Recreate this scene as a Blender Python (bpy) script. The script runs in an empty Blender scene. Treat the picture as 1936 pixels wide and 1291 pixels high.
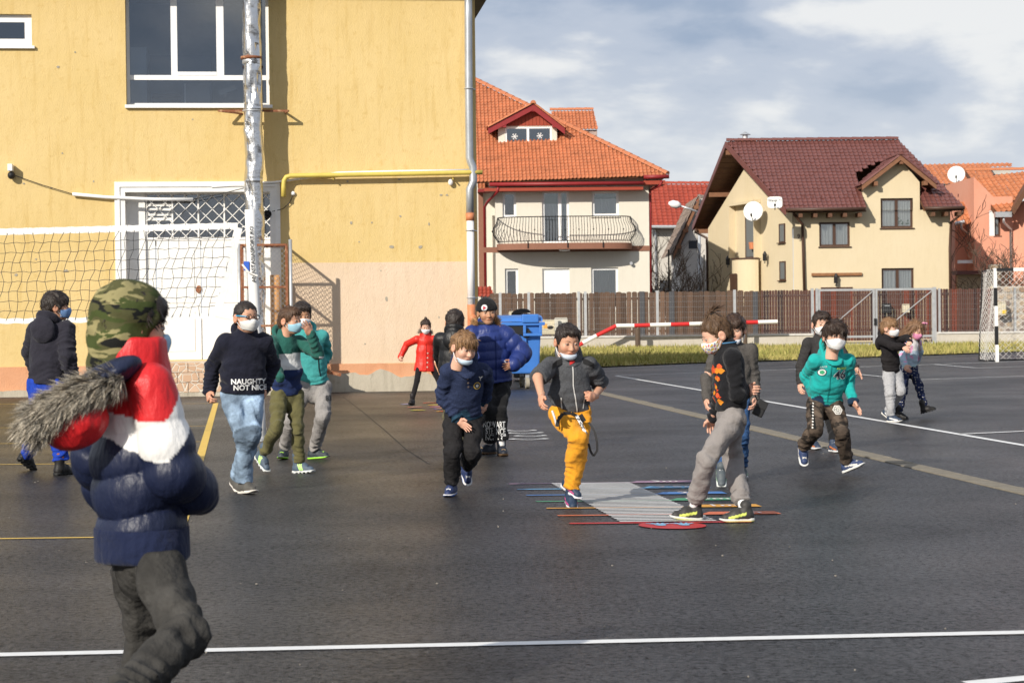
import bpy, bmesh, math, random
import numpy as np
from mathutils import Vector, Matrix
from mathutils.bvhtree import BVHTree
SC = bpy.context.scene
COL = SC.collection
rnd = random.Random(7)
# ------------------------------------------------------------------ camera
W, H = 1936.0, 1291.0
LENS, CAMH = 70.0, 1.35
FPX = LENS / 36.0 * W
PITCH = math.atan(52.5 / FPX)
ROLL = 0.011
_F = Vector((0, math.cos(PITCH), -math.sin(PITCH)))
_R0 = Vector((1, 0, 0)); _U0 = Vector((0, math.sin(PITCH), math.cos(PITCH)))
_U = _U0 * math.cos(ROLL) + _R0 * math.sin(ROLL)
_R = _R0 * math.cos(ROLL) - _U0 * math.sin(ROLL)
CAM = Vector((0, 0, CAMH))
cam_d = bpy.data.cameras.new('camera'); cam = bpy.data.objects.new('camera', cam_d); COL.objects.link(cam)
cam_d.lens = LENS; cam_d.sensor_width = 36.0; cam_d.clip_end = 3000; cam_d.clip_start = 0.2
M = Matrix.Identity(4)
for i in range(3):
    M[i][0] = _R[i]; M[i][1] = _U[i]; M[i][2] = -_F[i]; M[i][3] = CAM[i]
cam.matrix_world = M
SC.camera = cam
cam_d.dof.use_dof = True; cam_d.dof.focus_distance = 17.0; cam_d.dof.aperture_fstop = 9.0
def ray(px, py): return _F + _R * ((px - W / 2) / FPX) - _U * ((py - H / 2) / FPX)
def at(px, py, Y):
    r = ray(px, py); return CAM + r * (Y / r.y)
def onz(px, py, z=0.0):
    r = ray(px, py); return CAM + r * ((z - CAM.z) / r.z)
# ------------------------------------------------------------------ world, sun, exposure
SUN_EL, SUN_AZ = math.radians(27), math.radians(33)     # behind the camera, to its left
wd = bpy.data.worlds.new('World'); SC.world = wd; wd.use_nodes = True
SUN_STRENGTH, SKY_STRENGTH, EXPOSURE = 4.3, 0.066, 0.3
def world():
    nt = wd.node_tree; N = nt.nodes; L = nt.links; N.clear()
    out = N.new('ShaderNodeOutputWorld'); bg = N.new('ShaderNodeBackground')
    sky = N.new('ShaderNodeTexSky'); sky.sky_type = 'NISHITA'; sky.sun_disc = False
    sky.sun_elevation = SUN_EL; sky.sun_rotation = math.radians(180) + SUN_AZ
    tc = N.new('ShaderNodeTexCoord'); mp = N.new('ShaderNodeMapping'); mp.inputs['Scale'].default_value = (1, 1, 2.6)
    mp.inputs['Location'].default_value = (0.35, 0.2, 0.1)
    L.new(tc.outputs['Generated'], mp.inputs[0])
    def noise(scale, det, rough, dist):
        n = N.new('ShaderNodeTexNoise'); n.inputs['Scale'].default_value = scale; n.inputs['Detail'].default_value = det
        n.inputs['Roughness'].default_value = rough; n.inputs['Distortion'].default_value = dist
        L.new(mp.outputs[0], n.inputs['Vector']); return n
    n1 = noise(5.5, 8, 0.52, 0.25); n2 = noise(15, 6, 0.5, 0.15)
    mix = N.new('ShaderNodeMix'); mix.data_type = 'FLOAT'; mix.inputs[0].default_value = 0.32
    L.new(n1.outputs[0], mix.inputs[2]); L.new(n2.outputs[0], mix.inputs[3])
    cr = N.new('ShaderNodeValToRGB'); e = cr.color_ramp; e.interpolation = 'EASE'
    e.elements[0].position = 0.40; e.elements[0].color = (4.4, 5.4, 7.2, 1)
    e.elements[1].position = 0.60; e.elements[1].color = (11.2, 11.2, 11.2, 1)
    q = e.elements.new(0.5); q.color = (6.6, 7.3, 8.7, 1)
    L.new(mix.outputs[0], cr.inputs[0])
    # towards the horizon the cloud deck thins into bright haze
    sp = N.new('ShaderNodeSeparateXYZ'); L.new(tc.outputs['Generated'], sp.inputs[0])
    mr = N.new('ShaderNodeMapRange'); mr.inputs[1].default_value = 0.0; mr.inputs[2].default_value = 0.13
    mr.inputs[3].default_value = 0.8; mr.inputs[4].default_value = 0.0
    L.new(sp.outputs[2], mr.inputs[0])
    hz = N.new('ShaderNodeMix'); hz.data_type = 'RGBA'; L.new(mr.outputs[0], hz.inputs[0])
    L.new(cr.outputs[0], hz.inputs[6]); hz.inputs[7].default_value = (10.2, 10.5, 11.0, 1)
    m2 = N.new('ShaderNodeMix'); m2.data_type = 'RGBA'; m2.inputs[0].default_value = 0.88
    L.new(sky.outputs[0], m2.inputs[6]); L.new(hz.outputs[2], m2.inputs[7])
    L.new(m2.outputs[2], bg.inputs[0]); bg.inputs[1].default_value = SKY_STRENGTH
    L.new(bg.outputs[0], out.inputs[0])
world()
sd = bpy.data.lights.new('sun', 'SUN'); sun = bpy.data.objects.new('sun', sd); COL.objects.link(sun)
sd.energy = SUN_STRENGTH; sd.angle = math.radians(0.6); sd.color = (1.0, 0.93, 0.82)
SUND = Vector((math.sin(SUN_AZ) * math.cos(SUN_EL), math.cos(SUN_AZ) * math.cos(SUN_EL), -math.sin(SUN_EL)))
sun.rotation_euler = SUND.to_track_quat('-Z', 'Y').to_euler()
sun.location = (-20, -30, 40)
vs = SC.view_settings; vs.view_transform = 'Standard'; vs.look = 'None'; vs.exposure = EXPOSURE; vs.gamma = 1.0
vs.use_curve_mapping = False
SC.cycles.max_bounces = 6
# ------------------------------------------------------------------ helpers
def lin(c):
    c = c / 255.0
    return c / 12.92 if c <= 0.04045 else ((c + 0.055) / 1.055) ** 2.4
def C(hx):
    hx = hx.lstrip('#'); return tuple(lin(int(hx[i:i + 2], 16)) for i in (0, 2, 4))
MATS = {}
def mat(name, col=(0.5, 0.5, 0.5), rough=0.8, metal=0.0, spec=0.4, var=0.0, vscale=8.0, bump=0.0, bscale=60.0, attr=False,
        stretch=(1, 1, 1), col2=None, ramp=(0.4, 0.6), det=5.0, sheen=0.0, sss=0.0, emit=None, coat=0.0, bump2=0.0, b2scale=10.0, dist=0.01):
    if name in MATS: return MATS[name]
    m = bpy.data.materials.new(name); m.use_nodes = True; MATS[name] = m
    nt = m.node_tree; N = nt.nodes; L = nt.links
    b = N['Principled BSDF']
    b.inputs['Roughness'].default_value = rough; b.inputs['Metallic'].default_value = metal
    b.inputs['Specular IOR Level'].default_value = spec
    if sheen: b.inputs['Sheen Weight'].default_value = sheen
    if coat: b.inputs['Coat Weight'].default_value = coat
    if sss:
        b.inputs['Subsurface Weight'].default_value = sss; b.inputs['Subsurface Radius'].default_value = (0.012, 0.005, 0.003)
        b.inputs['Subsurface Scale'].default_value = 1.0
    tc = N.new('ShaderNodeTexCoord'); mp = N.new('ShaderNodeMapping'); mp.inputs['Scale'].default_value = stretch
    L.new(tc.outputs['Object'], mp.inputs[0])
    if attr:
        a = N.new('ShaderNodeAttribute'); a.attribute_name = 'Col'; base = a.outputs['Color']
    else:
        r = N.new('ShaderNodeRGB'); r.outputs[0].default_value = (*col, 1); base = r.outputs[0]
    if var or col2:
        n = N.new('ShaderNodeTexNoise'); n.inputs['Scale'].default_value = vscale; n.inputs['Detail'].default_value = det
        n.inputs['Roughness'].default_value = 0.6
        L.new(mp.outputs[0], n.inputs['Vector'])
        if col2:
            mr = N.new('ShaderNodeMapRange'); mr.inputs[1].default_value = ramp[0]; mr.inputs[2].default_value = ramp[1]
            L.new(n.outputs[0], mr.inputs[0])
            mx = N.new('ShaderNodeMix'); mx.data_type = 'RGBA'; L.new(mr.outputs[0], mx.inputs[0]); L.new(base, mx.inputs[6])
            mx.inputs[7].default_value = (*col2, 1); base = mx.outputs[2]
        if var:
            mr = N.new('ShaderNodeMapRange'); mr.inputs[1].default_value = 0.25; mr.inputs[2].default_value = 0.75
            mr.inputs[3].default_value = 1 - var; mr.inputs[4].default_value = 1 + var
            L.new(n.outputs[0], mr.inputs[0])
            mx = N.new('ShaderNodeMix'); mx.data_type = 'RGBA'; mx.blend_type = 'MULTIPLY'; mx.inputs[0].default_value = 1
            L.new(base, mx.inputs[6]); L.new(mr.outputs[0], mx.inputs[7]); base = mx.outputs[2]
    L.new(base, b.inputs['Base Color'])
    prev = None
    for st, sc_, ds in ((bump, bscale, dist), (bump2, b2scale, dist * 3)):
        if st:
            n2 = N.new('ShaderNodeTexNoise'); n2.inputs['Scale'].default_value = sc_; n2.inputs['Detail'].default_value = 4
            L.new(mp.outputs[0], n2.inputs['Vector'])
            bp = N.new('ShaderNodeBump'); bp.inputs['Strength'].default_value = st; bp.inputs['Distance'].default_value = ds
            L.new(n2.outputs[0], bp.inputs['Height'])
            if prev: L.new(prev, bp.inputs['Normal'])
            prev = bp.outputs[0]
    if prev: L.new(prev, b.inputs['Normal'])
    if emit:
        b.inputs['Emission Color'].default_value = (*emit[0], 1); b.inputs['Emission Strength'].default_value = emit[1]
    return m
def tag(o, label=None, cat=None, group=None, kind=None):
    if label: o['label'] = label
    if cat: o['category'] = cat
    if group: o['group'] = group
    if kind: o['kind'] = kind
    return o
def empty(name, loc=(0, 0, 0), rz=0.0, parent=None):
    o = bpy.data.objects.new(name, None); COL.objects.link(o); o.location = loc; o.rotation_euler = (0, 0, rz)
    o.empty_display_size = 0.1
    if parent: o.parent = parent
    return o
class MB:
    """collects geometry in one coordinate frame, built as one mesh object"""
    def __init__(s): s.v = []; s.f = []
    def add(s, vs_, fs):
        b = len(s.v); s.v += [tuple(v) for v in vs_]; s.f += [tuple(i + b for i in f) for f in fs]; return s
    def box(s, x0, x1, y0, y1, z0, z1):
        v = [(x, y, z) for x in (x0, x1) for y in (y0, y1) for z in (z0, z1)]
        return s.add(v, [(0, 1, 3, 2), (4, 6, 7, 5), (0, 4, 5, 1), (2, 3, 7, 6), (0, 2, 6, 4), (1, 5, 7, 3)])
    def bar(s, a, b, w, h=None, up=(0, 0, 1)):
        a = Vector(a); b = Vector(b); h = h or w; d = (b - a).normalized(); u = Vector(up)
        if abs(d.dot(u)) > 0.98: u = Vector((0, 1, 0))
        sx = d.cross(u).normalized() * (w / 2); sz = sx.cross(d).normalized() * (h / 2)
        v = [p + i * sx + j * sz for p in (a, b) for i, j in ((-1, -1), (1, -1), (1, 1), (-1, 1))]
        return s.add(v, [(0, 1, 2, 3), (7, 6, 5, 4), (0, 4, 5, 1), (1, 5, 6, 2), (2, 6, 7, 3), (3, 7, 4, 0)])
    def tube(s, path, r, n=8, caps=True):
        path = [Vector(p) for p in path]; k = len(path); rr = r if isinstance(r, (list, tuple)) else [r] * k
        rings = []; ref = None
        for i, p in enumerate(path):
            d = (path[min(i + 1, k - 1)] - path[max(i - 1, 0)]).normalized()
            if ref is None:
                ref = d.orthogonal().normalized()
            ref = (ref - d * ref.dot(d)).normalized(); q = d.cross(ref)
            rings.append([p + (ref * math.cos(2 * math.pi * j / n) + q * math.sin(2 * math.pi * j / n)) * rr[i] for j in range(n)])
        v = [p for g in rings for p in g]; f = []
        for i in range(k - 1):
            for j in range(n):
                f.append((i * n + j, i * n + (j + 1) % n, (i + 1) * n + (j + 1) % n, (i + 1) * n + j))
        if caps: f += [tuple(range(n))[::-1], tuple(range((k - 1) * n, k * n))]
        return s.add(v, f)
    def prism(s, poly, vec):
        n = len(poly); vec = Vector(vec); p = [Vector(a) for a in poly]
        v = p + [a + vec for a in p]
        f = [tuple(range(n))[::-1], tuple(range(n, 2 * n))] + [(i, (i + 1) % n, n + (i + 1) % n, n + i) for i in range(n)]
        return s.add(v, f)
    def poly(s, pts): return s.add(pts, [tuple(range(len(pts)))])
    def sphere(s, c, r, nu=12, nv=8):
        r = r if isinstance(r, (list, tuple)) else (r, r, r); v = []; f = []
        for i in range(nv + 1):
            a = math.pi * i / nv
            for j in range(nu):
                b = 2 * math.pi * j / nu
                v.append((c[0] + r[0] * math.sin(a) * math.cos(b), c[1] + r[1] * math.sin(a) * math.sin(b), c[2] + r[2] * math.cos(a)))
        for i in range(nv):
            for j in range(nu):
                f.append((i * nu + j, (i + 1) * nu + j, (i + 1) * nu + (j + 1) % nu, i * nu + (j + 1) % nu))
        return s.add(v, f)
    def build(s, name, m=None, parent=None, smooth=False, bevel=0.0, loc=None, kind=None, label=None):
        me = bpy.data.meshes.new(name); me.from_pydata(s.v, [], s.f); me.update()
        if m: me.materials.append(m)
        bm = bmesh.new(); bm.from_mesh(me); bmesh.ops.recalc_face_normals(bm, faces=bm.faces)
        if bevel: bmesh.ops.bevel(bm, geom=list(bm.edges), offset=bevel, segments=2, affect='EDGES', profile=0.6)
        bm.to_mesh(me); bm.free()
        if smooth: me.polygons.foreach_set('use_smooth', [True] * len(me.polygons))
        o = bpy.data.objects.new(name, me); COL.objects.link(o)
        if parent: o.parent = parent
        if loc: o.location = loc
        if kind: o['kind'] = kind
        if label: o['label'] = label
        return o
def inst(o, loc, rot=None, parent=None, scale=None):
    c = o.copy(); COL.objects.link(c); c.location = loc
    if rot is not None: c.rotation_euler = rot
    if scale is not None: c.scale = scale
    if parent is not None: c.parent = parent
    return c
def npmesh(name, v, f, m, parent=None, col=None, smooth=True, origin=(0, 0, 0)):
    """fast mesh from numpy vertices and equal-sided faces"""
    v = np.asarray(v, np.float32) - np.asarray(origin, np.float32); f = np.asarray(f, np.int32); k = f.shape[1]
    me = bpy.data.meshes.new(name)
    me.vertices.add(len(v)); me.vertices.foreach_set('co', v.ravel())
    me.loops.add(f.size); me.loops.foreach_set('vertex_index', f.ravel())
    me.polygons.add(len(f)); me.polygons.foreach_set('loop_start', np.arange(0, f.size, k, dtype=np.int32))
    me.polygons.foreach_set('loop_total', np.full(len(f), k, np.int32))
    me.polygons.foreach_set('use_smooth', np.full(len(f), smooth))
    me.update(calc_edges=True); me.validate()
    if col is not None:
        a = me.color_attributes.new('Col', 'FLOAT_COLOR', 'POINT')
        c4 = np.ones((len(v), 4), np.float32); c4[:, :3] = col; a.data.foreach_set('color', c4.ravel())
    if m: me.materials.append(m)
    o = bpy.data.objects.new(name, me); COL.objects.link(o)
    if parent: o.parent = parent
    return o
_tc = {}
def text2d(body, size=1.0, bold=0.0, shear=0.0, sx=1.0):
    """flat text as 2D vertices and faces, centred"""
    key = (body, bold, shear)
    if key not in _tc:
        cu = bpy.data.curves.new('t', 'FONT'); cu.body = body; cu.offset = bold; cu.shear = shear; cu.resolution_u = 3
        ob = bpy.data.objects.new('t', cu); COL.objects.link(ob)
        dg = bpy.context.evaluated_depsgraph_get(); ev = ob.evaluated_get(dg); me = ev.to_mesh()
        vv = np.array([v.co[:] for v in me.vertices]); ff = [tuple(p.vertices) for p in me.polygons]
        ev.to_mesh_clear(); bpy.data.objects.remove(ob); bpy.data.curves.remove(cu)
        vv = vv[:, :2] - (vv[:, :2].min(0) + vv[:, :2].max(0)) / 2
        _tc[key] = (vv, ff)
    vv, ff = _tc[key]; return vv * np.array([size * sx, size]), ff
def text3d(name, body, size, origin, ax, ay, m, parent=None, bold=0.0, sx=1.0, shear=0.0):
    vv, ff = text2d(body, size, bold, shear, sx); o = Vector(origin); ax = Vector(ax).normalized(); ay = Vector(ay).normalized()
    b = MB(); b.add([o + ax * float(a) + ay * float(c) for a, c in vv], ff)
    return b.build(name, m, parent)
# ================================================================== materials of the place
def asphalt():
    m = bpy.data.materials.new('asphalt'); m.use_nodes = True; N = m.node_tree.nodes; L = m.node_tree.links; b = N['Principled BSDF']
    tc = N.new('ShaderNodeTexCoord')
    def noise(sc, det=6, ro=0.6):
        n = N.new('ShaderNodeTexNoise'); n.inputs['Scale'].default_value = sc; n.inputs['Detail'].default_value = det
        n.inputs['Roughness'].default_value = ro; L.new(tc.outputs['Object'], n.inputs['Vector']); return n.outputs[0]
    def rng(v, a, b_, c, d):
        r = N.new('ShaderNodeMapRange'); r.inputs[1].default_value = a; r.inputs[2].default_value = b_
        r.inputs[3].default_value = c; r.inputs[4].default_value = d; L.new(v, r.inputs[0]); return r.outputs[0]
    def mul(a, b_):
        x = N.new('ShaderNodeMix'); x.data_type = 'RGBA'; x.blend_type = 'MULTIPLY'; x.inputs[0].default_value = 1
        L.new(a, x.inputs[6]); L.new(b_, x.inputs[7]); return x.outputs[2]
    vo = N.new('ShaderNodeTexVoronoi'); vo.inputs['Scale'].default_value = 130; L.new(tc.outputs['Object'], vo.inputs['Vector'])
    rgb = N.new('ShaderNodeRGB'); rgb.outputs[0].default_value = (0.020, 0.0187, 0.0187, 1)
    c = mul(rgb.outputs[0], rng(vo.outputs['Color'], 0, 1, 0.45, 1.7))
    c = mul(c, rng(noise(0.55, 5, 0.6), 0.3, 0.7, 0.78, 1.25))
    c = mul(c, rng(noise(6, 4), 0.3, 0.7, 0.8, 1.2))
    c = mul(c, rng(noise(26, 9, .97), 0.44, 0.58, 0.15, 2.3))
    # pale grit specks
    sp = N.new('ShaderNodeTexVoronoi'); sp.inputs['Scale'].default_value = 5.5; L.new(tc.outputs['Object'], sp.inputs['Vector'])
    mx = N.new('ShaderNodeMix'); mx.data_type = 'RGBA'; L.new(rng(sp.outputs['Distance'], 0.035, 0.05, 0.7, 0), mx.inputs[0])
    L.new(c, mx.inputs[6]); mx.inputs[7].default_value = (0.22, 0.2, 0.18, 1)
    L.new(mx.outputs[2], b.inputs['Base Color'])
    L.new(rng(noise(0.35, 4, 0.55), 0.35, 0.65, 0.34, 0.46), b.inputs['Roughness'])
    gr = N.new('ShaderNodeMath'); gr.operation = 'MULTIPLY'; L.new(rng(noise(26, 9, .97), .42, .6, .0, .9), gr.inputs[0]); L.new(rng(noise(1.1, 6, .65), .3, .7, .35, .95), gr.inputs[1]); L.new(gr.outputs[0], b.inputs['Specular IOR Level'])
    bp = N.new('ShaderNodeBump'); bp.inputs['Strength'].default_value = 0.55; bp.inputs['Distance'].default_value = 0.006
    L.new(vo.outputs['Distance'], bp.inputs['Height'])
    bp2 = N.new('ShaderNodeBump'); bp2.inputs['Strength'].default_value = 0.3; bp2.inputs['Distance'].default_value = 0.02
    L.new(noise(16, 6, 0.75), bp2.inputs['Height']); L.new(bp.outputs[0], bp2.inputs['Normal']); L.new(bp2.outputs[0], b.inputs['Normal'])
    return m
def stucco(name, col, col2, dark, streak=0.5):
    m = bpy.data.materials.new(name); m.use_nodes = True; N = m.node_tree.nodes; L = m.node_tree.links; b = N['Principled BSDF']
    b.inputs['Roughness'].default_value = 0.92; b.inputs['Specular IOR Level'].default_value = 0.2
    tc = N.new('ShaderNodeTexCoord')
    def noise(sc, det, st, off=0):
        mp = N.new('ShaderNodeMapping'); mp.inputs['Scale'].default_value = st; mp.inputs['Location'].default_value = (off, 0, off)
        L.new(tc.outputs['Object'], mp.inputs[0])
        n = N.new('ShaderNodeTexNoise'); n.inputs['Scale'].default_value = sc; n.inputs['Detail'].default_value = det
        n.inputs['Roughness'].default_value = 0.62; L.new(mp.outputs[0], n.inputs['Vector']); return n.outputs[0]
    def mixc(fac, a, bcol):
        x = N.new('ShaderNodeMix'); x.data_type = 'RGBA'; L.new(fac, x.inputs[0])
        if isinstance(a, tuple): x.inputs[6].default_value = (*a, 1)
        else: L.new(a, x.inputs[6])
        x.inputs[7].default_value = (*bcol, 1); return x.outputs[2]
    def rng(v, a, b_, c, d):
        r = N.new('ShaderNodeMapRange'); r.inputs[1].default_value = a; r.inputs[2].default_value = b_
        r.inputs[3].default_value = c; r.inputs[4].default_value = d; L.new(v, r.inputs[0]); return r.outputs[0]
    c = mixc(rng(noise(0.6, 8, (1, 1, 1)), 0.4, 0.62, 0, 0.9), col, col2)
    c = mixc(rng(noise(2.6, 8, (3.2, 3.2, 0.35), 3), 0.52, 0.75, 0, streak), c, dark)
    c = mixc(rng(noise(7, 6, (1, 1, 1), 9), 0.56, 0.72, 0, streak * 0.8), c, dark)
    c = mixc(rng(noise(26, 2, (1, 1, 1), 5), 0.73, 0.78, 0, 0.6), c, tuple(x * 0.4 for x in dark))
    L.new(c, b.inputs['Base Color'])
    bp = N.new('ShaderNodeBump'); bp.inputs['Strength'].default_value = 0.5; bp.inputs['Distance'].default_value = 0.02
    L.new(noise(38, 6, (1.6, 1.6, 0.7), 1), bp.inputs['Height'])
    bp2 = N.new('ShaderNodeBump'); bp2.inputs['Strength'].default_value = 0.25; bp2.inputs['Distance'].default_value = 0.05
    L.new(noise(3.5, 4, (1, 1, 0.6), 2), bp2.inputs['Height']); L.new(bp.outputs[0], bp2.inputs['Normal'])
    L.new(bp2.outputs[0], b.inputs['Normal']); return m
def glass(name, tint=(0.75, 0.8, 0.85), refl=0.12):
    m = bpy.data.materials.new(name); m.use_nodes = True; N = m.node_tree.nodes; L = m.node_tree.links; N.clear()
    o = N.new('ShaderNodeOutputMaterial'); t = N.new('ShaderNodeBsdfTransparent'); t.inputs[0].default_value = (*tint, 1)
    g = N.new('ShaderNodeBsdfGlossy'); g.inputs['Roughness'].default_value = 0.015; mx = N.new('ShaderNodeMixShader')
    lw = N.new('ShaderNodeFresnel'); lw.inputs[0].default_value = 1.5; ad = N.new('ShaderNodeMath'); ad.inputs[1].default_value = refl
    L.new(lw.outputs[0], ad.inputs[0]); L.new(ad.outputs[0], mx.inputs[0]); L.new(t.outputs[0], mx.inputs[1]); L.new(g.outputs[0], mx.inputs[2])
    L.new(mx.outputs[0], o.inputs[0]); return m
m_asphalt = asphalt()
m_yellow = stucco('yellow_stucco', (0.64, 0.475, 0.205), (0.68, 0.51, 0.24), (0.50, 0.33, 0.10), 0.55)
m_peach = stucco('peach_stucco', (0.66, 0.51, 0.36), (0.70, 0.55, 0.41), (0.55, 0.40, 0.27), 0.4)
m_plinth = stucco('orange_plinth', (0.60, 0.29, 0.155), (0.66, 0.36, 0.21), (0.42, 0.19, 0.10), 0.5)
m_rawc = stucco('raw_concrete', (0.50, 0.45, 0.36), (0.40, 0.35, 0.27), (0.22, 0.19, 0.14), 0.6)
m_cream = stucco('cream_render', (0.66, 0.62, 0.53), (0.68, 0.64, 0.55), (0.57, 0.52, 0.43), 0.3)
m_cream2 = stucco('yellow_cream_render', (0.63, 0.53, 0.355), (0.65, 0.55, 0.38), (0.54, 0.43, 0.27), 0.3)
m_greyr = stucco('grey_render', (0.50, 0.47, 0.42), (0.54, 0.51, 0.46), (0.40, 0.37, 0.32), 0.35)
m_coral = stucco('coral_render', (0.66, 0.30, 0.20), (0.68, 0.33, 0.23), (0.52, 0.22, 0.14), 0.3)
m_white = mat('white_plastic', (0.80, 0.80, 0.79), 0.4, var=0.04, vscale=3)
m_whitep = mat('worn_white_paint', (0.78, 0.77, 0.74), 0.6, var=0.08, vscale=5, col2=(0.5, 0.44, 0.36), ramp=(0.66, 0.82), bump=0.15, bscale=30)
m_glass = glass('window_glass'); m_glass2 = glass('house_glass', (0.88, 0.9, 0.9), 0.10)
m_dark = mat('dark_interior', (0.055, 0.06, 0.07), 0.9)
m_metal = mat('crumpled_duct', (0.62, 0.62, 0.62), 0.26, 0.95, var=0.12, vscale=5, bump=0.25, bscale=14, dist=0.03)
m_galv = mat('galvanised_steel', (0.50, 0.51, 0.52), 0.45, 0.6, var=0.15, vscale=9)
m_rust = mat('rusty_steel', (0.23, 0.085, 0.04), 0.85, col2=(0.50, 0.30, 0.17), ramp=(0.5, 0.7), vscale=14, bump=0.3, bscale=60)
m_gas = mat('yellow_gas_pipe', (0.60, 0.47, 0.10), 0.5, var=0.12, vscale=6)
m_pvc = mat('white_drain_pvc', (0.78, 0.75, 0.74), 0.45, var=0.05)
m_terra = mat('terracotta_pvc', (0.55, 0.20, 0.09), 0.55, var=0.1)
m_conc = mat('channel_concrete', (0.20, 0.175, 0.135), 0.9, var=0.25, vscale=9, bump=0.5, bscale=50)
m_wline = mat('white_court_paint', (0.72, 0.72, 0.71), 0.65, var=0.08, vscale=12, col2=(0.3, 0.3, 0.3), ramp=(0.66, 0.8), bump=0.2, bscale=150)
m_yline = mat('yellow_court_paint', (0.70, 0.47, 0.10), 0.65, var=0.1, vscale=12, col2=(0.25, 0.18, 0.06), ramp=(0.66, 0.8), bump=0.2, bscale=150)
def paint(n, hx): return mat('paint_' + n, tuple(0.85 * x for x in C(hx)), 0.6, var=0.1, vscale=20, bump=0.2, bscale=150)
m_clay = mat('orange_roof_tile', (0.47, 0.165, 0.075), 0.7, var=0.22, vscale=2.2, bump=0.2, bscale=30)
m_clay2 = mat('orange_roof_tile_far', (0.46, 0.17, 0.075), 0.75, var=0.25, vscale=1.5)
m_mroof = mat('dark_red_metal_tile', (0.150, 0.056, 0.047), 0.42, var=0.14, vscale=1.5)
m_rroof = mat('red_roof_tile', (0.33, 0.055, 0.03), 0.7, var=0.2, vscale=1.5)
m_redm = mat('red_painted_wood', (0.24, 0.018, 0.02), 0.5, var=0.12, vscale=6)
m_redw = mat('red_stained_boards', (0.30, 0.045, 0.02), 0.6, var=0.2, vscale=10, stretch=(4, 1, 0.4))
m_brown = mat('brown_window_frame', (0.07, 0.035, 0.022), 0.5, var=0.1)
m_soffit = mat('brown_soffit_boards', (0.12, 0.055, 0.028), 0.6, var=0.25, vscale=6)
m_wood = mat('brown_fence_wood', (0.098, 0.056, 0.034), 0.8, var=0.35, vscale=6, stretch=(3, 3, 0.4), bump=0.3, bscale=30)
m_wood2 = mat('red_brown_fence_wood', (0.075, 0.024, 0.014), 0.65, var=0.4, vscale=6, stretch=(3, 3, 0.3))
m_black = mat('black_iron', (0.012, 0.012, 0.013), 0.45)
m_band = mat('brown_band', (0.24, 0.11, 0.07), 0.8, var=0.08)
m_curt = mat('pale_curtain', (0.8, 0.8, 0.79), 0.9, var=0.1, vscale=30, stretch=(1, 1, 0.05))
m_bluebin = mat('blue_bin_plastic', (0.055, 0.19, 0.56), 0.42, var=0.08, vscale=3, bump=0.08, bscale=20)
m_blk = mat('black_rubber', (0.014, 0.014, 0.015), 0.6)
m_rope = mat('white_net_cord', (0.72, 0.70, 0.66), 0.9)
m_beige = mat('beige_box', (0.58, 0.52, 0.38), 0.5, var=0.08)
m_bark = mat('bare_twigs', (0.10, 0.07, 0.05), 0.9, var=0.2)

class Frame:
    """an upright local frame: x along the facade, y away from the camera, z up"""
    def __init__(s, origin, rz=0.0):
        s.o = Vector((origin[0], origin[1], 0)); s.rz = rz; s.R = Matrix.Rotation(rz, 3, 'Z'); s.Ri = s.R.inverted()
    def loc(s, v): return s.Ri @ (Vector(v) - s.o)
    def hit(s, px, py, y=0.0):
        a = s.loc(CAM); d = s.Ri @ ray(px, py); return a + d * ((y - a.y) / d.y)
    def x(s, px, py, y=0.0): return s.hit(px, py, y).x
    def z(s, px, py, y=0.0): return s.hit(px, py, y).z
    def rect(s, px0, py0, px1, py1, y=0.0):
        a = s.hit(px0, (py0 + py1) / 2, y); b = s.hit(px1, (py0 + py1) / 2, y); cx = (px0 + px1) / 2
        return a.x, b.x, s.hit(cx, py1, y).z, s.hit(cx, py0, y).z
def wall_holes(mb, x0, x1, z0, z1, y, holes, depth):
    xs = sorted({x0, x1, *[h[0] for h in holes], *[h[1] for h in holes]}); zs = sorted({z0, z1, *[h[2] for h in holes], *[h[3] for h in holes]})
    xs = [v for v in xs if x0 <= v <= x1]; zs = [v for v in zs if z0 <= v <= z1]
    for i in range(len(xs) - 1):
        for j in range(len(zs) - 1):
            cx = (xs[i] + xs[i + 1]) / 2; cz = (zs[j] + zs[j + 1]) / 2
            if any(h[0] < cx < h[1] and h[2] < cz < h[3] for h in holes): continue
            mb.poly([(xs[i], y, zs[j]), (xs[i + 1], y, zs[j]), (xs[i + 1], y, zs[j + 1]), (xs[i], y, zs[j + 1])])
    for a, b, c, d in holes:
        for p, q in (((a, c), (a, d)), ((a, d), (b, d)), ((b, d), (b, c)), ((b, c), (a, c))):
            mb.poly([(p[0], y, p[1]), (q[0], y, q[1]), (q[0], y + depth, q[1]), (p[0], y + depth, p[1])])
    return mb
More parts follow.
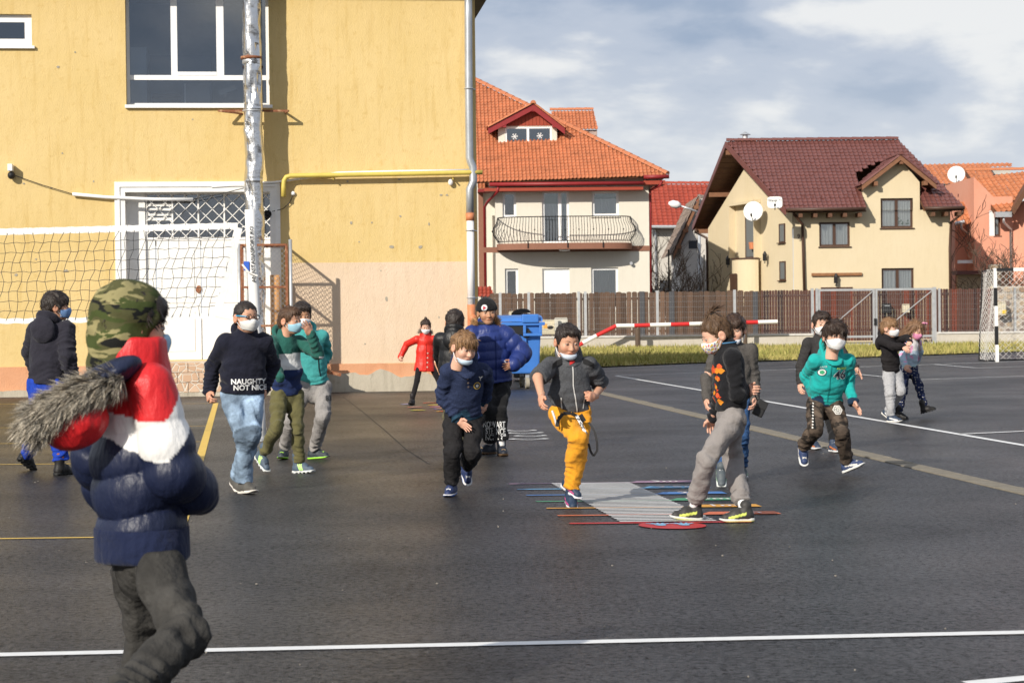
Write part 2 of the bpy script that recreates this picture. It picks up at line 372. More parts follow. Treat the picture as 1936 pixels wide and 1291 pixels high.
def window(parent, r, y, fm, fw=0.06, mull=(), trans=(), curtain=None, gl=None, sill=None, inset=0.10, back=0.45, blind=None):
    x0, x1, z0, z1 = r; f = MB(); yy = y + inset; t = 0.05
    f.box(x0, x0 + fw, yy, yy + t, z0, z1); f.box(x1 - fw, x1, yy, yy + t, z0, z1)
    f.box(x0 + fw, x1 - fw, yy, yy + t, z0, z0 + fw); f.box(x0 + fw, x1 - fw, yy, yy + t, z1 - fw, z1)
    xs = [x0 + fw]
    for m_ in mull:
        xm = x0 + (x1 - x0) * m_; f.box(xm - fw * .7, xm + fw * .7, yy - .004, yy + t, z0 + fw, z1 - fw); xs += [xm - fw * .7, xm + fw * .7]
    xs.append(x1 - fw)
    w = f.build('window', fm, parent)
    for i in range(0, len(xs), 2):
        MB().box(xs[i], xs[i + 1], yy + .02, yy + .028, z0 + fw, z1 - fw).build('pane', gl or m_glass2, w)
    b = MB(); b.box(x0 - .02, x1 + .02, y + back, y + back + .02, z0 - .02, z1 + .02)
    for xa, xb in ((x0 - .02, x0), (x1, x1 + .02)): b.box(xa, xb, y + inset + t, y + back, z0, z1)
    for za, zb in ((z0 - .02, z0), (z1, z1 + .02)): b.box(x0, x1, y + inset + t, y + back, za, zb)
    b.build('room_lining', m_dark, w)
    if curtain:
        c = MB(); n = 48; pts = []
        for i in range(n + 1):
            u = i / n; xx = x0 + fw + (x1 - x0 - 2 * fw) * u
            pts.append((xx, yy + .07 + .02 * math.sin(u * 60 + 2 * math.sin(u * 9))))
        zc = z1 - fw if blind is None else z1 - fw - (z1 - z0) * .2
        for i in range(n):
            c.poly([(*pts[i], z0 + fw), (*pts[i + 1], z0 + fw), (*pts[i + 1], zc), (*pts[i], zc)])
        c.build('curtain', curtain, w, smooth=True)
    if blind: MB().box(x0 + fw, x1 - fw, yy + .06, yy + .07, z1 - fw - (z1 - z0) * .2, z1 - fw).build('roller_blind', blind, w)
    if sill: MB().box(x0 - .05, x1 + .05, y - .06, y + inset, z0 - .05, z0 - .005).build('sill', sill, w)
    return w
def inpoly(x, y, P):
    r = False; n = len(P); j = n - 1
    for i in range(n):
        if (P[i][1] > y) != (P[j][1] > y) and x < (P[j][0] - P[i][0]) * (y - P[i][1]) / (P[j][1] - P[i][1]) + P[i][0]: r = not r
        j = i
    return r
def roof_tiles(name, poly, m, parent, tw=0.165, tl=0.25, amp=0.024, step=0.035, sub=6, thick=0.06, holes=()):
    """a pitched plane covered with rows of rolled tiles; poly[0]->poly[1] is the eave"""
    P = [Vector(p) for p in poly]; o = P[0]; u = (P[1] - P[0]).normalized(); n = u.cross(P[2] - P[0]).normalized()
    if n.z < 0: n = -n
    v = n.cross(u)
    if v.z < 0: v = -v
    uv = [((p - o).dot(u), (p - o).dot(v)) for p in P]
    hv = [[((Vector(p) - o).dot(u), (Vector(p) - o).dot(v)) for p in h] for h in holes]
    u0 = min(a for a, b in uv); u1 = max(a for a, b in uv); v0 = min(b for a, b in uv); v1 = max(b for a, b in uv)
    V = []; F = []; du = tw / sub; nu = int((u1 - u0) / du) + 1; nv = int((v1 - v0) / tl) + 1
    rr = random.Random(3)
    for j in range(nv):
        va = v0 + j * tl - .04; vb = v0 + (j + 1) * tl
        jit = {}
        for i in range(nu):
            ua = u0 + i * du; cu = ua + du / 2; cv = (va + vb) / 2 + .02
            if not inpoly(cu, cv, uv) or any(inpoly(cu, cv, h) for h in hv): continue
            k = i // sub
            if k not in jit: jit[k] = (rr.uniform(-.006, .006), rr.uniform(-.012, .012))
            jz, jv = jit[k]; b = len(V)
            for uu in (ua, ua + du):
                w = amp * (math.cos(2 * math.pi * (uu - u0) / tw) + .35 * math.cos(4 * math.pi * (uu - u0) / tw))
                for vv_, hh in ((va + jv, step - .03), (va + jv, step), (vb, 0.0)):
                    V.append(o + u * uu + v * vv_ + n * (w + hh + jz + .03))
            F += [(b, b + 3, b + 4, b + 1), (b + 1, b + 4, b + 5, b + 2)]
    ob = npmesh(name, [tuple(x) for x in V], F, m, parent, smooth=False); ob['kind'] = 'stuff'
    return ob
def ridge_caps(a, b, parent, m, r=0.11, step=0.38, name='ridge_tile'):
    a = Vector(a); b = Vector(b); L_ = (b - a).length; k = max(1, int(L_ / step)); d = (b - a) / k
    mb = MB(); dd = d.normalized(); sx = dd.cross(Vector((0, 0, 1))).normalized(); up = sx.cross(dd).normalized(); n = 6; vs_ = []
    for t, rr_ in ((-.03, r * 1.08), (1.0, r * .92)):
        for j in range(n + 1):
            g = math.pi * j / n; vs_.append(d * t + sx * math.cos(g) * rr_ + up * (math.sin(g) * rr_ - .02))
    f = [(j, j + 1, n + 2 + j, n + 1 + j) for j in range(n)]; f.append(tuple(range(n + 1)))
    mb.add(vs_, f); o = mb.build(name, m, parent, loc=a)
    for i in range(1, k): inst(o, a + d * i, parent=parent)

# ================================================================== ground
g = MB(); g.poly([(-1500, -400, 0), (1500, -400, 0), (1500, 2600, 0), (-1500, 2600, 0)])
ground = tag(g.build('asphalt_ground', m_asphalt), kind='structure')
def gline(p, q, w, m, z=.004, name='court_line', ext=0.0, parent=None, label=None):
    a = onz(*p); b = onz(*q); d = (b - a).normalized(); a = a - d * ext; b = b + d * ext; n = Vector((-d.y, d.x, 0)) * (w / 2)
    k = max(1, int((b - a).length / 1.5)); mb = MB(); rr = random.Random(int(p[0] * 7 + p[1]))
    for i in range(k):
        s0 = a + (b - a) * (i / k); s1 = a + (b - a) * ((i + 1) / k)
        mb.poly([(s0 + n).to_tuple()[:2] + (z,), (s1 + n).to_tuple()[:2] + (z,), (s1 - n).to_tuple()[:2] + (z,), (s0 - n).to_tuple()[:2] + (z,)])
    return mb.build(name, m, parent or ground, label=label)
gline((-60, 1239.5), (2000, 1194.5), .085, m_wline)
gline((1830, 1293), (2000, 1277), .085, m_wline)
gline((1165, 710.5), (2000, 853), .09, m_wline, z=.004)
gline((1165, 710.5), (2000, 681), .08, m_wline, z=.008)
gline((1765, 689.5), (1845, 696.5), .07, m_wline, z=.012); gline((1845, 696.5), (2000, 691), .07, m_wline, z=.008)
gline((1600, 706), (1720, 718.5), .07, m_wline, z=.012); gline((1720, 718.5), (2000, 709), .07, m_wline, z=.004)
gline((1815, 821.5), (2000, 813), .08, m_wline, z=.008)
gline((408, 763), (336, 1015), .08, m_yline, z=.008, ext=.05)
for p, q in (((-60, 764.5), (408, 763)), ((-60, 809.5), (396, 805.5)), ((-60, 839.5), (388, 835)), ((-60, 879), (377, 874.5)), ((-60, 1019.5), (336, 1014))):
    gline(p, q, .045, m_yline, z=.004)
# the concrete drainage channel: a row of short blocks
A = onz(1010, 713.5); B = onz(2010, 947.5); d = (B - A); Lc = d.length; d.normalize(); ang = math.atan2(d.y, d.x); n_ = int(Lc / 0.62)
blk = MB(); blk.box(0, .6, -.095, .095, -.05, .012)
b0 = blk.build('channel_block', m_conc, ground, bevel=.004, loc=A); b0.rotation_euler = (0, 0, ang)
for i in range(1, n_):
    inst(b0, A + d * (i * .62) + Vector((0, 0, rnd.uniform(-.004, .004))), (0, 0, ang + rnd.uniform(-.006, .006)), ground)
m_seam = mat('dark_asphalt_seam', (.010, .0095, .0095), .8, var=.4, vscale=30)
sp_ = [(648, 750), (690, 782), (735, 820), (768, 850), (812, 878)]
for a_, b_ in zip(sp_, sp_[1:]): gline(a_, b_, .009, m_seam, .003, 'asphalt_seam')
gr_ = MB(); rq = random.Random(21)
for i in range(90):
    c = onz(rq.uniform(0, 1936), 730 + 555 * rq.random() ** 1.6); k = rq.uniform(.003, .0075); P_ = [(c.x + k * rq.uniform(.5, 1.2) * math.cos(a), c.y + k * rq.uniform(.5, 1.4) * math.sin(a), 0.001) for a in (0, 1.3, 2.5, 3.8, 5.1)]
    gr_.prism(P_, (0, 0, k * .8))
tag(gr_.build('grit', mat('pale_grit', (.26, .235, .20), .9, var=.4, vscale=2.0)), 'scattered pale grit and crumbs on the asphalt', 'grit', kind='stuff')
# long-jump ruler painted on the asphalt
ruler = empty('jump_ruler_marking', onz(1240, 990), 0, ground); ro = ruler.location.copy()
RED0, RED1 = onz(1077, 990.5), onz(1419, 987)
LEFT3 = onz(962, 915.5)
ru = (RED1 - RED0).normalized(); rv = LEFT3 - RED0                       # rv spans the whole three metres
def rp(u, t, z=.006): return RED0 + ru * u + rv * t + Vector((0, 0, z)) - ro
def rquad(u0, u1, t0, t1, m, z, name): return MB().poly([rp(u0, t0, z), rp(u1, t0, z), rp(u1, t1, z), rp(u0, t1, z)]).build(name, m, ruler)
RL = (RED1 - RED0).length; cols = ['C03438', 'D9714A', 'DFA03A', '4F9E74', '4A7FC0', '6FB0DA', '9B7B92']
names = ['', '.5m', '1m', '1.5m', '2m', '2.5m', '3m']
lab = (1.02, 1.46)
for i in range(7):
    t = i / 6; pm = paint('ruler' + str(i), cols[i]); tw = .0115
    if i == 0:
        rquad(0, RL, -tw, tw, pm, .006, 'distance_band')
    else:
        rquad(0, .98, t - tw * .8, t + tw * .8, pm, .006, 'distance_band')
        bnd = MB().poly([rp(.98, t - tw * 1.0, .006), rp(1.48, t - tw * 1.0, .006), rp(1.48, t + tw * 4.2, .006), rp(1.04, t + tw * 4.2, .006), rp(.98, t + tw, .006)]).build('distance_tab', pm, ruler)
        vv, ff = text2d(names[i], .17, .012); mb = MB()
        rvn = rv / rv.length
        mb.add([rp(1.24, t + tw * 1.6, .010) + ru * float(a) + rvn * float(b_) for a, b_ in vv], ff); mb.build('distance_lettering', paint('letter', 'EDE6E2'), bnd)
for i in range(31):
    t = .02 + i * .032
    if t < 1.0: rquad(.33, .95, t - .0072, t + .0072, m_wline, .010, 'rung')
c0 = rp(.62, -.058, .006); disc = MB().poly([c0 + ru * .21 * math.cos(a) + rv.normalized() * .21 * math.sin(a) for a in [2 * math.pi * k / 40 for k in range(40)]]).build('start_disc', paint('ruler0', cols[0]), ruler)
for s_ in (-1, 1):
    mb = MB(); cc = c0 + ru * (.075 * s_) + Vector((0, 0, .004)); rn = rv.normalized()
    mb.poly([cc + ru * .035 * math.cos(a) + rn * .05 * math.sin(a) for a in [2 * math.pi * k / 16 for k in range(16)]])
    for k in range(5):
        a = math.radians(50 + 20 * k) ; e = cc + (ru * math.cos(a) + rn * math.sin(a)) * .115; q = (ru * -math.sin(a) + rn * math.cos(a)) * .009
        s0 = cc + (ru * math.cos(a) + rn * math.sin(a)) * .035; mb.poly([s0 - q, e - q, e + q, s0 + q])
    mb.build('footprint', paint('print', '8FC4E8'), disc)
# painted discs by the wall (a hopping game) and a second one further right
game = empty('hopping_game_marking', onz(800, 775), 0, ground); go = game.location.copy()
def pdisc(px, py, r, hx, inner, par, org):
    c = onz(px, py) - org
    rg = MB().poly([c + Vector((r * math.cos(a), r * math.sin(a), .006)) for a in [2 * math.pi * k / 28 for k in range(28)]]).build('painted_disc', paint('g' + hx, hx), par)
    MB().poly([c + Vector((r * .68 * math.cos(a), r * .68 * math.sin(a), .010)) for a in [2 * math.pi * k / 28 for k in range(28)]]).build('disc_centre', paint('g' + inner, inner), rg)
for px, py, a, b_ in ((771, 764.5, '8B9AD0', 'C7B6D8'), (784, 770, 'D8836A', 'E8B9A8'), (790, 776, 'A9BE5A', 'E6C860'), (815, 762, 'D65A48', 'E8A07A'), (825, 766, 'E3B340', 'E8D070'),
                      (828, 769.5, 'D77A8A', 'E8B0B8'), (836, 773, '8F7FC0', 'E8B080'), (842, 778, 'E0A63A', 'D8574A'), (850, 764, 'C84A50', 'E8C060'), (862, 770, '6FA8C8', 'E8E0C0')):
    pdisc(px, py, .115 if px < 800 else .13, a, b_, game, go)
game2 = empty('letter_game_marking', onz(970, 820), 0, ground); go2 = game2.location.copy()
for i, (px, py) in enumerate(((985, 814.5), (992, 819), (1003, 824.5), (1000, 830.5), (915, 823), (920, 829))):
    c = onz(px, py) - go2; mb = MB(); k = 30; w = .17 + .03 * (i % 2)
    def pt(a, r): return c + Vector((w * r * math.cos(a) * 1.1, .10 * r * math.sin(a) * (1 + .5 * math.sin(3 * a)), .006))
    for j in range(k):
        a0 = 2 * math.pi * j / k; a1 = 2 * math.pi * (j + 1) / k
        mb.poly([pt(a0, .72), pt(a1, .72), pt(a1, 1.0), pt(a0, 1.0)])
    mb.build('painted_squiggle', m_wline, game2)
pdisc(910, 803.5, .12, 'D8574A', 'E8B840', game2, go2)
# concrete apron and grit along the school wall
# ================================================================== grass strip
m_grass = mat('winter_grass_soil', (0.17, 0.15, 0.05), 0.95, var=0.35, vscale=1.2, col2=(0.22, 0.17, 0.07), bump=0.5, bscale=25)
gp = [onz(985, 699), onz(1090, 697), onz(1300, 688), onz(1500, 682), onz(1700, 674), onz(1990, 664)]
gb = [onz(1990, 648), onz(1700, 654), onz(1300, 656), onz(985, 659)]
gv = MB().poly([p + Vector((0, 0, .03)) for p in gp + gb]).build('grass_strip', m_grass); tag(gv, kind='structure')
def blades():
    rng = np.random.default_rng(5); P = [(p.x, p.y) for p in gp + gb]
    xs = [p[0] for p in P]; ys = [p[1] for p in P]; V = []; Fc = []; cols_ = []
    n = 0
    while n < 26000:
        x = rng.uniform(min(xs), max(xs)); y = min(ys) + (max(ys) - min(ys)) * rng.random() ** 1.5
        if not inpoly(x, y, P): continue
        n += 1; h = rng.uniform(.05, .16) * (1 + .6 * math.sin(x * 1.3) * math.sin(y * .9)); a = rng.uniform(0, 6.28); w = rng.uniform(.012, .03)
        lx, ly = rng.normal(0, .05, 2); b = len(V)
        V += [(x - w * math.cos(a), y - w * math.sin(a), .02), (x + w * math.cos(a), y + w * math.sin(a), .02), (x + lx, y + ly, .03 + h)]
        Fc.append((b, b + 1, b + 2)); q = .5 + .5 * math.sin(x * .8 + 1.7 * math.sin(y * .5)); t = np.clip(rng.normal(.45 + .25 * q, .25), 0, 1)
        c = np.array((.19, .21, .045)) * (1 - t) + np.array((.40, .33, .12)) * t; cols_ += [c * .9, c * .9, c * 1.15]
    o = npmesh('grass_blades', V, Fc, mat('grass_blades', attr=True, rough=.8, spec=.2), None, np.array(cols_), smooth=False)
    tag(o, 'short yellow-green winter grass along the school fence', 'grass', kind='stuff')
blades()
# ================================================================== the yellow school building
WG = onz(640, 741); SF = Frame(WG, math.radians(6.2))
school = empty('school_building', SF.o, SF.rz)
tag(school, 'large yellow rendered school building with peach lower wall on the left', 'building')
sx_r = SF.x(902, 400); sx_l = SF.x(-260, 400); sz_t = 7.2
win = SF.rect(237, -80, 508, 199); swin = SF.rect(-42, 27, 60, 87)
door = SF.rect(221, 346, 529, 679); door = (door[0], door[1], .60, door[3])
DEP = .30
win = (win[0], win[1], win[2], 7.1)
w = MB(); wall_holes(w, sx_l, sx_r, 0, sz_t, 0, [win, swin, door], DEP)
w.poly([(sx_r, 0, 0), (sx_r, 14, 0), (sx_r, 14, sz_t), (sx_r, 0, sz_t)]); w.build('wall', m_yellow, school)
# peach lower coat on the right, plinths
px0 = SF.x(549, 560); zt = SF.z(700, 496); zp = SF.z(700, 687); zp2 = SF.z(150, 692)
MB().box(px0, sx_r - .06, -.004, .02, zp, zt).build('peach_coat', m_peach, school)
def ragged(x0, x1, z0, z1, y, amp, seed, n=60):
    r = random.Random(seed); top = []; zc = 0
    for i in range(n + 1):
        zc = .7 * zc + r.uniform(-amp, amp); top.append((x0 + (x1 - x0) * i / n, z1 + zc))
    m = MB(); P = [(x0, y, z0), (x1, y, z0)] + [(a, y, b) for a, b in reversed(top)]
    m.prism(P, (0, .05, 0)); return m
ragged(px0 + .5, sx_r - .02, .0, zp, -.05, .006, 1).build('orange_plinth', m_plinth, school)
ragged(px0 + .4, sx_r - .01, -.02, .32, -.075, .05, 2, 40).build('raw_concrete_footing', m_rawc, school)
MB().box(sx_l, door[0] - .3, -.03, .02, .08, zp2).build('orange_plinth', m_plinth, school)
ragged(sx_l, door[0] - .3, -.02, .1, -.09, .012, 4).build('raw_concrete_footing', m_rawc, school)
# eaves
MB().box(sx_l, sx_r + .38, -.42, 14, sz_t, sz_t + .16).build('eaves_soffit', mat('grey_brown_soffit', (.22, .19, .16), .8, var=.2), school)
MB().tube([(sx_l, -.47, sz_t + .10), (sx_r + .42, -.47, sz_t + .10)], .07).build('gutter', m_galv, school, smooth=True)
# plaster chips and hairline cracks
chip_m = mat('bare_plaster', (.34, .31, .25), .95, var=.2, vscale=20)
chips = [(741, 467, 4.5, 3), (794, 467, 4, 3.5), (731, 565, 2.5, 5), (664, 422, 2.5, 3), (757, 409, 3, 2.5), (811, 424, 2, 3), (833, 369, 3, 1.8), (845, 369, 3, 1.8), (755, 339, 3.5, 1.6), (703, 421, 1.5, 1.5), (679, 457, 1.5, 1.5),
         (109, 127, 3, 2.5), (142, 99, 1.5, 1.5), (118, 290, 1.5, 1.5), (45, 347, 1.8, 1.8), (97, 355, 1.6, 1.4), (30, 520, 3.5, 2.5), (125, 512, 5, 2.5), (68, 490, 2, 2), (364, 226, 1.4, 1.4), (177, 343, 1.4, 1.8), (657, 343, 2, 2), (720, 512, 1.3, 1.6), (830, 600, 1.5, 2), (690, 650, 1.6, 1.4)]
for cx, cy, rx, rz_ in chips:
    c = SF.hit(cx, cy); k = 9; P = []
    for i in range(k):
        a = 2 * math.pi * i / k; q = rnd.uniform(.65, 1.25); P.append((c.x + rx * q * math.cos(a) / 107, -.008, c.z + rz_ * q * math.sin(a) / 107))
    MB().prism(P, (0, .004, 0)).build('plaster_chip', chip_m, school)
# ---- first-floor window
fw = .055
f = MB(); y0 = .16; t = .06
x0, x1, z0, z1 = win
xa = SF.x(323, 80, .16); xb = SF.x(335, 80, .16); xc = SF.x(409, 80, .16); xd = SF.x(423, 80, .16); zh = SF.z(370, 147, .16)
f.box(x0, x0 + fw, y0, y0 + t, z0, z1); f.box(x1 - fw, x1, y0, y0 + t, z0, z1)
f.box(x0 + fw, x1 - fw, y0, y0 + t, z0, z0 + .05); f.box(x0 + fw, x1 - fw, y0, y0 + t, z1 - fw, z1)
f.box(x0 + fw, x1 - fw, y0 - .003, y0 + t, zh - .045, zh + .04)
for a, b in ((xa, xb), (xc, xd)): f.box(a, b, y0 - .005, y0 + t, zh + .04, z1 - fw)
f.box(xb, xc, y0 - .012, y0 + t, zh + .04, zh + .10)
wn = f.build('window', m_white, school)
MB().box(x0 - .02, x1 + .05, -.07, y0, z0 - .055, z0).build('sill', m_white, wn)
for a, b, c, d_ in ((x0 + fw, xa, zh + .04, z1 - fw), (xb, xc, zh + .10, z1 - fw), (xd, x1 - fw, zh + .04, z1 - fw), (x0 + fw, x1 - fw, z0 + .05, zh - .045)):
    MB().box(a, b, y0 + .02, y0 + .03, c, d_).build('pane', m_glass, wn)
room = MB(); rm = mat('classroom_wall', (.42, .45, .5), .9, var=.1); ry = 2.4
room.poly([(x0 - .4, ry, z0 - .3), (x1 + .4, ry, z0 - .3), (x1 + .4, ry, z1 + .3), (x0 - .4, ry, z1 + .3)])
room.poly([(x0 - .4, .32, z0 - .3), (x0 - .4, ry, z0 - .3), (x0 - .4, ry, z1 + .3), (x0 - .4, .32, z1 + .3)])
room.poly([(x1 + .4, .32, z0 - .3), (x1 + .4, ry, z0 - .3), (x1 + .4, ry, z1 + .3), (x1 + .4, .32, z1 + .3)])
room.poly([(x0 - .4, .32, z0 - .3), (x1 + .4, .32, z0 - .3), (x1 + .4, ry, z0 - .3), (x0 - .4, ry, z0 - .3)])
room.poly([(x0 - .4, .32, z1 + .3), (x1 + .4, .32, z1 + .3), (x1 + .4, ry, z1 + .3), (x0 - .4, ry, z1 + .3)])
room.build('room_lining', rm, wn)
gm = mat('grey_equipment', (.30, .31, .33), .5); bm_ = mat('dark_books', (.05, .05, .06), .5)
st = SF.rect(290, 165, 342, 190, .45)
stk = MB()
for i in range(5):
    zz = z0 + .02 + i * .045; stk.box(st[0] + rnd.uniform(-.02, .02), st[1] + rnd.uniform(-.02, .02), .34, .6, zz, zz + .035)
stk.build('stack_of_files', bm_, wn)
a = SF.rect(352, 159, 396, 192, .5); MB().box(a[0], a[1], .45, .5, z0 + .02, a[3]).build('monitor', gm, wn)
MB().box(a[0] - .03, a[0], .45, .5, z0 + .02, a[3]).build('folder', m_white, wn)
a = SF.rect(247, 90, 277, 145, .9); MB().box(a[0], a[1], .9, 1.4, z0 - .2, a[3]).build('filing_cabinet', mat('cabinet_grey', (.6, .66, .72), .5), wn)
a = SF.rect(283, 105, 400, 150, 1.8); MB().box(a[0], a[1], 1.8, 2.1, z0 - .2, a[3]).build('cupboard', mat('cupboard', (.14, .2, .26), .5), wn)
a = SF.rect(413, 163, 448, 180, .5); mb = MB(); c = SF.hit(430, 172, .5); mb.bar(c + Vector((-.15, 0, -.05)), c + Vector((.15, 0, .06)), .11, .09); mb.bar(c + Vector((-.05, 0, -.12)), c + Vector((-.02, 0, 0)), .04); mb.build('desk_lamp', mat('lamp_grey', (.5, .5, .5), .5), wn)
MB().box(SF.x(395, 188, .45), SF.x(423, 188, .45), .4, .5, z0 + .01, z0 + .05).build('white_box', m_white, wn)
# ---- small window
window(school, swin, 0, m_white, .13, (), gl=m_glass, sill=m_white, inset=.08, back=.5)
# ---- door with white surround, grille and panelled leaves
x0, x1, z0, z1 = door
s = MB(); sw = .16
for i, (o_, yy) in enumerate(((0, -.05), (.06, -.03), (.115, .0))):
    pass
s.box(x0 - .02, x0 + sw, -.05, .28, z0, z1 + .02); s.box(x1 - sw, x1 + .02, -.05, .28, z0, z1 + .02); s.box(x0 + sw, x1 - sw, -.05, .28, z1 - sw, z1 + .02)
s.box(x0 + .03, x0 + .07, -.07, -.05, z0, z1 - .03); s.box(x1 - .07, x1 - .03, -.07, -.05, z0, z1 - .03); s.box(x0 + .07, x1 - .07, -.07, -.05, z1 - .07, z1 - .03)
sur = s.build('door_surround', m_whitep, school)
ix0, ix1, iz1 = x0 + sw, x1 - sw, z1 - sw
yb = .26
# back panel of the recess around the doors: white pier on the left, leaves, transom
dx0 = SF.x(276, 500, yb); dx1 = SF.x(512, 500, yb); ztr = SF.z(380, 452, yb); ztt = SF.z(380, 368, yb)
MB().box(ix0, dx0, yb - .05, yb + .06, z0, iz1).build('door_pier', m_whitep, sur)
MB().box(dx1, ix1, yb - .05, yb + .06, z0, iz1).build('door_pier', m_whitep, sur)
MB().box(dx0, dx1, yb - .02, yb + .05, ztt, iz1).build('door_lintel', m_whitep, sur)
xm = SF.x(381, 560, yb); xl = SF.x(296, 560, yb)
dr = empty('door', (0, 0, 0), 0, school)
for a, b in ((dx0, xl - .01), (xl + .01, xm - .008), (xm + .008, dx1)):
    MB().box(a, b, yb, yb + .05, z0, ztr - .02).build('door_leaf', m_whitep, dr, bevel=.006)
pl = MB()
for a, b in ((xl + .12, xm - .12), (xm + .12, dx1 - .12)):
    for c, d_ in ((z0 + .15, z0 + .85), (z0 + 1.0, ztr - .18)): pl.box(a, b, yb - .012, yb, c, d_)
pl.build('door_panel', m_whitep, dr, bevel=.004)
c = SF.hit(376, 547, yb - .01); MB().sphere((c.x, yb - .02, c.z), (.05, .02, .07)).build('door_handle', m_rust, dr, smooth=True)
MB().box(dx0, dx1, yb - .015, yb + .06, ztr - .02, ztr + .03).build('transom_rail', m_whitep, dr)
MB().box(dx0, dx1, yb + .04, yb + .05, ztr + .03, ztt).build('pane', m_glass, dr)
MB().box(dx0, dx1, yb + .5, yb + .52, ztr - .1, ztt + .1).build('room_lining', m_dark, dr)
xs = [SF.x(p, 410, yb) for p in (277, 326, 375, 424, 470, 512)]
tr = MB()
for q in xs: tr.box(q - .014, q + .014, yb - .02, yb + .03, ztr + .03, ztt)
tr.build('transom_bar', m_whitep, dr)
lv = MB()
for i in range(4):
    zz = SF.z(300, 387 + i * 9, yb); lv.box(xs[0] + .02, xs[1] - .02, yb + .0, yb + .03, zz - .03, zz + .02)
lv.build('vent_louvre', m_whitep, dr)
gr = MB(); hgt = ztt - ztr - .03; step = .235; X = xs[0] - hgt
while X < xs[-1]:
    for s_ in (1, -1):
        a = Vector((X, yb - .035, ztr + .03)) if s_ == 1 else Vector((X, yb - .035, ztt)); b = Vector((X + hgt, yb - .035, ztt)) if s_ == 1 else Vector((X + hgt, yb - .035, ztr + .03))
        # clip to the opening
        t0 = max(0, (xs[0] - a.x) / hgt); t1 = min(1, (xs[-1] - a.x) / hgt)
        if t1 > t0 + .02: gr.bar(a + (b - a) * t0, a + (b - a) * t1, .013)
    X += step
gr.build('lattice_grille', m_whitep, dr)
c = SF.hit(506, 405, -.06); ring = MB(); ring.tube([(c.x + .055 * math.cos(q), -.08, c.z + .055 * math.sin(q)) for q in [2 * math.pi * k / 16 for k in range(17)]], .016, 6)
ring.sphere((c.x, -.06, c.z), (.045, .03, .045)); ring.build('round_lamp', m_blk, school, smooth=True)
# ---- stone-tiled door step
m_stone = stucco('tile_grout', (.58, .50, .40), (.55, .46, .36), (.45, .36, .27), .4)
def crazy():
    m = bpy.data.materials.new('crazy_paving_tile'); m.use_nodes = True; N = m.node_tree.nodes; L = m.node_tree.links; b = N['Principled BSDF']
    b.inputs['Roughness'].default_value = .7; tc = N.new('ShaderNodeTexCoord'); v = N.new('ShaderNodeTexVoronoi'); v.feature = 'DISTANCE_TO_EDGE'; v.inputs['Scale'].default_value = 7
    v2 = N.new('ShaderNodeTexVoronoi'); v2.inputs['Scale'].default_value = 7
    mp = N.new('ShaderNodeMapping'); mp.inputs['Scale'].default_value = (1, 0.01, 1.3); L.new(tc.outputs['Object'], mp.inputs[0])
    L.new(mp.outputs[0], v.inputs['Vector']); L.new(mp.outputs[0], v2.inputs['Vector'])
    cr = N.new('ShaderNodeValToRGB'); cr.color_ramp.elements[0].color = (.50, .31, .19, 1); cr.color_ramp.elements[1].color = (.60, .42, .29, 1); L.new(v2.outputs['Color'], cr.inputs[0])
    mr = N.new('ShaderNodeMapRange'); mr.inputs[1].default_value = .03; mr.inputs[2].default_value = .06; L.new(v.outputs['Distance'], mr.inputs[0])
    mx = N.new('ShaderNodeMix'); mx.data_type = 'RGBA'; L.new(mr.outputs[0], mx.inputs[0]); mx.inputs[6].default_value = (.64, .57, .47, 1); L.new(cr.outputs[0], mx.inputs[7]); L.new(mx.outputs[2], b.inputs['Base Color'])
    bp = N.new('ShaderNodeBump'); bp.inputs['Strength'].default_value = .6; bp.inputs['Distance'].default_value = .01; L.new(mr.outputs[0], bp.inputs['Height']); L.new(bp.outputs[0], b.inputs['Normal']); return m
sy = -1.0; q0 = SF.x(232, 710, sy); q1 = SF.x(600, 710, sy)
stp = MB(); stp.box(q0, q1, sy + .02, .24, 0, .585); so = stp.build('door_step', m_stone, school)
m_cr = crazy(); nrow = 3; ncol = 9; th = .17; tw_ = (q1 - q0) / ncol
tl0 = None
for j in range(nrow):
    for i in range(ncol):
        a = q0 + i * tw_ + (tw_ / 2 if j % 2 else 0) - (0 if i or not j % 2 else 0); xa_ = a + .006; xb_ = min(a + tw_ - .006, q1)
        if xb_ - xa_ < .05: continue
        MB().box(xa_, xb_, sy, sy + .018, .07 + j * th + .005, .07 + (j + 1) * th - .005).build('stone_tile', m_cr, so)
MB().box(q0, q1, sy - .01, sy + .02, 0, .07).build('step_kerb', m_rawc, so)
# broken flower-bed wall on the right of the step
c = SF.hit(612, 700, -.6); r_ = MB(); r_.box(c.x - .12, c.x - .02, -.65, -.55, 0, c.z + .25); r_.bar((c.x - .5, -.6, c.z + .30), (c.x - .0, -.6, c.z + .30), .05); r_.bar((c.x - .35, -.62, c.z + .08), (c.x + .3, -.62, c.z - .08), .06); r_.build('rusty_bracket', m_rust, school)
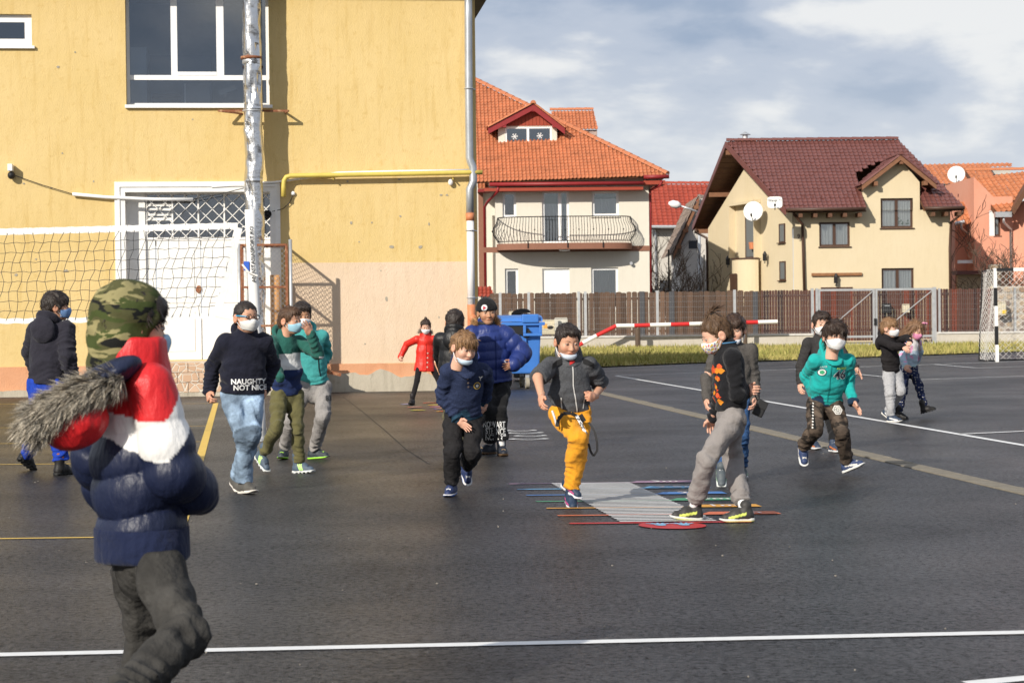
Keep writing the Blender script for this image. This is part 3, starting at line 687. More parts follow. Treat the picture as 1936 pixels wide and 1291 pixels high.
# ---- wall fittings
def spath(pts, off): return [SF.hit(px, py, -off) for px, py in pts]
MB().tube(spath([(536, 372), (536, 352), (537, 342), (541, 335), (549, 332.5), (640, 331), (760, 329), (880, 326.5), (912, 326)], .16), .042, 10).build('gas_pipe', m_gas, school, smooth=True)
MB().tube(spath([(400, 353), (520, 345), (640, 327), (760, 324), (886, 322)], .06), .022, 6).build('conduit', m_white, school, smooth=True)
MB().tube(spath([(137, 367), (200, 373), (290, 377), (365, 377)], .07), .03, 8).build('conduit', m_white, school, smooth=True)
for pts in ([(28, 332), (80, 350), (137, 367)], [(365, 377), (420, 366), (465, 355), (530, 345)], [(515, 400), (535, 395), (548, 383), (554, 368)]):
    MB().tube(spath(pts, .05), .007, 5).build('cable', m_blk, school)
c = SF.hit(21, 326, -.12); ml = MB(); ml.box(c.x - .05, c.x + .03, -.2, -.02, c.z + .02, c.z + .14); ml.build('security_camera', m_white, school, bevel=.01)
MB().sphere((c.x, -.1, c.z - .05), (.065, .08, .07)).build('flood_light', m_blk, school, smooth=True)
c = SF.hit(554, 366, -.03); MB().sphere((c.x, -.03, c.z), (.04, .03, .04)).build('junction_box', m_white, school, smooth=True)
for px, py in ((630, 333), (856, 333)):
    c = SF.hit(px, py, -.1); MB().bar((c.x, -.16, c.z - .06), (c.x, 0, c.z - .02), .02).build('pipe_clip', m_gas, school)
c = SF.hit(852, 345, -.06); MB().sphere((c.x, -.06, c.z), (.045, .05, .06)).build('bulkhead_lamp', m_pvc, school, smooth=True)
# drainpipe: grey upper run with an offset, white lower run, terracotta joints
MB().tube(spath([(885, -30), (885.5, 30), (886, 160), (887.5, 298), (889.5, 306), (894, 316), (895, 342), (891, 352), (888, 358), (888.5, 404)], .14), .068, 14).build('zinc_drainpipe', mat('zinc_pipe', (.42, .44, .46), .4, .5, var=.2, vscale=4), school, smooth=True)
MB().tube(spath([(889, 416), (890, 500), (891, 578)], .14), .066, 14).build('plastic_drainpipe', m_pvc, school, smooth=True)
MB().tube(spath([(888.5, 403), (889, 417)], .14), .076, 14).build('pipe_coupling', m_terra, school, smooth=True)
MB().tube(spath([(891, 576), (891.5, 600), (892, 742)], .14), .072, 14).build('ground_spigot', m_terra, school, smooth=True)
c = SF.hit(894, 602, -.22); MB().tube([(c.x, -.24, c.z), (c.x, -.14, c.z)], .075, 14).build('spigot_cap', m_terra, school, smooth=True)
for px, py in ((886, 168), (889, 436), (890.5, 563)):
    c = SF.hit(px, py, -.14); k = MB(); k.tube([(c.x + .075 * math.cos(q), -.14 + .075 * math.sin(q), c.z) for q in [2 * math.pi * j / 14 for j in range(15)]], .012, 5); k.bar((c.x + .07, -.14, c.z), (c.x + .13, 0, c.z), .015); k.build('pipe_clip', m_galv, school)
# ---- crumpled foil-clad flue standing off the wall
def duct():
    off = .48; a = SF.hit(474, -70, -off); b = SF.hit(486, 690, -off); n = 30; K = 190; V = []; F = []
    rg = np.random.default_rng(3); dents = [(rg.random(), rg.uniform(0, 6.28), rg.uniform(.25, .8), rg.uniform(.010, .035), rg.uniform(.012, .04)) for _ in range(170)]
    L_ = (b - a).length
    for i in range(K + 1):
        t = i / K; c = a + (b - a) * t; amp = 1.0 if t > .2 else .55
        wob = .012 * math.sin(t * 40 + 1) * amp if t > .35 else 0
        for j in range(n):
            th = 2 * math.pi * j / n; r = .165
            for (dt, da, dw, dl, dd) in dents:
                dz = abs(t - dt)
                if dz < dl:
                    df = abs((th - da + math.pi) % (2 * math.pi) - math.pi)
                    if df < dw: r -= dd * amp * (1 - df / dw) * (1 - dz / dl)
            if abs((t * L_) % 1.25) < .03: r += .006
            V.append((c.x + wob + r * math.cos(th), c.y + r * math.sin(th), c.z))
    for i in range(K):
        for j in range(n): F.append((i * n + j, i * n + (j + 1) % n, (i + 1) * n + (j + 1) % n, (i + 1) * n + j))
    o = npmesh('duct', V, F, m_metal, flue, smooth=False)
flue = empty('flue_duct', SF.o, SF.rz); tag(flue, 'tall crumpled silver foil-clad flue pipe in front of the school window', 'flue')
duct()
def ringat(px, py, r, h, m, nm):
    c = SF.hit(px, py, -.48); MB().tube([(c.x, -.48, c.z - h), (c.x, -.48, c.z + h)], r, 20).build(nm, m, flue, smooth=True)
ringat(475, 110, .185, .022, m_rust, 'rusty_collar'); ringat(475, 116, .155, .05, m_galv, 'collar_neck')
c0, c1 = SF.hit(413, 210, -.3), SF.hit(545, 210, -.3); br = MB(); br.bar(c0, c1, .035); br.bar((c0.x, -.3, c0.z), (c0.x + .4, 0, c0.z - .02), .03); br.bar((c1.x, -.3, c1.z), (c1.x - .05, 0, c1.z), .03); br.build('wall_bracket', m_rust, flue)
ringat(477.5, 210, .175, .012, m_galv, 'strap')
# ---- rusty mesh cage at its foot
cage = empty('mesh_cage', SF.o, SF.rz); tag(cage, 'rusty wire-mesh cage around the foot of the flue beside the door', 'cage')
ca = SF.hit(458, 690, -1.02).x; cb = SF.hit(544, 690, -1.02).x; ctz = SF.z(500, 463, -1.02); y1, y2 = -1.02, -.06; cz = .57
fr = MB()
for xx in (ca, cb):
    for yy in (y1, y2): fr.bar((xx, yy, .0), (xx, yy, ctz), .045)
for zz in (cz + .08, cz + .62, cz + 1.28, ctz):
    fr.bar((ca, y1, zz), (cb, y1, zz), .035); fr.bar((cb, y1, zz), (cb, y2, zz), .035); fr.bar((ca, y1, zz), (ca, y2, zz), .035)
fr.bar((ca, y2, ctz), (cb, y2, ctz), .035)
fr.build('frame', m_rust, cage)
MB().tube([(cb + .07, y1, .0), (cb + .07, y1, ctz + .09)], .03, 8).build('post', m_galv, cage, smooth=True)
MB().tube([(ca - .03, y1, .0), (ca - .03, y1, ctz + .02)], .03, 8).build('post', m_galv, cage, smooth=True)
def chain(p, u, w_, h_, stp_, nm, r=.0022):
    mb = MB(); u = Vector(u); z = Vector((0, 0, 1)); k = -h_
    while k < w_:
        for s_ in (0, 1):
            t0 = max(0, -k); t1 = min(h_, w_ - k)
            if t1 > t0:
                A_ = p + u * (k + t0) + z * (t0 if not s_ else h_ - t0); B_ = p + u * (k + t1) + z * (t1 if not s_ else h_ - t1); mb.bar(A_, B_, r * 2)
        k += stp_
    mb.build(nm, m_galv, cage, kind='stuff')
chain(Vector((ca, y1 + .01, cz)), (1, 0, 0), cb - ca, ctz - cz, .085, 'wire_mesh'); chain(Vector((cb - .01, y1, cz)), (0, 1, 0), y2 - y1, ctz - cz, .085, 'wire_mesh')
MB().tube([((ca + cb) / 2 + .18, -.3, .58), ((ca + cb) / 2 + .18, -.3, cz + 1.5)], .09, 12).build('orange_pipe', mat('orange_pipe', (.62, .32, .12), .6, var=.1), cage, smooth=True)
# ================================================================== volleyball post and net
vg = onz(493.5, 833); vpost = empty('volleyball_post', vg); tag(vpost, 'white padded volleyball post with black vertical web address lettering', 'net post')
vt = at(472.5, 397, vg.y) - vg; r_ = .058
pm = MB(); dirv = vt.normalized()
def sq(c, r): return [c + Vector((r * math.cos(a) * (1.06 if abs(math.sin(2 * a)) > .7 else 1), r * math.sin(a), 0)) for a in [2 * math.pi * k / 20 for k in range(20)]]
V = []; F = []
for i in range(9):
    V += sq(vt * (i / 8), r_)
for i in range(8):
    for j in range(20): F.append((i * 20 + j, i * 20 + (j + 1) % 20, (i + 1) * 20 + (j + 1) % 20, (i + 1) * 20 + j))
F += [tuple(range(20))[::-1], tuple(range(160, 180))]
pm.add(V, F); pm.build('padded_post', mat('white_vinyl', (.80, .79, .77), .35, var=.03), vpost, smooth=True)
tcn = at(475, 482, vg.y - r_ - .006) - vg
text3d('lettering', 'ANASTASIASPORT.RO', .062, at(477.5, 481, vg.y - r_ * 1.06 - .008) - vg, dirv, (-1, 0, 0), m_black, vpost, bold=.012)
st_ = MB(); c = at(466, 503, vg.y - .07) - vg; st_.box(c.x - .03, c.x + .03, c.y, c.y + .04, c.z - .05, c.z + .05); st_.build('blue_ratchet', mat('blue_strap', (.02, .10, .5), .5), vpost, bevel=.005)
rp_ = MB(); rp_.tube([at(458, 500, vg.y - .07) - vg, at(470, 515, vg.y - .08) - vg, at(487, 522, vg.y - .07) - vg], .012, 6); rp_.build('strap', m_rope, vpost); rp_ = MB(); rp_.tube([at(452, 432, vg.y) - vg, at(463, 428, vg.y) - vg, at(474, 424, vg.y) - vg], .006, 5); rp_.build('tension_rope', m_rope, vpost); rp_ = MB(); rp_.tube([at(407, 598, vg.y) - vg, at(445, 606, vg.y) - vg, at(484, 612, vg.y) - vg], .004, 5)
rp_.build('tension_rope', m_rope, vpost)
MB().tube([(0, 0, -.01), (0, 0, .03)], .085, 20).build('ground_sleeve', m_galv, vpost)
NF = Frame(vg, math.radians(4.0)); net = empty('volleyball_net', NF.o, NF.rz); tag(net, 'sagging black volleyball net with white tapes across the school door', 'net')
TL, TR, BR, BL = NF.hit(-150, 445), NF.hit(450, 431), NF.hit(407, 597), NF.hit(-150, 607)
def bil(u, v):
    p = TL * (1 - u) * (1 - v) + TR * u * (1 - v) + BR * u * v + BL * (1 - u) * v
    return p + Vector((0, .05 * math.sin(u * 5 + v * 3), -.02 * math.sin(math.pi * u) * v))
sm = MB(); nu_, nv_ = 34, 9
for i in range(nu_ + 1):
    u = i / nu_; sm.tube([bil(min(1, u + .006 * math.sin(k * 2.1 + i)), k / 9) + Vector((.008 * math.sin(k * 5 + i * 3), 0, 0)) for k in range(10)], .0035, 4, False)
for j in range(1, nv_):
    v = j / nv_; sm.tube([bil(k / 60, v) + Vector((0, 0, .007 * math.sin(k * 1.8 + j))) for k in range(61)], .0035, 4, False)
sm.build('net_mesh', m_blk, net, kind='stuff')
def tape(pts, w_, nm):
    mb = MB(); k = len(pts)
    for i in range(k - 1):
        a, b = pts[i], pts[i + 1]; dv = (b - a).normalized(); nrm = Vector((-dv.z, 0, dv.x)) * (w_ / 2); y = Vector((0, .012, 0))
        mb.add([a - nrm, b - nrm, b + nrm, a + nrm, a - nrm + y, b - nrm + y, b + nrm + y, a + nrm + y], [(0, 1, 2, 3), (7, 6, 5, 4), (3, 2, 6, 7), (0, 4, 5, 1)])
    mb.build(nm, mat('white_net_tape', (.80, .79, .76), .8, var=.08, vscale=14, bump=.4, bscale=40), net)
tape([bil(k / 60, 0) + Vector((0, 0, .02 + .004 * math.sin(k * 2.3))) for k in range(61)], .07, 'head_tape')
tape([bil(k / 60, 1) + Vector((0, 0, .006 * math.sin(k * 1.7))) for k in range(61)], .055, 'foot_tape')
tape([bil(1, k / 8) + Vector((.01, -.004, 0)) for k in range(9)], .085, 'edge_tape')
# ================================================================== house with the orange roof and the round balcony
F1 = Frame(at(1080, 600, 85), math.radians(1.0)); h1 = empty('orange_roof_house', F1.o, F1.rz)
tag(h1, 'cream house with orange tiled hip roof, dormer and curved black balcony railing', 'house')
def R1(a, b, c, d, y=0.0): return F1.rect(a, b, c, d, y)
x0 = F1.x(937, 450); x1 = F1.x(1227.5, 450); ze = F1.z(1080, 348)
hs = [R1(950, 363, 976, 411), R1(1025, 361, 1076, 459), R1(1119, 361, 1170, 409), R1(955, 508, 980, 590), R1(1026, 508, 1077, 612), R1(1118, 506, 1169, 585)]
w = MB(); wall_holes(w, x0, x1, -.2, ze + .3, 0, hs, .16)
w.poly([(x1, 0, -.2), (x1, 10, -.2), (x1, 10, ze + .3), (x1, 0, ze + .3)]); w.poly([(x0, 0, -.2), (x0, 1.6, -.2), (x0, 1.6, ze + .3), (x0, 0, ze + .3)])
xl_ = F1.x(903, 450, 1.6); w.poly([(xl_, 1.6, -.2), (x0, 1.6, -.2), (x0, 1.6, ze + .3), (xl_, 1.6, ze + .3)])
w.build('wall', m_cream, h1)
m_green = mat('green_blind', (.10, .17, .06), .8)
window(h1, hs[0], 0, m_white, .1, sill=None); window(h1, hs[1], 0, m_white, .1, (.66,), curtain=m_curt, blind=m_green)
window(h1, hs[2], 0, m_white, .11, curtain=m_curt, blind=m_green, sill=m_cream); window(h1, hs[3], 0, m_white, .1); window(h1, hs[5], 0, m_white, .1, curtain=mat('white_curtain', (.6, .6, .56), .9))
dd = hs[4]; d1 = MB().box(dd[0] + .06, dd[1] - .06, .1, .15, dd[2], dd[3] - .06).build('door', m_white, h1, bevel=.008); MB().box(dd[0] + .06, dd[0], .08, .16, dd[2], dd[3]).box(dd[1] - .06, dd[1], .08, .16, dd[2], dd[3]).box(dd[0], dd[1], .08, .16, dd[3] - .06, dd[3]).build('door_frame', m_white, d1)
cx = (dd[0] + dd[1]) / 2; ar = MB(); ar.tube([(cx + .28 * math.cos(a), .10, dd[3] - .75 + .28 * math.sin(a)) for a in [math.pi * k / 12 for k in range(13)]], .012, 5); ar.bar((cx - .28, .10, dd[3] - .75), (cx + .28, .10, dd[3] - .75), .02); ar.build('door_moulding', m_white, d1)
# band and pilaster
zb0, zb1 = F1.z(1080, 476), F1.z(1080, 466)
MB().box(F1.x(913, 470, 0), x1 + .02, -.03, .02, zb0, zb1).build('brown_band', m_band, h1)
MB().box(F1.x(905, 450, 1.4), F1.x(914, 450, 1.4), 1.4, 1.7, 0, ze).build('brown_pilaster', m_band, h1)
# balcony: slab with a rounded front, railing of bellied bars
bx0, bx1 = F1.x(939, 466), F1.x(1194, 466); bc = (bx0 + bx1) / 2; bw = (bx1 - bx0) / 2; bd = 1.25; bz = F1.z(1066, 460, -.8)
def bcurve(t):   # t in -1..1 around the rounded edge, from wall to wall
    a = t * math.pi / 2; c_, s_ = math.cos(a), math.sin(a)
    return Vector((bc + bw * math.copysign(abs(s_) ** .62, s_), -bd * abs(c_) ** .62, 0))
pts = [bcurve(-1 + 2 * k / 40) for k in range(41)]
MB().prism([p + Vector((0, 0, bz - .26)) for p in pts], (0, 0, .26)).build('balcony_slab', m_band, h1)
rail = empty('balcony_railing', (0, 0, 0), 0, h1); zr = F1.z(1066, 410, -.9); hb = zr - bz
# even spacing by arc length
fine = [bcurve(-1 + 2 * k / 800) for k in range(801)]; acc = [0]
for a, b in zip(fine, fine[1:]): acc.append(acc[-1] + (b - a).length)
def arc(s):
    L_ = s * acc[-1]; i = 0
    lo, hi = 0, 800
    while lo < hi:
        mid = (lo + hi) // 2
        if acc[mid] < L_: lo = mid + 1
        else: hi = mid
    return fine[min(lo, 800)], lo
for nm, zz, rr_ in (('handrail', zr, .022), ('base_rail', bz + .09, .018)):
    MB().tube([arc(k / 60)[0] * .985 + Vector((bc * .015, 0, zz)) for k in range(61)], rr_, 6).build(nm, m_black, rail)
prof = [(.09, 0), (.18, .05), (.35, .19), (.5, .22), (.65, .17), (.8, .05), (1.0, 0)]
nb = 58; base_b = None
bar_m = MB(); bar_m.tube([(0, -o_, hb * f_) for f_, o_ in prof], .012, 5); base_b = bar_m.build('baluster', m_black, rail)
knob = MB().sphere((0, -.225, hb * .5), .034, 8, 6).build('knob', m_black, rail, smooth=True)
for k in range(nb):
    p, i = arc((k + .5) / nb); q = fine[min(i + 4, 800)] - fine[max(i - 4, 0)]; ang = math.atan2(q.y, q.x)
    loc = p * .985 + Vector((bc * .015, 0, bz)); rot = (0, 0, ang)
    if k == 0: base_b.location = loc; base_b.rotation_euler = rot; knob.location = loc; knob.rotation_euler = rot
    else:
        inst(base_b, loc, rot, rail)
        if k % 5 == 3: inst(knob, loc, rot, rail)
for s_ in (.28, .5, .72):
    p, i = arc(s_); MB().bar(p + Vector((0, -.03, bz - .2)), p + Vector((0, -.03, bz + .12)), .04).build('railing_bracket', m_black, rail)
MB().sphere((bc, -.6, bz - .28), (.25, .25, .05)).build('ceiling_light', m_white, h1, smooth=True)
c = F1.hit(1193, 498, -.1); MB().tube([(c.x, 0, c.z), (c.x, -.2, c.z)], .07, 10).build('wall_light', m_galv, h1)
# eaves, gutter, downpipes
ye = -.75; zE = F1.z(1080, 345, ye)
MB().box(F1.x(915, 350, ye), F1.x(1216, 350, ye), ye, .0, zE - .34, zE - .20).build('fascia', m_redw, h1)
MB().tube([F1.hit(925, 349, ye - .08), F1.hit(1217, 346.5, ye - .08)], .085, 8).build('gutter', m_redm, h1, smooth=True)
MB().box(F1.x(1217, 340, ye), F1.x(1258, 340, ye), ye, .6, zE - .12, zE + .05).build('fascia', m_redw, h1)
MB().tube([F1.hit(1217, 335, ye - .08), F1.hit(1265, 334, ye - .08)], .09, 8).build('gutter', m_redm, h1, smooth=True)
MB().tube([F1.hit(942, 352, ye), F1.hit(941, 362, ye), F1.hit(922, 382, .2), F1.hit(916, 392, 1.0), F1.hit(918, 545, 1.0)], .06, 8).build('downpipe', m_redm, h1, smooth=True)
MB().tube([F1.hit(1251, 342, ye), F1.hit(1249, 350, ye), F1.hit(1229, 360, .1), F1.hit(1229.5, 380, .1), F1.hit(1230, 560, .1)], .06, 8).build('downpipe', m_redm, h1, smooth=True)
# main roof plane and hip
E0, E1 = F1.hit(893, 345, ye - .05), F1.hit(1264, 331, ye - .05); E1.z = E0.z + .12; T = F1.hit(884, 147, 6.6)
E1 = F1.hit(1264, 332, ye - .05)
dA, dB, dC = F1.hit(942, 275, 1.8), F1.hit(1053, 275, 1.8), F1.hit(1008, 225, 3.6)
roof = empty('roof', (0, 0, 0), 0, h1)
roof_tiles('tile_field', [E0, E1, T], m_clay, roof)
ridge_caps(E1 + Vector((-.05, 0, .08)), T + Vector((0, 0, .08)), roof, m_clay, .13, .42)
bk = MB(); BR_ = Vector((E1.x, 15, E1.z)); bk.poly([E1, BR_, T]); bk.poly([E0 - Vector((0, 0, .05)), E1 - Vector((0, 0, .05)), T - Vector((0, 0, .05))]); bk.build('roof_deck', m_soffit, roof)
# small lower roof pieces at the left
roof_tiles('tile_field', [F1.hit(903, 357, .6), F1.hit(925, 357, .6), F1.hit(925, 338, 1.3), F1.hit(903, 338, 1.3)], m_clay, roof)
MB().box(F1.x(903, 360, .6), F1.x(926, 360, .6), .55, 1.6, F1.z(915, 363, .6), F1.z(915, 358, .6)).build('fascia', m_redm, h1)
# dormer
dy = 1.75; dor = empty('dormer', (0, 0, 0), 0, h1)
dw = F1.rect(955, 240, 1043, 275.5, dy); wl = F1.rect(942, 238, 1053, 277, dy)
dm = MB(); wall_holes(dm, wl[0], wl[1], wl[2], wl[3], dy, [dw], .15)
for xx in (wl[0], wl[1]): dm.poly([(xx, dy, wl[2] - .1), (xx, dy + 2.8, wl[2] - .1), (xx, dy + 2.8, wl[3]), (xx, dy, wl[3])])
dm.build('dormer_wall', m_cream, dor)
ww = window(dor, dw, dy, m_white, .075, (.49,), gl=glass('dormer_glass', (.45, .52, .58), .2), inset=.02, back=.7)
for px, py in ((973, 258.5), (1020.5, 257)):
    c = F1.hit(px, py, dy + .0); sn = MB()
    for k in range(3):
        a = math.pi * k / 3 + .1; v = Vector((math.cos(a), 0, math.sin(a)))
        sn.bar(c - v * .13 + Vector((0, .0, 0)), c + v * .13, .03, .01, up=(0, 1, 0))
        for s_ in (1, -1):
            for e in (-.55, .55): b_ = Vector((math.cos(a + e), 0, math.sin(a + e))); sn.bar(c + v * s_ * .085, c + v * s_ * .085 + b_ * s_ * .05, .022, .01, up=(0, 1, 0))
    sn.build('snowflake', m_white, dor)
ap = F1.hit(1008, 197, dy - .35); le = F1.hit(923, 242, dy - .35); re = F1.hit(1068, 243, dy - .35)
ga = F1.hit(1008, 207, dy); gl_ = F1.hit(953, 239, dy); gr_ = F1.hit(1048, 239, dy)
nbd = 14
for k in range(nbd):
    xa = gl_.x + (gr_.x - gl_.x) * k / nbd; xb = gl_.x + (gr_.x - gl_.x) * (k + 1) / nbd - .012
    def top(x): return (gl_.z + (ga.z - gl_.z) * (x - gl_.x) / (ga.x - gl_.x)) if x < ga.x else (ga.z + (gr_.z - ga.z) * (x - ga.x) / (gr_.x - ga.x))
    MB().prism([(xa, dy - .02, wl[3] - .01), (xb, dy - .02, wl[3] - .01), (xb, dy - .02, top(xb)), (xa, dy - .02, top(xa))], (0, .04, 0)).build('gable_board', m_redw, dor)
back = Vector((0, 4.2, 0))
for a, b in ((le, ap), (ap, re)):
    MB().prism([a, b, b + Vector((0, 0, -.26)), a + Vector((0, 0, -.26))], (0, .05, 0)).build('barge_board', m_redm, dor)
    MB().prism([a + Vector((0, .05, -.05)), b + Vector((0, .05, -.05)), b + Vector((0, .05, -.12)), a + Vector((0, .05, -.12))], back).build('dormer_soffit', m_redm, dor)
lo_, hi_ = (le + Vector((0, 0, -.02)), ap + Vector((0, 0, -.02)))
roof_tiles('tile_field', [le + Vector((0, -.05, 0)), le + back * .45, ap + back * 1.0, ap + Vector((0, -.05, 0))], m_clay, dor)
roof_tiles('tile_field', [re + Vector((0, -.05, 0)), re + back * .45, ap + back * 1.0, ap + Vector((0, -.05, 0))], m_clay, dor)
ridge_caps(ap + Vector((0, -.1, .05)), ap + back * .9 + Vector((0, 0, .05)), dor, m_clay, .12)
for p, s_ in ((le, 1), (re, -1)): ridge_caps(p + Vector((0, 0, .05)), ap + Vector((0, 0, .05)), dor, m_clay, .075, .38, 'verge_tile')
for c in (F1.hit(1008, 208, dy - .2), F1.hit(953, 238, dy - .2), F1.hit(1048, 238, dy - .2)): MB().box(c.x - .09, c.x + .09, dy - .33, dy + .1, c.z - .08, c.z + .08).build('purlin_end', m_redm, dor)
# rear dormer seen beyond the hip
q = [F1.hit(1095, 246, 7.5), F1.hit(1130, 245, 7.5), F1.hit(1122, 209, 9), F1.hit(1040, 210, 9)]; q.insert(0, F1.hit(1060, 246, 7.5)); q.pop(1)
roof_tiles('tile_field', q, m_clay, roof); MB().box(F1.x(1090, 250, 7.6), F1.x(1129, 250, 7.6), 7.6, 9, F1.z(1110, 262, 7.6), F1.z(1110, 246, 7.6)).build('dormer_cheek', mat('peeling_wood', (.4, .3, .26), .8, var=.3), roof)
ridge_caps(q[3] + Vector((0, 0, .05)), q[2] + Vector((0, 0, .05)), roof, m_clay)
# brick-red cap of the side wall beside the school
MB().box(F1.x(905, 550, -1.5), F1.x(932, 550, -1.5), -1.6, -1.3, 0, F1.z(915, 556, -1.5)).build('side_wall', m_cream, h1)
roof_tiles('wall_cap_tiles', [F1.hit(903, 561, -1.75), F1.hit(934, 561, -1.75), F1.hit(929, 545, -1.2), F1.hit(903, 545, -1.2)], m_rroof, h1)

# ================================================================== house with the dark red roof
F2 = Frame(at(1650, 590, 84), 0.0); h2 = empty('red_roof_house', F2.o); tag(h2, 'pale yellow house with dark red metal roof, satellite dishes and brown windows', 'house')
def P2(px, py, y): return F2.hit(px, py, y)
x0 = F2.x(1500, 470); x1 = F2.x(1797, 470); ze = F2.z(1650, 398)
hs = [F2.rect(1549, 420, 1607, 466), F2.rect(1665, 375, 1726, 431), F2.rect(1667, 507, 1728, 580)]
w = MB(); dxa, dxb = F2.x(1632, 380), F2.x(1739, 380)
wall_holes(w, x0, x1, -.2, ze, 0, [hs[0], (hs[1][0], hs[1][1], hs[1][2], ze), hs[2]], .15)
zap = P2(1703, 303, 0); zd = F2.z(1690, 345)
zx = hs[1][3]
for a, b in ((dxa, hs[1][0]), (hs[1][1], dxb)): w.poly([(a, 0, ze), (b, 0, ze), (b, 0, zx), (a, 0, zx)])
w.poly([(dxa, 0, zx), (dxb, 0, zx), (dxb, 0, zd), (dxa, 0, zd)]); w.poly([(dxa, 0, zd), (dxb, 0, zd), (zap.x, 0, zap.z)])
for xx in (dxa, dxb): w.poly([(xx, 0, ze - .3), (xx, 3.4, ze - .3), (xx, 3.4, zd), (xx, 0, zd)])
# gable side wall (runs back to the left)
gA, gB = P2(1499, 470, 0), P2(1339, 470, 9.2); gAp = P2(1404, 308, 4.6); gm_ = P2(1416, 470, 4.6)
zg0, zg1 = P2(1499, 392, 0).z, P2(1339, 432, 9.2).z
w.poly([(gA.x, 0, -.2), (gB.x, 9.2, -.2), (gB.x, 9.2, zg1), (gm_.x, 4.6, gAp.z), (gA.x, 0, zg0)])
w.poly([(x1, 0, -.2), (x1, 9.2, -.2), (x1, 9.2, ze), (x1, 0, ze)])
w.build('wall', m_cream2, h2)
for i, r in enumerate(hs): window(h2, r, 0, m_brown, .085, (.5,), curtain=m_curt, sill=m_brown)
c = hs[1]; pl_ = MB()
for k in range(14): pl_.sphere((c[0] + .95 + rnd.uniform(-.2, .25), .2, c[2] + .16 + rnd.uniform(0, .25)), rnd.uniform(.03, .07), 6, 4)
pl_.build('window_plant', mat('pot_plant', (.05, .12, .04), .8), h2)
# gable-wall openings, built in a frame that follows that wall
gdir = (gB - gA); gdir.z = 0; gl2 = gdir.length; gn = Vector((gdir.y, -gdir.x, 0)).normalized()
if gn.y > 0: gn = -gn
gu = -gdir.normalized()                       # left to right as seen
def gpt(px, py, off=0.0):
    a = F2.loc(CAM); d = ray(px, py); o_ = Vector((gA.x, 0, 0)) + gn * off; t = (o_ - a).dot(gn) / d.dot(gn); return a + d * t
def gbox(px0, py0, px1, py1, o0, o1, nm, m, parent=h2, bevel=0):
    a = gpt(px0, (py0 + py1) / 2); b = gpt(px1, (py0 + py1) / 2); z0 = gpt((px0 + px1) / 2, py1).z; z1 = gpt((px0 + px1) / 2, py0).z
    P = [Vector((a.x, a.y, z0)), Vector((b.x, b.y, z0)), Vector((b.x, b.y, z1)), Vector((a.x, a.y, z1))]
    return MB().prism([p + gn * o0 for p in P], gn * (o1 - o0)).build(nm, m, parent, bevel=bevel)
for a, b, c, d_ in ((1474.5, 424, 1485, 458), (1475.5, 495, 1486, 529), (1411, 405, 1428, 487)):
    f_ = gbox(a - 1, b - 1, c, d_ + 1, .005, .03, 'window', m_brown); gbox(a + 1.2, b + 1.5, c - 1.6, d_ - 1.5, .031, .036, 'pane', mat('dim_glass', (.16, .17, .17), .12), f_)
    gbox(a - 2.5, d_ + 1, c + 1, d_ + 2.6, .0, .1, 'sill', m_brown, f_)
for a, b, c, d_, in ((1389, 386, 1390.5, 488), (1437, 377, 1438, 488)): gbox(a, b, c, d_, 0, .32, 'recess_pier', m_cream2)
gbox(1389, 382, 1438, 387, 0, .32, 'recess_lintel', m_cream2)
# rounded entrance bay
bcn = gpt(1418, 520, 0.2); bay = MB(); rad = .95; hz_ = gpt(1418, 489, .8).z; ring = []
for k in range(17):
    a = math.pi * k / 16; ring.append(bcn + gu * (-math.cos(a) * rad) + gn * (math.sin(a) * rad * .8))
bay.prism([Vector((p.x, p.y, -.2)) for p in ring], (0, 0, hz_ + .2)).build('entrance_bay', m_cream2, h2)
MB().prism([Vector((p.x, p.y, hz_)) + (p - bcn) * .05 for p in ring], (0, 0, .06)).build('bay_coping', m_brown, h2)
e = bcn + gn * (rad * .8 + .01) ; dm_ = MB(); dm_.prism([Vector((e.x, e.y, -.1)) + gu * s_ * .34 + Vector((0, 0, z_)) for s_, z_ in ((-1, 0), (1, 0), (1, gpt(1410, 516).z + .05), (-1, gpt(1410, 516).z + .05))], gn * .05).build('door', m_brown, h2)
for px, py in ((1376, 496), (1446, 488), (1580.5, 530)):
    p = gpt(px, py, .22) if px < 1500 else P2(px, py, -.2)
    l = MB(); l.prism([p + Vector((.09 * math.cos(a), .09 * math.sin(a), -.12)) for a in [math.pi * k / 3 for k in range(6)]], (0, 0, .26)); l.tube([p + Vector((0, 0, .14)), p + Vector((0, 0, .3))], [.11, .02], 6); l.tube([p + Vector((0, 0, -.12)), p + Vector((0, 0, -.22)), p + Vector((.0, .2, -.2))], .02, 5); l.build('wall_lantern', m_black, h2)
gp_ = gpt(1423, 471, .1); MB().tube([gp_, gp_ + Vector((0, 0, .3))], [.14, .18], 10).build('flower_pot', m_terra, h2)
# front trim
a = F2.rect(1534, 516, 1629, 521.5); MB().box(a[0], a[1], -.1, .0, a[2], a[3]).build('timber_beam', mat('timber_beam', (.26, .12, .05), .7, var=.3, vscale=8), h2)
a = F2.rect(1552, 543, 1612, 600); MB().box(a[0], a[1], -.03, .02, a[2], a[3]).build('garage_door', m_brown, h2)
text3d('house_number', '9', .26, P2(1510, 447, -.015), (1, 0, 0), (0, 0, 1), m_brown, h2, bold=.02)
# roof planes
ye = -.75
EL, ER = P2(1487, 396, ye), P2(1823, 391, ye); RL_, RR_ = P2(1374, 269, 4.6), P2(1698, 266, 4.6); ER.z = EL.z; RR_.z = RL_.z
RE = P2(1311, 428, 10.2); RE2 = Vector((ER.x, 10.2, RE.z))
roof2 = empty('roof', (0, 0, 0), 0, h2)
cg = [P2(1632, 388, 0), P2(1739, 388, 0)]
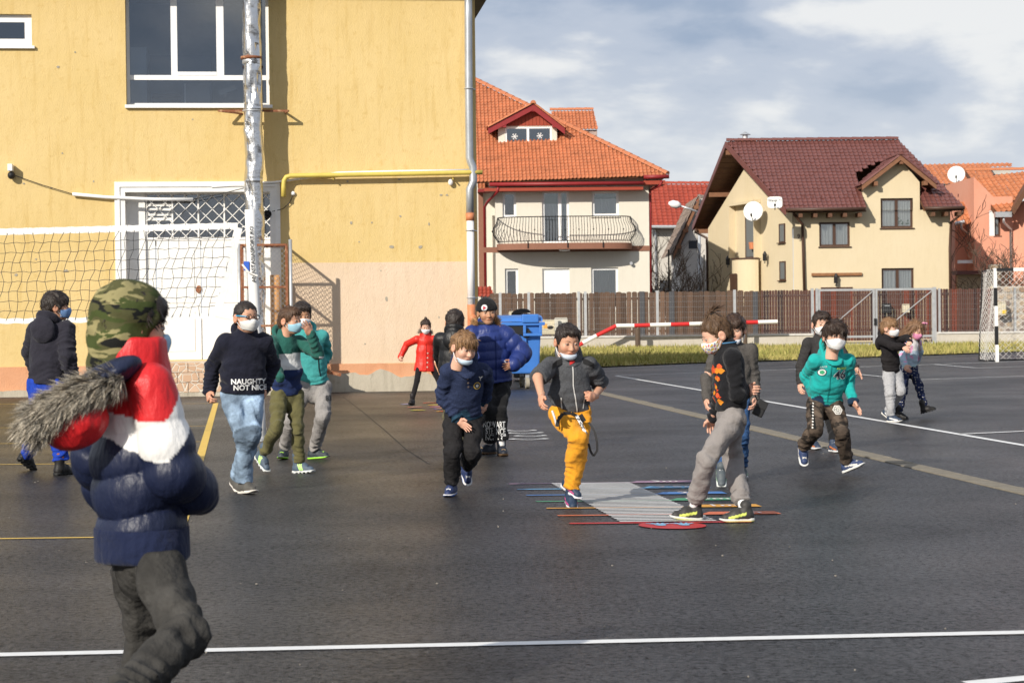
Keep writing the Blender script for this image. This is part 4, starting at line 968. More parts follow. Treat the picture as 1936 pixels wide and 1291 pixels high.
# leave the slot in front of the cross gable open
nslope = lambda x, f: EL + (RL_ - EL) * f
hole = [Vector((dxa, ye - .2, EL.z - .1)), Vector((dxb, ye - .2, EL.z - .1))]
def onroof(x, y): f = (y - ye) / (4.6 - ye); return Vector((x, y, EL.z + (RL_.z - EL.z) * f))
hole = [onroof(dxa, ye - .3), onroof(dxb, ye - .3), onroof(dxb, 1.9), onroof((dxa + dxb) / 2, 2.9), onroof(dxa, 1.9)]
roof_tiles('tile_field', [EL, ER, RR_, RL_], m_mroof, roof2, tw=.20, tl=.30, amp=.018, step=.03, holes=[hole])
dk = MB(); t_ = Vector((0, 0, -.14))
dk.poly([EL + t_, onroof(dxa, ye) + t_, onroof(dxa, 4.6) + t_, RL_ + t_]); dk.poly([onroof(dxb, ye) + t_, ER + t_, RR_ + t_, onroof(dxb, 4.6) + t_])
dk.build('roof_deck', m_soffit, roof2)
rear = MB(); rear.prism([RL_, RR_, RE2, RE], (0, 0, -.16)); rear.build('roof_slope', m_soffit, roof2)
# exposed boards and rafters under the verge
vn = (RE - RL_)
for k in range(16):
    p = RL_ + vn * ((k + .05) / 16); q_ = RL_ + vn * ((k + .95) / 16); sh = Vector((1.35, 0, 0)) * (1 if k > 2 else .6)
    MB().prism([p + Vector((0, 0, -.165)), q_ + Vector((0, 0, -.165)), q_ + sh + Vector((0, 0, -.165)), p + sh + Vector((0, 0, -.165))], (0, 0, -.025)).build('soffit_board', m_soffit, roof2)
for a, b in ((RL_, RE), (RL_, EL)):
    MB().prism([a + Vector((-.02, 0, .03)), b + Vector((-.02, 0, .03)), b + Vector((-.02, 0, -.24)), a + Vector((-.02, 0, -.24))], (-.05, 0, 0)).build('barge_board', m_mroof, roof2)
m_beam = mat('timber_purlin', (.20, .09, .045), .7, var=.2)
for f in (.03, .52, .97):
    p = RL_ + vn * f + Vector((0, 0, -.35)); MB().bar(p, p + Vector((1.6, 0, 0)), .16, .2).build('purlin', m_beam, roof2)
ridge_caps(RL_ + Vector((0, 0, .07)), RR_ + Vector((0, 0, .07)), roof2, m_mroof, .12, .5)
rs = MB(); rs.poly([ER, RR_, RE2]); rs.build('verge', m_mroof, roof2)
for k in range(9):
    xx = EL.x + .6 + k * .62
    if xx < dxa - .2: MB().box(xx - .08, xx + .08, ye + .06, .0, EL.z - .34, EL.z - .16).build('rafter_end', m_soffit, roof2)
for k in range(3): MB().box(dxb + .35 + k * .55, dxb + .5 + k * .55, ye + .06, 0, EL.z - .34, EL.z - .16).build('rafter_end', m_soffit, roof2)
for a, b in ((EL.x, dxa - .05), (dxb + .05, ER.x)): MB().tube([(a, ye - .06, EL.z - .02), (b, ye - .06, EL.z - .02)], .075, 8).build('gutter', m_brown, h2, smooth=True)
for k in range(20):
    xx = EL.x + .5 + k * .36
    if xx < dxa - .1 or dxb + .3 < xx < ER.x: p = onroof(xx, ye + .75); MB().bar(p + Vector((0, 0, .02)), p + Vector((0, -.04, .15)), .04, .015).build('snow_guard', m_mroof, roof2)
# cross gable
cap_ = P2(1703, 294, -.5); cl = P2(1641, 345, -.5); cr_ = P2(1765, 343, -.5); cr_.z = cl.z
bk_ = Vector((0, 3.3, 0)); yk = Vector((0, 1.25, 0))
roof_tiles('tile_field', [cl + Vector((-.25, 0, -.12)), cl + Vector((-.25, 1.55, -.12)), cap_ + bk_, cap_], m_mroof, roof2, tw=.2, tl=.3, amp=.018)
roof_tiles('tile_field', [cr_ + Vector((.12, 0, -.12)), cr_ + Vector((.12, 1.55, -.12)), cap_ + bk_, cap_], m_mroof, roof2, tw=.2, tl=.3, amp=.018)
for a in (cl + Vector((-.25, 0, -.12)), cr_ + Vector((.12, 0, -.12))):
    MB().prism([a, cap_, cap_ + Vector((0, 0, -.2)), a + Vector((0, 0, -.2))], (0, .06, 0)).build('barge_board', m_beam, roof2)
    MB().prism([a + Vector((0, .06, -.03)), cap_ + Vector((0, .06, -.03)), cap_ + bk_ * .9 + Vector((0, .06, -.03)), a + Vector((0, 1.5, -.03))], (0, 0, -.1)).build('roof_deck', m_soffit, roof2)
    d_ = (cap_ - a); s_ = .1
    ridge_caps(a + Vector((0, .05, .05)), cap_ + Vector((0, .05, .05)), roof2, m_mroof, .08, .45, 'verge_tile')
ridge_caps(cap_ + Vector((0, -.05, .06)), cap_ + bk_ + Vector((0, 0, .06)), roof2, m_mroof, .11)
for p in (P2(1655, 347, -.3), P2(1749, 346, -.3), P2(1703, 306, -.3)): MB().box(p.x - .08, p.x + .08, -.45, .05, p.z - .1, p.z + .08).build('purlin', m_beam, roof2)
ch = P2(1409, 262, 5.6); MB().box(ch.x - .35, ch.x + .45, 5.3, 5.9, RL_.z - .6, ch.z - .02).build('chimney', mat('brick_chimney', (.30, .10, .06), .8, var=.3, vscale=8), roof2)
cw = MB(); cw.tube([(ch.x, 5.6, ch.z), (ch.x, 5.6, ch.z + .14)], .12, 8); cw.tube([(ch.x, 5.6, ch.z + .16), (ch.x, 5.6, ch.z + .3)], [.26, .02], 8); cw.build('chimney_cowl', m_galv, roof2)
# downpipes
for pts in ([(1500, 398), (1501, 405), (1517, 424), (1518.5, 470), (1521, 560)],):
    MB().tube([P2(a, b, -.5 if i < 2 else -.1) for i, (a, b) in enumerate(pts)], .06, 8).build('downpipe', m_brown, h2, smooth=True)
MB().tube([P2(1820, 393, -.7), P2(1820, 403, -.7), P2(1798, 421, -.1), P2(1796, 470, -.1), P2(1797, 560, -.1)], .06, 8).build('downpipe', m_brown, h2, smooth=True)
MB().tube([P2(1315, 432, 9.8), P2(1317, 440, 9.8), P2(1336, 450, 9.25), P2(1337, 470, 9.25), P2(1338, 560, 9.25)], .06, 8).build('downpipe', m_brown, h2, smooth=True)
def dish(nm, c, r, nrm, label, square=False, txt=None):
    root = empty(nm, c); tag(root, label, 'satellite dish'); nrm = Vector(nrm).normalized(); xx = Vector((0, 0, 1)).cross(nrm).normalized(); zz = nrm.cross(xx)
    V = []; F = []; n = 32; K = 6
    for i in range(K + 1):
        for j in range(n):
            a = 2 * math.pi * j / n; ca, sa = math.cos(a), math.sin(a)
            if square: k_ = 1 / max(abs(ca) ** 5 + abs(sa) ** 5, 1e-6) ** .2; ca *= k_; sa *= k_ * .8
            rr = r * i / K; V.append(nrm * (.22 * r * ((i / K) ** 2 - 1)) + xx * ca * rr + zz * sa * rr)
    for i in range(K):
        for j in range(n): F.append((i * n + j, i * n + (j + 1) % n, (i + 1) * n + (j + 1) % n, (i + 1) * n + j))
    m = MB(); m.add(V, F); o = m.build('reflector', mat('white_enamel', (.78, .77, .74), .4, var=.04), root, smooth=True)
    md = o.modifiers.new('s', 'SOLIDIFY'); md.thickness = .02
    arm = MB(); arm.tube([zz * (-r) , nrm * r * .8 - zz * r * .55], .02, 6); arm.build('feed_arm', m_black, root)
    MB().tube([nrm * r * .75 - zz * r * .6, nrm * r * .95 - zz * r * .42], .045, 8).build('receiver', m_black, root)
    MB().tube([-nrm * .2 * r, -nrm * (.2 * r + .35)], .035, 6).build('mount', m_black, root)
    if txt: text3d('lettering', txt[0], txt[1], nrm * .015 + zz * txt[2], -xx if (-xx).x > 0 else xx, zz, m_black, root)
    return root
dish('satellite_dish', gpt(1424, 399.5, .7) + F2.o, .43, (-.35, -1, .12), 'round white satellite dish on the gable of the red-roofed house')
dish('satellite_dish', gpt(1465, 383, 1.5) + F2.o, .31, (-.12, -1, .15), 'squarish white satellite dish with printed lettering below the red roof', True, ('Orange TV', .13, .08))
# ================================================================== grey houses between
F3 = Frame(at(1280, 580, 112), 0); h3 = empty('red_tiled_house', F3.o); tag(h3, 'grey house with bright red tiled roof seen between the two big houses', 'house')
MB().box(F3.x(1236, 480), F3.x(1345, 480), 0, 8, -.2, F3.z(1280, 428)).build('wall', m_greyr, h3)
roof_tiles('tile_field', [F3.hit(1215, 427, -.6), F3.hit(1350, 427, -.6), F3.hit(1350, 348, 4), F3.hit(1215, 348, 4)], m_rroof, h3, tw=.28, tl=.40, amp=.02)
MB().prism([F3.hit(1215, 429, -.6), F3.hit(1350, 429, -.6), F3.hit(1350, 349, 4) , F3.hit(1215, 349, 4)], (0, .05, -.15)).build('roof_deck', m_soffit, h3)
ridge_caps(F3.hit(1215, 347, 4), F3.hit(1350, 347, 4), h3, m_rroof, .14, .6)
MB().tube([F3.hit(1216, 429, -.7), F3.hit(1300, 429, -.7)], .09, 8).build('gutter', m_galv, h3); MB().tube([F3.hit(1236, 432, -.5), F3.hit(1239, 440, -.1), F3.hit(1240, 560, -.1)], .06, 6).build('downpipe', m_galv, h3)
for a in ((1247, 530, 1270, 560), (1283, 522, 1296, 535), (1305, 525, 1314, 540)): MB().box(*F3.rect(*a)[:2], -.02, .02, *F3.rect(*a)[2:]).build('window', m_dark, h3)
F3b = Frame(at(1310, 580, 101), 0); h3b = empty('grey_gabled_house', F3b.o); tag(h3b, 'grey gabled house with brown verge behind the street lamp', 'house')
pa = [F3b.hit(1287, 555), F3b.hit(1352, 555), F3b.hit(1352, 371), F3b.hit(1325, 376), F3b.hit(1287, 465)]; pa[0].z = pa[1].z = -.2
MB().prism(pa, (0, 6, 0)).build('wall', mat('pale_grey_render', (.55, .52, .48), .9, var=.1), h3b)
va, vb = F3b.hit(1273, 481, -.4), F3b.hit(1322, 372, -.4); MB().prism([va, vb, vb + Vector((0, 0, -.3)), va + Vector((0, 0, -.3))], (0, .1, 0)).build('barge_board', m_beam, h3b)
roof_tiles('tile_field', [va + Vector((0, 0, 0)), va + Vector((0, 7, 0)), vb + Vector((0, 7, 0)), vb], mat('grey_brown_tile', (.22, .17, .14), .8, var=.2), h3b, tw=.3, tl=.4)
roof_tiles('tile_field', [F3b.hit(1320, 392, -.4), F3b.hit(1352, 392, -.4), F3b.hit(1352, 368, 2), F3b.hit(1318, 370, 2)], MATS['grey_brown_tile'], h3b, tw=.3, tl=.4)
MB().box(*F3b.rect(1302, 455, 1318, 470)[:2], -.02, .02, *F3b.rect(1302, 455, 1318, 470)[2:]).build('window', m_dark, h3b)
for px, py in ((1279, 463), (1292, 432), (1312, 388)): c = F3b.hit(px, py, -.4); MB().box(c.x - .02, c.x + .25, -.42, .2, c.z - .2, c.z - .02).build('purlin', m_beam, h3b)
# ================================================================== coral house on the right
F4 = Frame(at(1880, 580, 90), 0); h4 = empty('coral_house', F4.o); tag(h4, 'coral pink house with orange tiled roofs at the right edge', 'house')
pts = [F4.hit(1842, 570), F4.hit(1990, 570), F4.hit(1990, 330), F4.hit(1842, 345)]; pts[0].z = pts[1].z = -.2
wq = F4.rect(1870, 398, 1892, 446)
xw0 = F4.x(1842, 450); xw1 = F4.x(1915, 450)
w = MB(); wall_holes(w, xw0, xw1, -.2, F4.z(1880, 372), 0, [wq], .3); w.poly([(xw0, 0, F4.z(1880, 372)), (F4.x(1878, 380), 0, F4.z(1880, 372)), (xw0, 0, F4.z(1842, 335))])
w.poly([(xw0, 0, -.2), (xw0, 6, -.2), (xw0, 6, F4.z(1842, 335)), (xw0, 0, F4.z(1842, 335))])
a = F4.x(1806, 500, 1.5); w.poly([(a, 1.5, -.2), (xw0, 1.5, -.2), (xw0, 1.5, F4.z(1820, 415, 1.5)), (a, 1.5, F4.z(1820, 425, 1.5))])
w.poly([(xw1, 0, -.2), (xw1 + 4, -3.5, -.2), (xw1 + 4, -3.5, 7), (xw1, 0, F4.z(1915, 385))]); w.build('wall', m_coral, h4)
window(h4, (wq[0] + .25, wq[1], wq[2], wq[3]), .05, m_brown, .07, curtain=m_curt, sill=m_brown)
MB().box(wq[0], wq[0] + .25, .02, .28, wq[2], wq[3]).build('white_reveal', m_white, h4)
roof_tiles('tile_field', [F4.hit(1884, 402, -.7), F4.hit(1912, 399, -.7), F4.hit(1975, 322, 3.2), F4.hit(1825, 324, 3.2)], m_clay2, h4, tw=.24, tl=.36, amp=.03)
dk = MB(); q = [F4.hit(1884, 402, -.7), F4.hit(1825, 324, 3.2)]; dk.prism([q[0], q[1], q[1] + Vector((0, 0, -.22)), q[0] + Vector((0, 0, -.22))], (.05, .05, 0)); dk.build('barge_board', m_soffit, h4)
sl = [F4.hit(1912, 398, -1.2), F4.hit(1905, 396, 1.0), F4.hit(1960, 310, 1.0), F4.hit(1968, 305, -1.2)]; MB().prism(sl, (.12, 0, -.2)).build('verge', m_soffit, h4)
ridge_caps(F4.hit(1825, 322, 3.2), F4.hit(1975, 320, 3.2), h4, m_clay2, .12, .5)
MB().box(F4.x(1880, 405, -.8), F4.x(1911, 405, -.8), -1.0, -.7, F4.z(1895, 411, -.8), F4.z(1895, 401, -.8)).build('rain_hopper', m_galv, h4)
MB().tube([F4.hit(1897, 410, -.85), F4.hit(1898, 420, -.8), F4.hit(1911, 433, -.1), F4.hit(1912, 530, -.1)], .065, 8).build('downpipe', m_galv, h4, smooth=True)
roof_tiles('tile_field', [F4.hit(1806, 432, .6), F4.hit(1845, 418, .6), F4.hit(1845, 370, 2.2), F4.hit(1818, 385, 2.2)], m_clay2, h4, tw=.24, tl=.36, amp=.03)
MB().tube([F4.hit(1806, 423, .5), F4.hit(1823, 419, .5)], .08, 8).build('gutter', m_galv, h4); MB().tube([F4.hit(1817, 421, .5), F4.hit(1818, 432, .6), F4.hit(1832, 443, 1.4), F4.hit(1833, 530, 1.4)], .06, 8).build('downpipe', m_galv, h4, smooth=True)
c = F4.rect(1810, 492, 1858, 498, .5); MB().box(c[0], c[1], .3, .5, c[2], c[3]).build('white_lamp_bar', m_white, h4)
c = F4.rect(1805, 512, 1900, 519, -2.5); MB().box(c[0], c[1], -3, -2, c[2], c[3]).build('porch_roof', m_mroof, h4); c = F4.rect(1810, 519, 1880, 560, -2.4); MB().box(c[0], c[1], -2.4, -2.2, 0, c[3]).build('porch_wall', m_cream2, h4)
F5 = Frame(at(1820, 580, 106), 0); h5 = empty('white_walled_house', F5.o); tag(h5, 'white walled house with orange roof behind the round dish', 'house')
MB().box(F5.x(1785, 400), F5.x(1852, 400), 0, 6, -.2, F5.z(1820, 347)).build('wall', m_white, h5)
roof_tiles('tile_field', [F5.hit(1738, 350, -.4), F5.hit(1885, 347, -.4), F5.hit(1866, 309, 3), F5.hit(1738, 311, 3)], m_clay2, h5, tw=.26, tl=.4, amp=.03)
MB().box(F5.x(1870, 318, 3.5), F5.x(1910, 318, 3.5), 3.5, 5, F5.z(1890, 330, 3.5), F5.z(1890, 317, 3.5)).build('chimney_wall', m_greyr, h5)
roof_tiles('chimney_cap_tiles', [F5.hit(1868, 317, 3.3), F5.hit(1911, 316, 3.3), F5.hit(1911, 310, 4.4), F5.hit(1868, 311, 4.4)], m_clay2, h5, tw=.26, tl=.4, amp=.03)
dish('satellite_dish', at(1808, 330, 99), .43, (-.25, -1, .2), 'round white satellite dish above the gap beside the coral house', txt=None)
# ================================================================== fences
FY = 75.0; FF = Frame((0, FY, 0), 0); fence = empty('mesh_fence', (FF.hit(1240, 600).x, FY, 0)); tag(fence, 'galvanised wire mesh fence on a pale concrete plinth beyond the grass', 'fence')
fo = fence.location.x
def fx(px, py=600, y=0): return FF.x(px, py, y) - fo
zt0 = FF.z(1240, 552); zpl = FF.z(1240, 637)
m_plc = stucco('pale_plinth', (.52, .48, .42), (.46, .42, .35), (.34, .30, .24), .5)
for a, b in ((908, 1536), (1770, 2010)):
    MB().box(fx(a), fx(b), -.15, .15, -.05, zpl).build('plinth', m_plc, fence); MB().box(fx(a), fx(b), -.19, .19, zpl, zpl + .07).build('plinth_coping', mat('coping', (.55, .53, .5), .9, var=.15), fence)
posts = [946, 1000, 1094.5, 1107, 1243, 1389]
for p in posts: MB().box(fx(p) - .05, fx(p) + .05, -.05, .05, zpl, zt0 + .05).build('post', m_galv, fence)
for p in (1776, 1919, 1990): MB().box(fx(p) - .04, fx(p) + .04, -.05, .05, zpl, FF.z(1776, 545)).build('post', m_galv, fence)
m_wire = mat('grey_wire', (.17, .175, .185), .6, .2)
def wires(a, b, z0, z1, par, nm='wire_panel', y=0.0):
    mb = MB(); xx = a
    while xx < b: mb.box(xx - .0022, xx + .0022, y - .0022, y + .0022, z0, z1); xx += .075
    zz = z0 + .05
    while zz < z1: mb.box(a, b, y - .007, y - .003, zz - .004, zz + .004); zz += .2
    return mb.build(nm, m_wire, par, kind='stuff')
ed = [910] + posts + [1534]
for a, b in zip(ed, ed[1:]): wires(fx(a) + .04, fx(b) - .04, zpl + .07, zt0, fence)
wires(fx(1777), fx(1919), zpl + .07, FF.z(1776, 547), fence); wires(fx(1919), fx(2005), zpl + .07, FF.z(1776, 547), fence)
gate = empty('mesh_gate', (FF.hit(1655, 600).x, FY, 0)); tag(gate, 'double wire mesh gate with galvanised frame and diagonal braces', 'gate'); goff = gate.location.x
def gx(px, py=600): return FF.x(px, py) - goff
gz0, gz1 = .02, FF.z(1655, 546)
gpost = MB()
for p, ww_ in ((1536, .10), (1544.5, .09), (1767, .12)): MB().box(gx(p) - ww_ / 2, gx(p) + ww_ / 2, -.06, .06, 0, gz1 + .04).build('gate_post', m_galv, gate)
for a, b in ((1549, 1652), (1657, 1764)):
    lf = MB(); xa, xb = gx(a), gx(b); zm = FF.z(1655, 636)
    for zz in (gz1 - .03, zm, .06): lf.box(xa, xb, -.03, .03, zz - .04, zz + .04)
    for xx in (xa, xb): lf.box(xx - .04, xx + .04, -.032, .032, .02, gz1 + .01)
    o = lf.build('gate_leaf', m_galv, gate)
    z_a = FF.z(a, 618 if a < 1600 else 638); MB().bar((xa + .1, -.05, zm + .1), (xb - .05, -.05, gz1 - .1), .05, .03).build('brace', m_galv, o)
    wires(xa + .05, xb - .05, .08, gz1 - .05, o)
MB().box(gx(1652), gx(1657), -.08, -.03, FF.z(1655, 615), FF.z(1655, 602)).build('latch', m_black, gate)
# board fences behind, board by board
BF = Frame((0, 79.5, 0), 0)
bf = empty('board_fence', (BF.hit(1180, 600).x, 79.5, 0)); tag(bf, 'weathered brown vertical board fence in front of the orange-roofed house', 'fence'); bo = bf.location.x
protos = []
for k in range(5):
    wv = .185 + .012 * k; h_ = 1.0; pr = MB(); pr.prism([(-wv / 2, 0, 0), (wv / 2, 0, 0), (wv / 2, 0, .985), (wv * .25, 0, 1.0), (-wv * .25, 0, 1.0), (-wv / 2, 0, .985)], (0, .025, 0))
    me = pr.build('board', m_wood, bf); protos.append(me)
px = 931.0; first = [True] * 5; zb = .12
shades = [m_wood] + [mat('brown_fence_wood_' + t, tuple(c * s for c in (0.098, 0.056, 0.034)), 0.8, var=0.35, vscale=6, stretch=(3, 3, 0.4), bump=0.3, bscale=30) for t, s in (('dark', .7), ('pale', 1.45), ('grey', 1.1))]
i = 0
while px < 1437:
    k = rnd.randrange(5); top = BF.z(px, 555.5 - (px - 930) * .012 + rnd.uniform(-1.2, 1.2)); o = protos[k] if first[k] else protos[k].copy()
    if not first[k]: COL.objects.link(o); o.parent = bf
    first[k] = False; o.location = (BF.x(px, 600) - bo, rnd.uniform(-.012, .012), zb); o.scale = (1, 1, top - zb); o.rotation_euler = (0, rnd.uniform(-.006, .006), 0)
    if rnd.random() < .55:
        o.material_slots[0].link = 'OBJECT'; o.material_slots[0].material = rnd.choice(shades)
    px += (.215 + rnd.uniform(-.012, .02)) * FPX / 79.5
for z_ in (.55, 1.85): MB().box(BF.x(930, 600) - bo, BF.x(1437, 600) - bo, .03, .08, z_, z_ + .09).build('rail', shades[1], bf)
for p in (1214, 1270, 1428): MB().box(BF.x(p, 600) - bo - .1, BF.x(p, 600) - bo + .1, -.04, .1, 0, BF.z(p, 551)).build('post', mat('dark_grey_post', (.06, .06, .065), .7), bf)
bf2 = empty('slat_fence', (BF.hit(1655, 600).x, 79.5, 0)); tag(bf2, 'dark reddish-brown slat fence with rounded tops behind the mesh gate', 'fence'); bo2 = bf2.location.x
pr = MB(); wv = .10; pr.prism([(-wv / 2, 0, 0), (wv / 2, 0, 0), (wv / 2, 0, .98), (wv * .3, 0, .995), (-wv * .3, 0, .995), (-wv / 2, 0, .98)], (0, .03, 0)); sl0 = pr.build('slat', m_wood2, bf2)
sh2 = [m_wood2] + [mat('red_brown_fence_wood_' + t, c, 0.6, var=0.35, vscale=6, stretch=(3, 3, 0.3)) for t, c in (('dark', (.035, .012, .009)), ('red', (.15, .032, .014)), ('mid', (.09, .035, .022)))]
px = 1441.0; n = 0
while px < 1880:
    o = sl0 if n == 0 else sl0.copy()
    if n: COL.objects.link(o); o.parent = bf2
    top = BF.z(px, 548.5 - (px - 1440) * .008 + rnd.uniform(-.8, .8)); o.location = (BF.x(px, 600) - bo2, rnd.choice((0, .035)), .12); o.scale = (1, 1, top - .12)
    if rnd.random() < .5: o.material_slots[0].link = 'OBJECT'; o.material_slots[0].material = rnd.choice(sh2)
    px += .112 * FPX / 79.5; n += 1
for z_ in (.5, 1.9): MB().box(BF.x(1440, 600) - bo2, BF.x(1880, 600) - bo2, .07, .12, z_, z_ + .09).build('rail', sh2[1], bf2)
# stone wall pieces: a pillar at the right and the low base showing under the gate
def stones(nm, px0, py0, px1, py1, Y, sz, label):
    Fs = Frame((0, Y, 0), 0); r = Fs.rect(px0, py0, px1, py1); root = empty(nm, ((r[0] + r[1]) / 2, Y, 0)); tag(root, label, 'wall'); cx = root.location.x; zlo = max(-.02, r[2])
    MB().box(r[0] - cx, r[1] - cx, .0, .35, zlo, r[3]).build('mortar_core', mat('mortar', (.42, .38, .33), .95, var=.15), root)
    rr = random.Random(int(px0)); nx = max(2, int((r[1] - r[0]) / sz)); nz = max(2, int((r[3] - zlo) / sz)); sm_ = [mat('stone_' + str(k), c, .85, var=.25, vscale=9, bump=.5, bscale=25) for k, c in enumerate(((.30, .20, .13), (.38, .29, .2), (.22, .17, .14), (.42, .33, .24)))]
    for i in range(nx):
        for j in range(nz):
            ccx = r[0] - cx + (i + .5 + (.5 if j % 2 else 0) * .6) * (r[1] - r[0]) / nx; ccz = zlo + (j + .5) * (r[3] - zlo) / nz; k = rr.randrange(5, 8); P = []
            if ccx > r[1] - cx: continue
            for a in range(k):
                an = 2 * math.pi * (a + rr.uniform(-.25, .25)) / k; q = sz * .5 * rr.uniform(.8, 1.02); P.append((min(max(ccx + q * math.cos(an) * 1.1, r[0] - cx), r[1] - cx), -.03, min(max(ccz + q * math.sin(an) * .95, zlo), r[3])))
            MB().prism(P, (0, .05, 0)).build('stone', rr.choice(sm_), root)
stones('stone_pillar', 1882, 541, 1940, 632, 78.0, .26, 'rubble stone pillar behind the goal net at the right edge')
stones('stone_pillar', 1872, 500, 1893, 541, 86.0, .3, 'narrow rubble stone pier below the porch of the coral house')
stones('stone_base', 1690, 640, 1768, 662, 78.5, .27, 'low rubble stone base showing under the mesh gate')
# meter boxes, letter box, notice
def ubox(nm, px0, py0, px1, py1, Y, m, label, cat, extra=None):
    Fs = Frame((0, Y, 0), 0); r = Fs.rect(px0, py0, px1, py1); root = empty(nm, ((r[0] + r[1]) / 2, Y, 0)); tag(root, label, cat); cx = root.location.x
    b = MB().box(r[0] - cx, r[1] - cx, -.12, .12, r[2], r[3]).build('case', m, root, bevel=.015)
    MB().box(r[0] - cx + .05, r[1] - cx - .05, -.13, -.12, r[2] + .05, r[3] - .08).build('door', m, root, bevel=.004)
    MB().box(r[0] - cx + .02, r[1] - cx - .02, -.14, .14, r[3], r[3] + .03).build('lid', m, root)
    if extra: extra(root, cx, r)
    return root
def gasx(root, cx, r):
    mx_ = (r[0] + r[1]) / 2 - cx; mz = (r[2] + r[3]) / 2; MB().sphere((mx_ + .12, -.13, mz), (.13, .02, .07)).build('meter_window', m_black, root, smooth=True)
    MB().box(mx_ - .15, mx_ + .0, -.135, -.13, r[3] - .3, r[3] - .12).build('sticker', mat('orange_sticker', (.7, .35, .06), .6), root)
    MB().tube([(mx_ + .2, 0, r[2]), (mx_ + .2, 0, 0)], .025, 6).build('pipe', m_gas, root)
ubox('gas_meter_box', 1019, 606, 1050, 632, 77.2, m_beige, 'cream gas meter box with oval window and orange sticker beside the blue bin', 'meter box', gasx)
ubox('gas_meter_box', 1048.5, 602, 1073, 632, 77.0, mat('grey_beige_box', (.55, .53, .46), .5), 'taller cream utility box right of the meter with the oval window', 'meter box', lambda root, cx, r: MB().tube([(0, 0, r[2]), (0, 0, 0)], .025, 6).build('pipe', m_gas, root))
ubox('gas_meter_box', 962, 590, 978, 600, 77.3, m_beige, 'small cream utility box behind the dark bin lid', 'meter box', lambda root, cx, r: MB().tube([(0, 0, r[2]), (0, 0, 0)], .025, 6).build('pipe', m_gas, root))
ubox('letter_box', 1668, 575, 1684, 592, 79.2, m_blk, 'black letter box on the dark slat fence behind the gate', 'letter box', lambda root, cx, r: MB().box(-.1, .1, -.16, -.13, r[3] - .08, r[3] - .05).build('slot', m_galv, root))
ubox('notice_box', 1706, 576, 1719, 591, 79.2, m_beige, 'small beige box on the slat fence right of the letter box', 'box')
ubox('meter_cabinet', 1886, 572, 1901, 596, 77.6, m_beige, 'cream meter cabinet beside the stone pillar behind the goal', 'meter box', lambda root, cx, r: MB().box(.0, .15, -.15, -.13, r[2] + .06, r[2] + .2).build('sticker', mat('yellow_sticker', (.75, .5, .05), .6), root))
# striped barrier boom on wooden posts
BY = onz(1206, 659).y; boom = empty('barrier_boom', (at(1206, 659, BY).x, BY, 0)); tag(boom, 'bent red and white striped barrier boom on a wooden post', 'barrier'); bx = boom.location
m_rp = mat('red_barrier_paint', (.55, .02, .02), .5, var=.1); m_wp = mat('white_barrier_paint', (.75, .73, .70), .5, var=.08)
stops = [(1090, 655), (1102, 648.5), (1128, 634.5), (1165, 616), (1199, 615.5), (1229, 614.5), (1268, 613.5), (1303, 612.5), (1340, 611.5), (1372, 610.5), (1408, 609.5), (1433, 609), (1470, 608)]
for i, (a, b) in enumerate(zip(stops, stops[1:])):
    MB().tube([at(a[0], a[1], BY) - bx, at(b[0], b[1], BY) - bx], .075, 10).build('stripe', m_wp if i % 2 else m_rp, boom, smooth=False)
MB().tube([(0, 0, 0), (0, 0, at(1206, 620, BY).z)], .10, 8).build('post', m_bark, boom)
c = at(1409, 660, BY) - bx; MB().tube([Vector((c.x, 0, 0)), at(1409, 612, BY) - bx], .08, 8).build('post', m_bark, boom)
# lamp on the mesh fence, street lamp
lp = empty('street_lamp', (at(1322, 560, 97).x, 97, 0)); tag(lp, 'grey street lamp with pale cobra head between the houses', 'street lamp'); lo2 = Vector(lp.location)
MB().tube([Vector((0, 0, 0)), at(1322, 400, 97) - lo2], [.09, .06], 8).build('pole', m_galv, lp, smooth=True)
MB().tube([at(1322, 402, 97) - lo2, at(1303, 395, 97) - lo2, at(1285, 389, 97) - lo2], .05, 8).build('arm', m_galv, lp, smooth=True)
a, b = at(1287, 389, 97) - lo2, at(1264, 384, 97) - lo2; hd = MB(); hd.tube([a, a + (b - a) * .3, a + (b - a) * .7, b], [.09, .19, .18, .06], 10); hd.build('lamp_head', m_white, lp, smooth=True)
# bare shrubs
def shrub(nm, base, h, spread, n, seed, label, cat, r0=.03, wild=.5):
    rr = random.Random(seed); root = empty(nm, base); tag(root, label, cat); tw = MB(); tr = MB()
    def grow(mb, p, d, L_, r, lev):
        pts = [p.copy()]; k = 5
        for i in range(k):
            d = (d + Vector((rr.uniform(-1, 1), rr.uniform(-1, 1), rr.uniform(-.5, .7))) * wild * .35).normalized(); p = p + d * L_ / k; pts.append(p.copy())
        mb.tube(pts, [max(.010, r * (1 - .75 * i / k)) for i in range(k + 1)], 4, False)
        if lev < 3:
            for q in range(rr.randrange(3, 6)):
                a = pts[rr.randrange(1, k + 1)]; grow(tw, a, (d + Vector((rr.uniform(-1, 1), rr.uniform(-1, 1), rr.uniform(-.2, .8))) * .9).normalized(), L_ * rr.uniform(.45, .7), r * .55, lev + 1)
    for i in range(n):
        a = rr.uniform(0, 6.28); grow(tr, Vector((spread * .3 * math.cos(a), spread * .2 * math.sin(a), 0)), Vector((math.cos(a) * spread / h, math.sin(a) * .3, 1)).normalized(), h * rr.uniform(.55, .8), r0, 0)
    tr.build('stems', m_bark, root); tw.build('twigs', m_bark, root, kind='stuff')
shrub('bare_shrub', (at(1252, 600, 90).x, 90, 0), 4.0, 1.2, 7, 11, 'leafless shrub left of the street lamp pole, above the board fence', 'shrub')
shrub('bare_shrub', (at(1293, 600, 92).x, 92, 0), 4.0, 1.5, 7, 12, 'leafless shrub nearest the yellow gable wall, above the board fence', 'shrub')
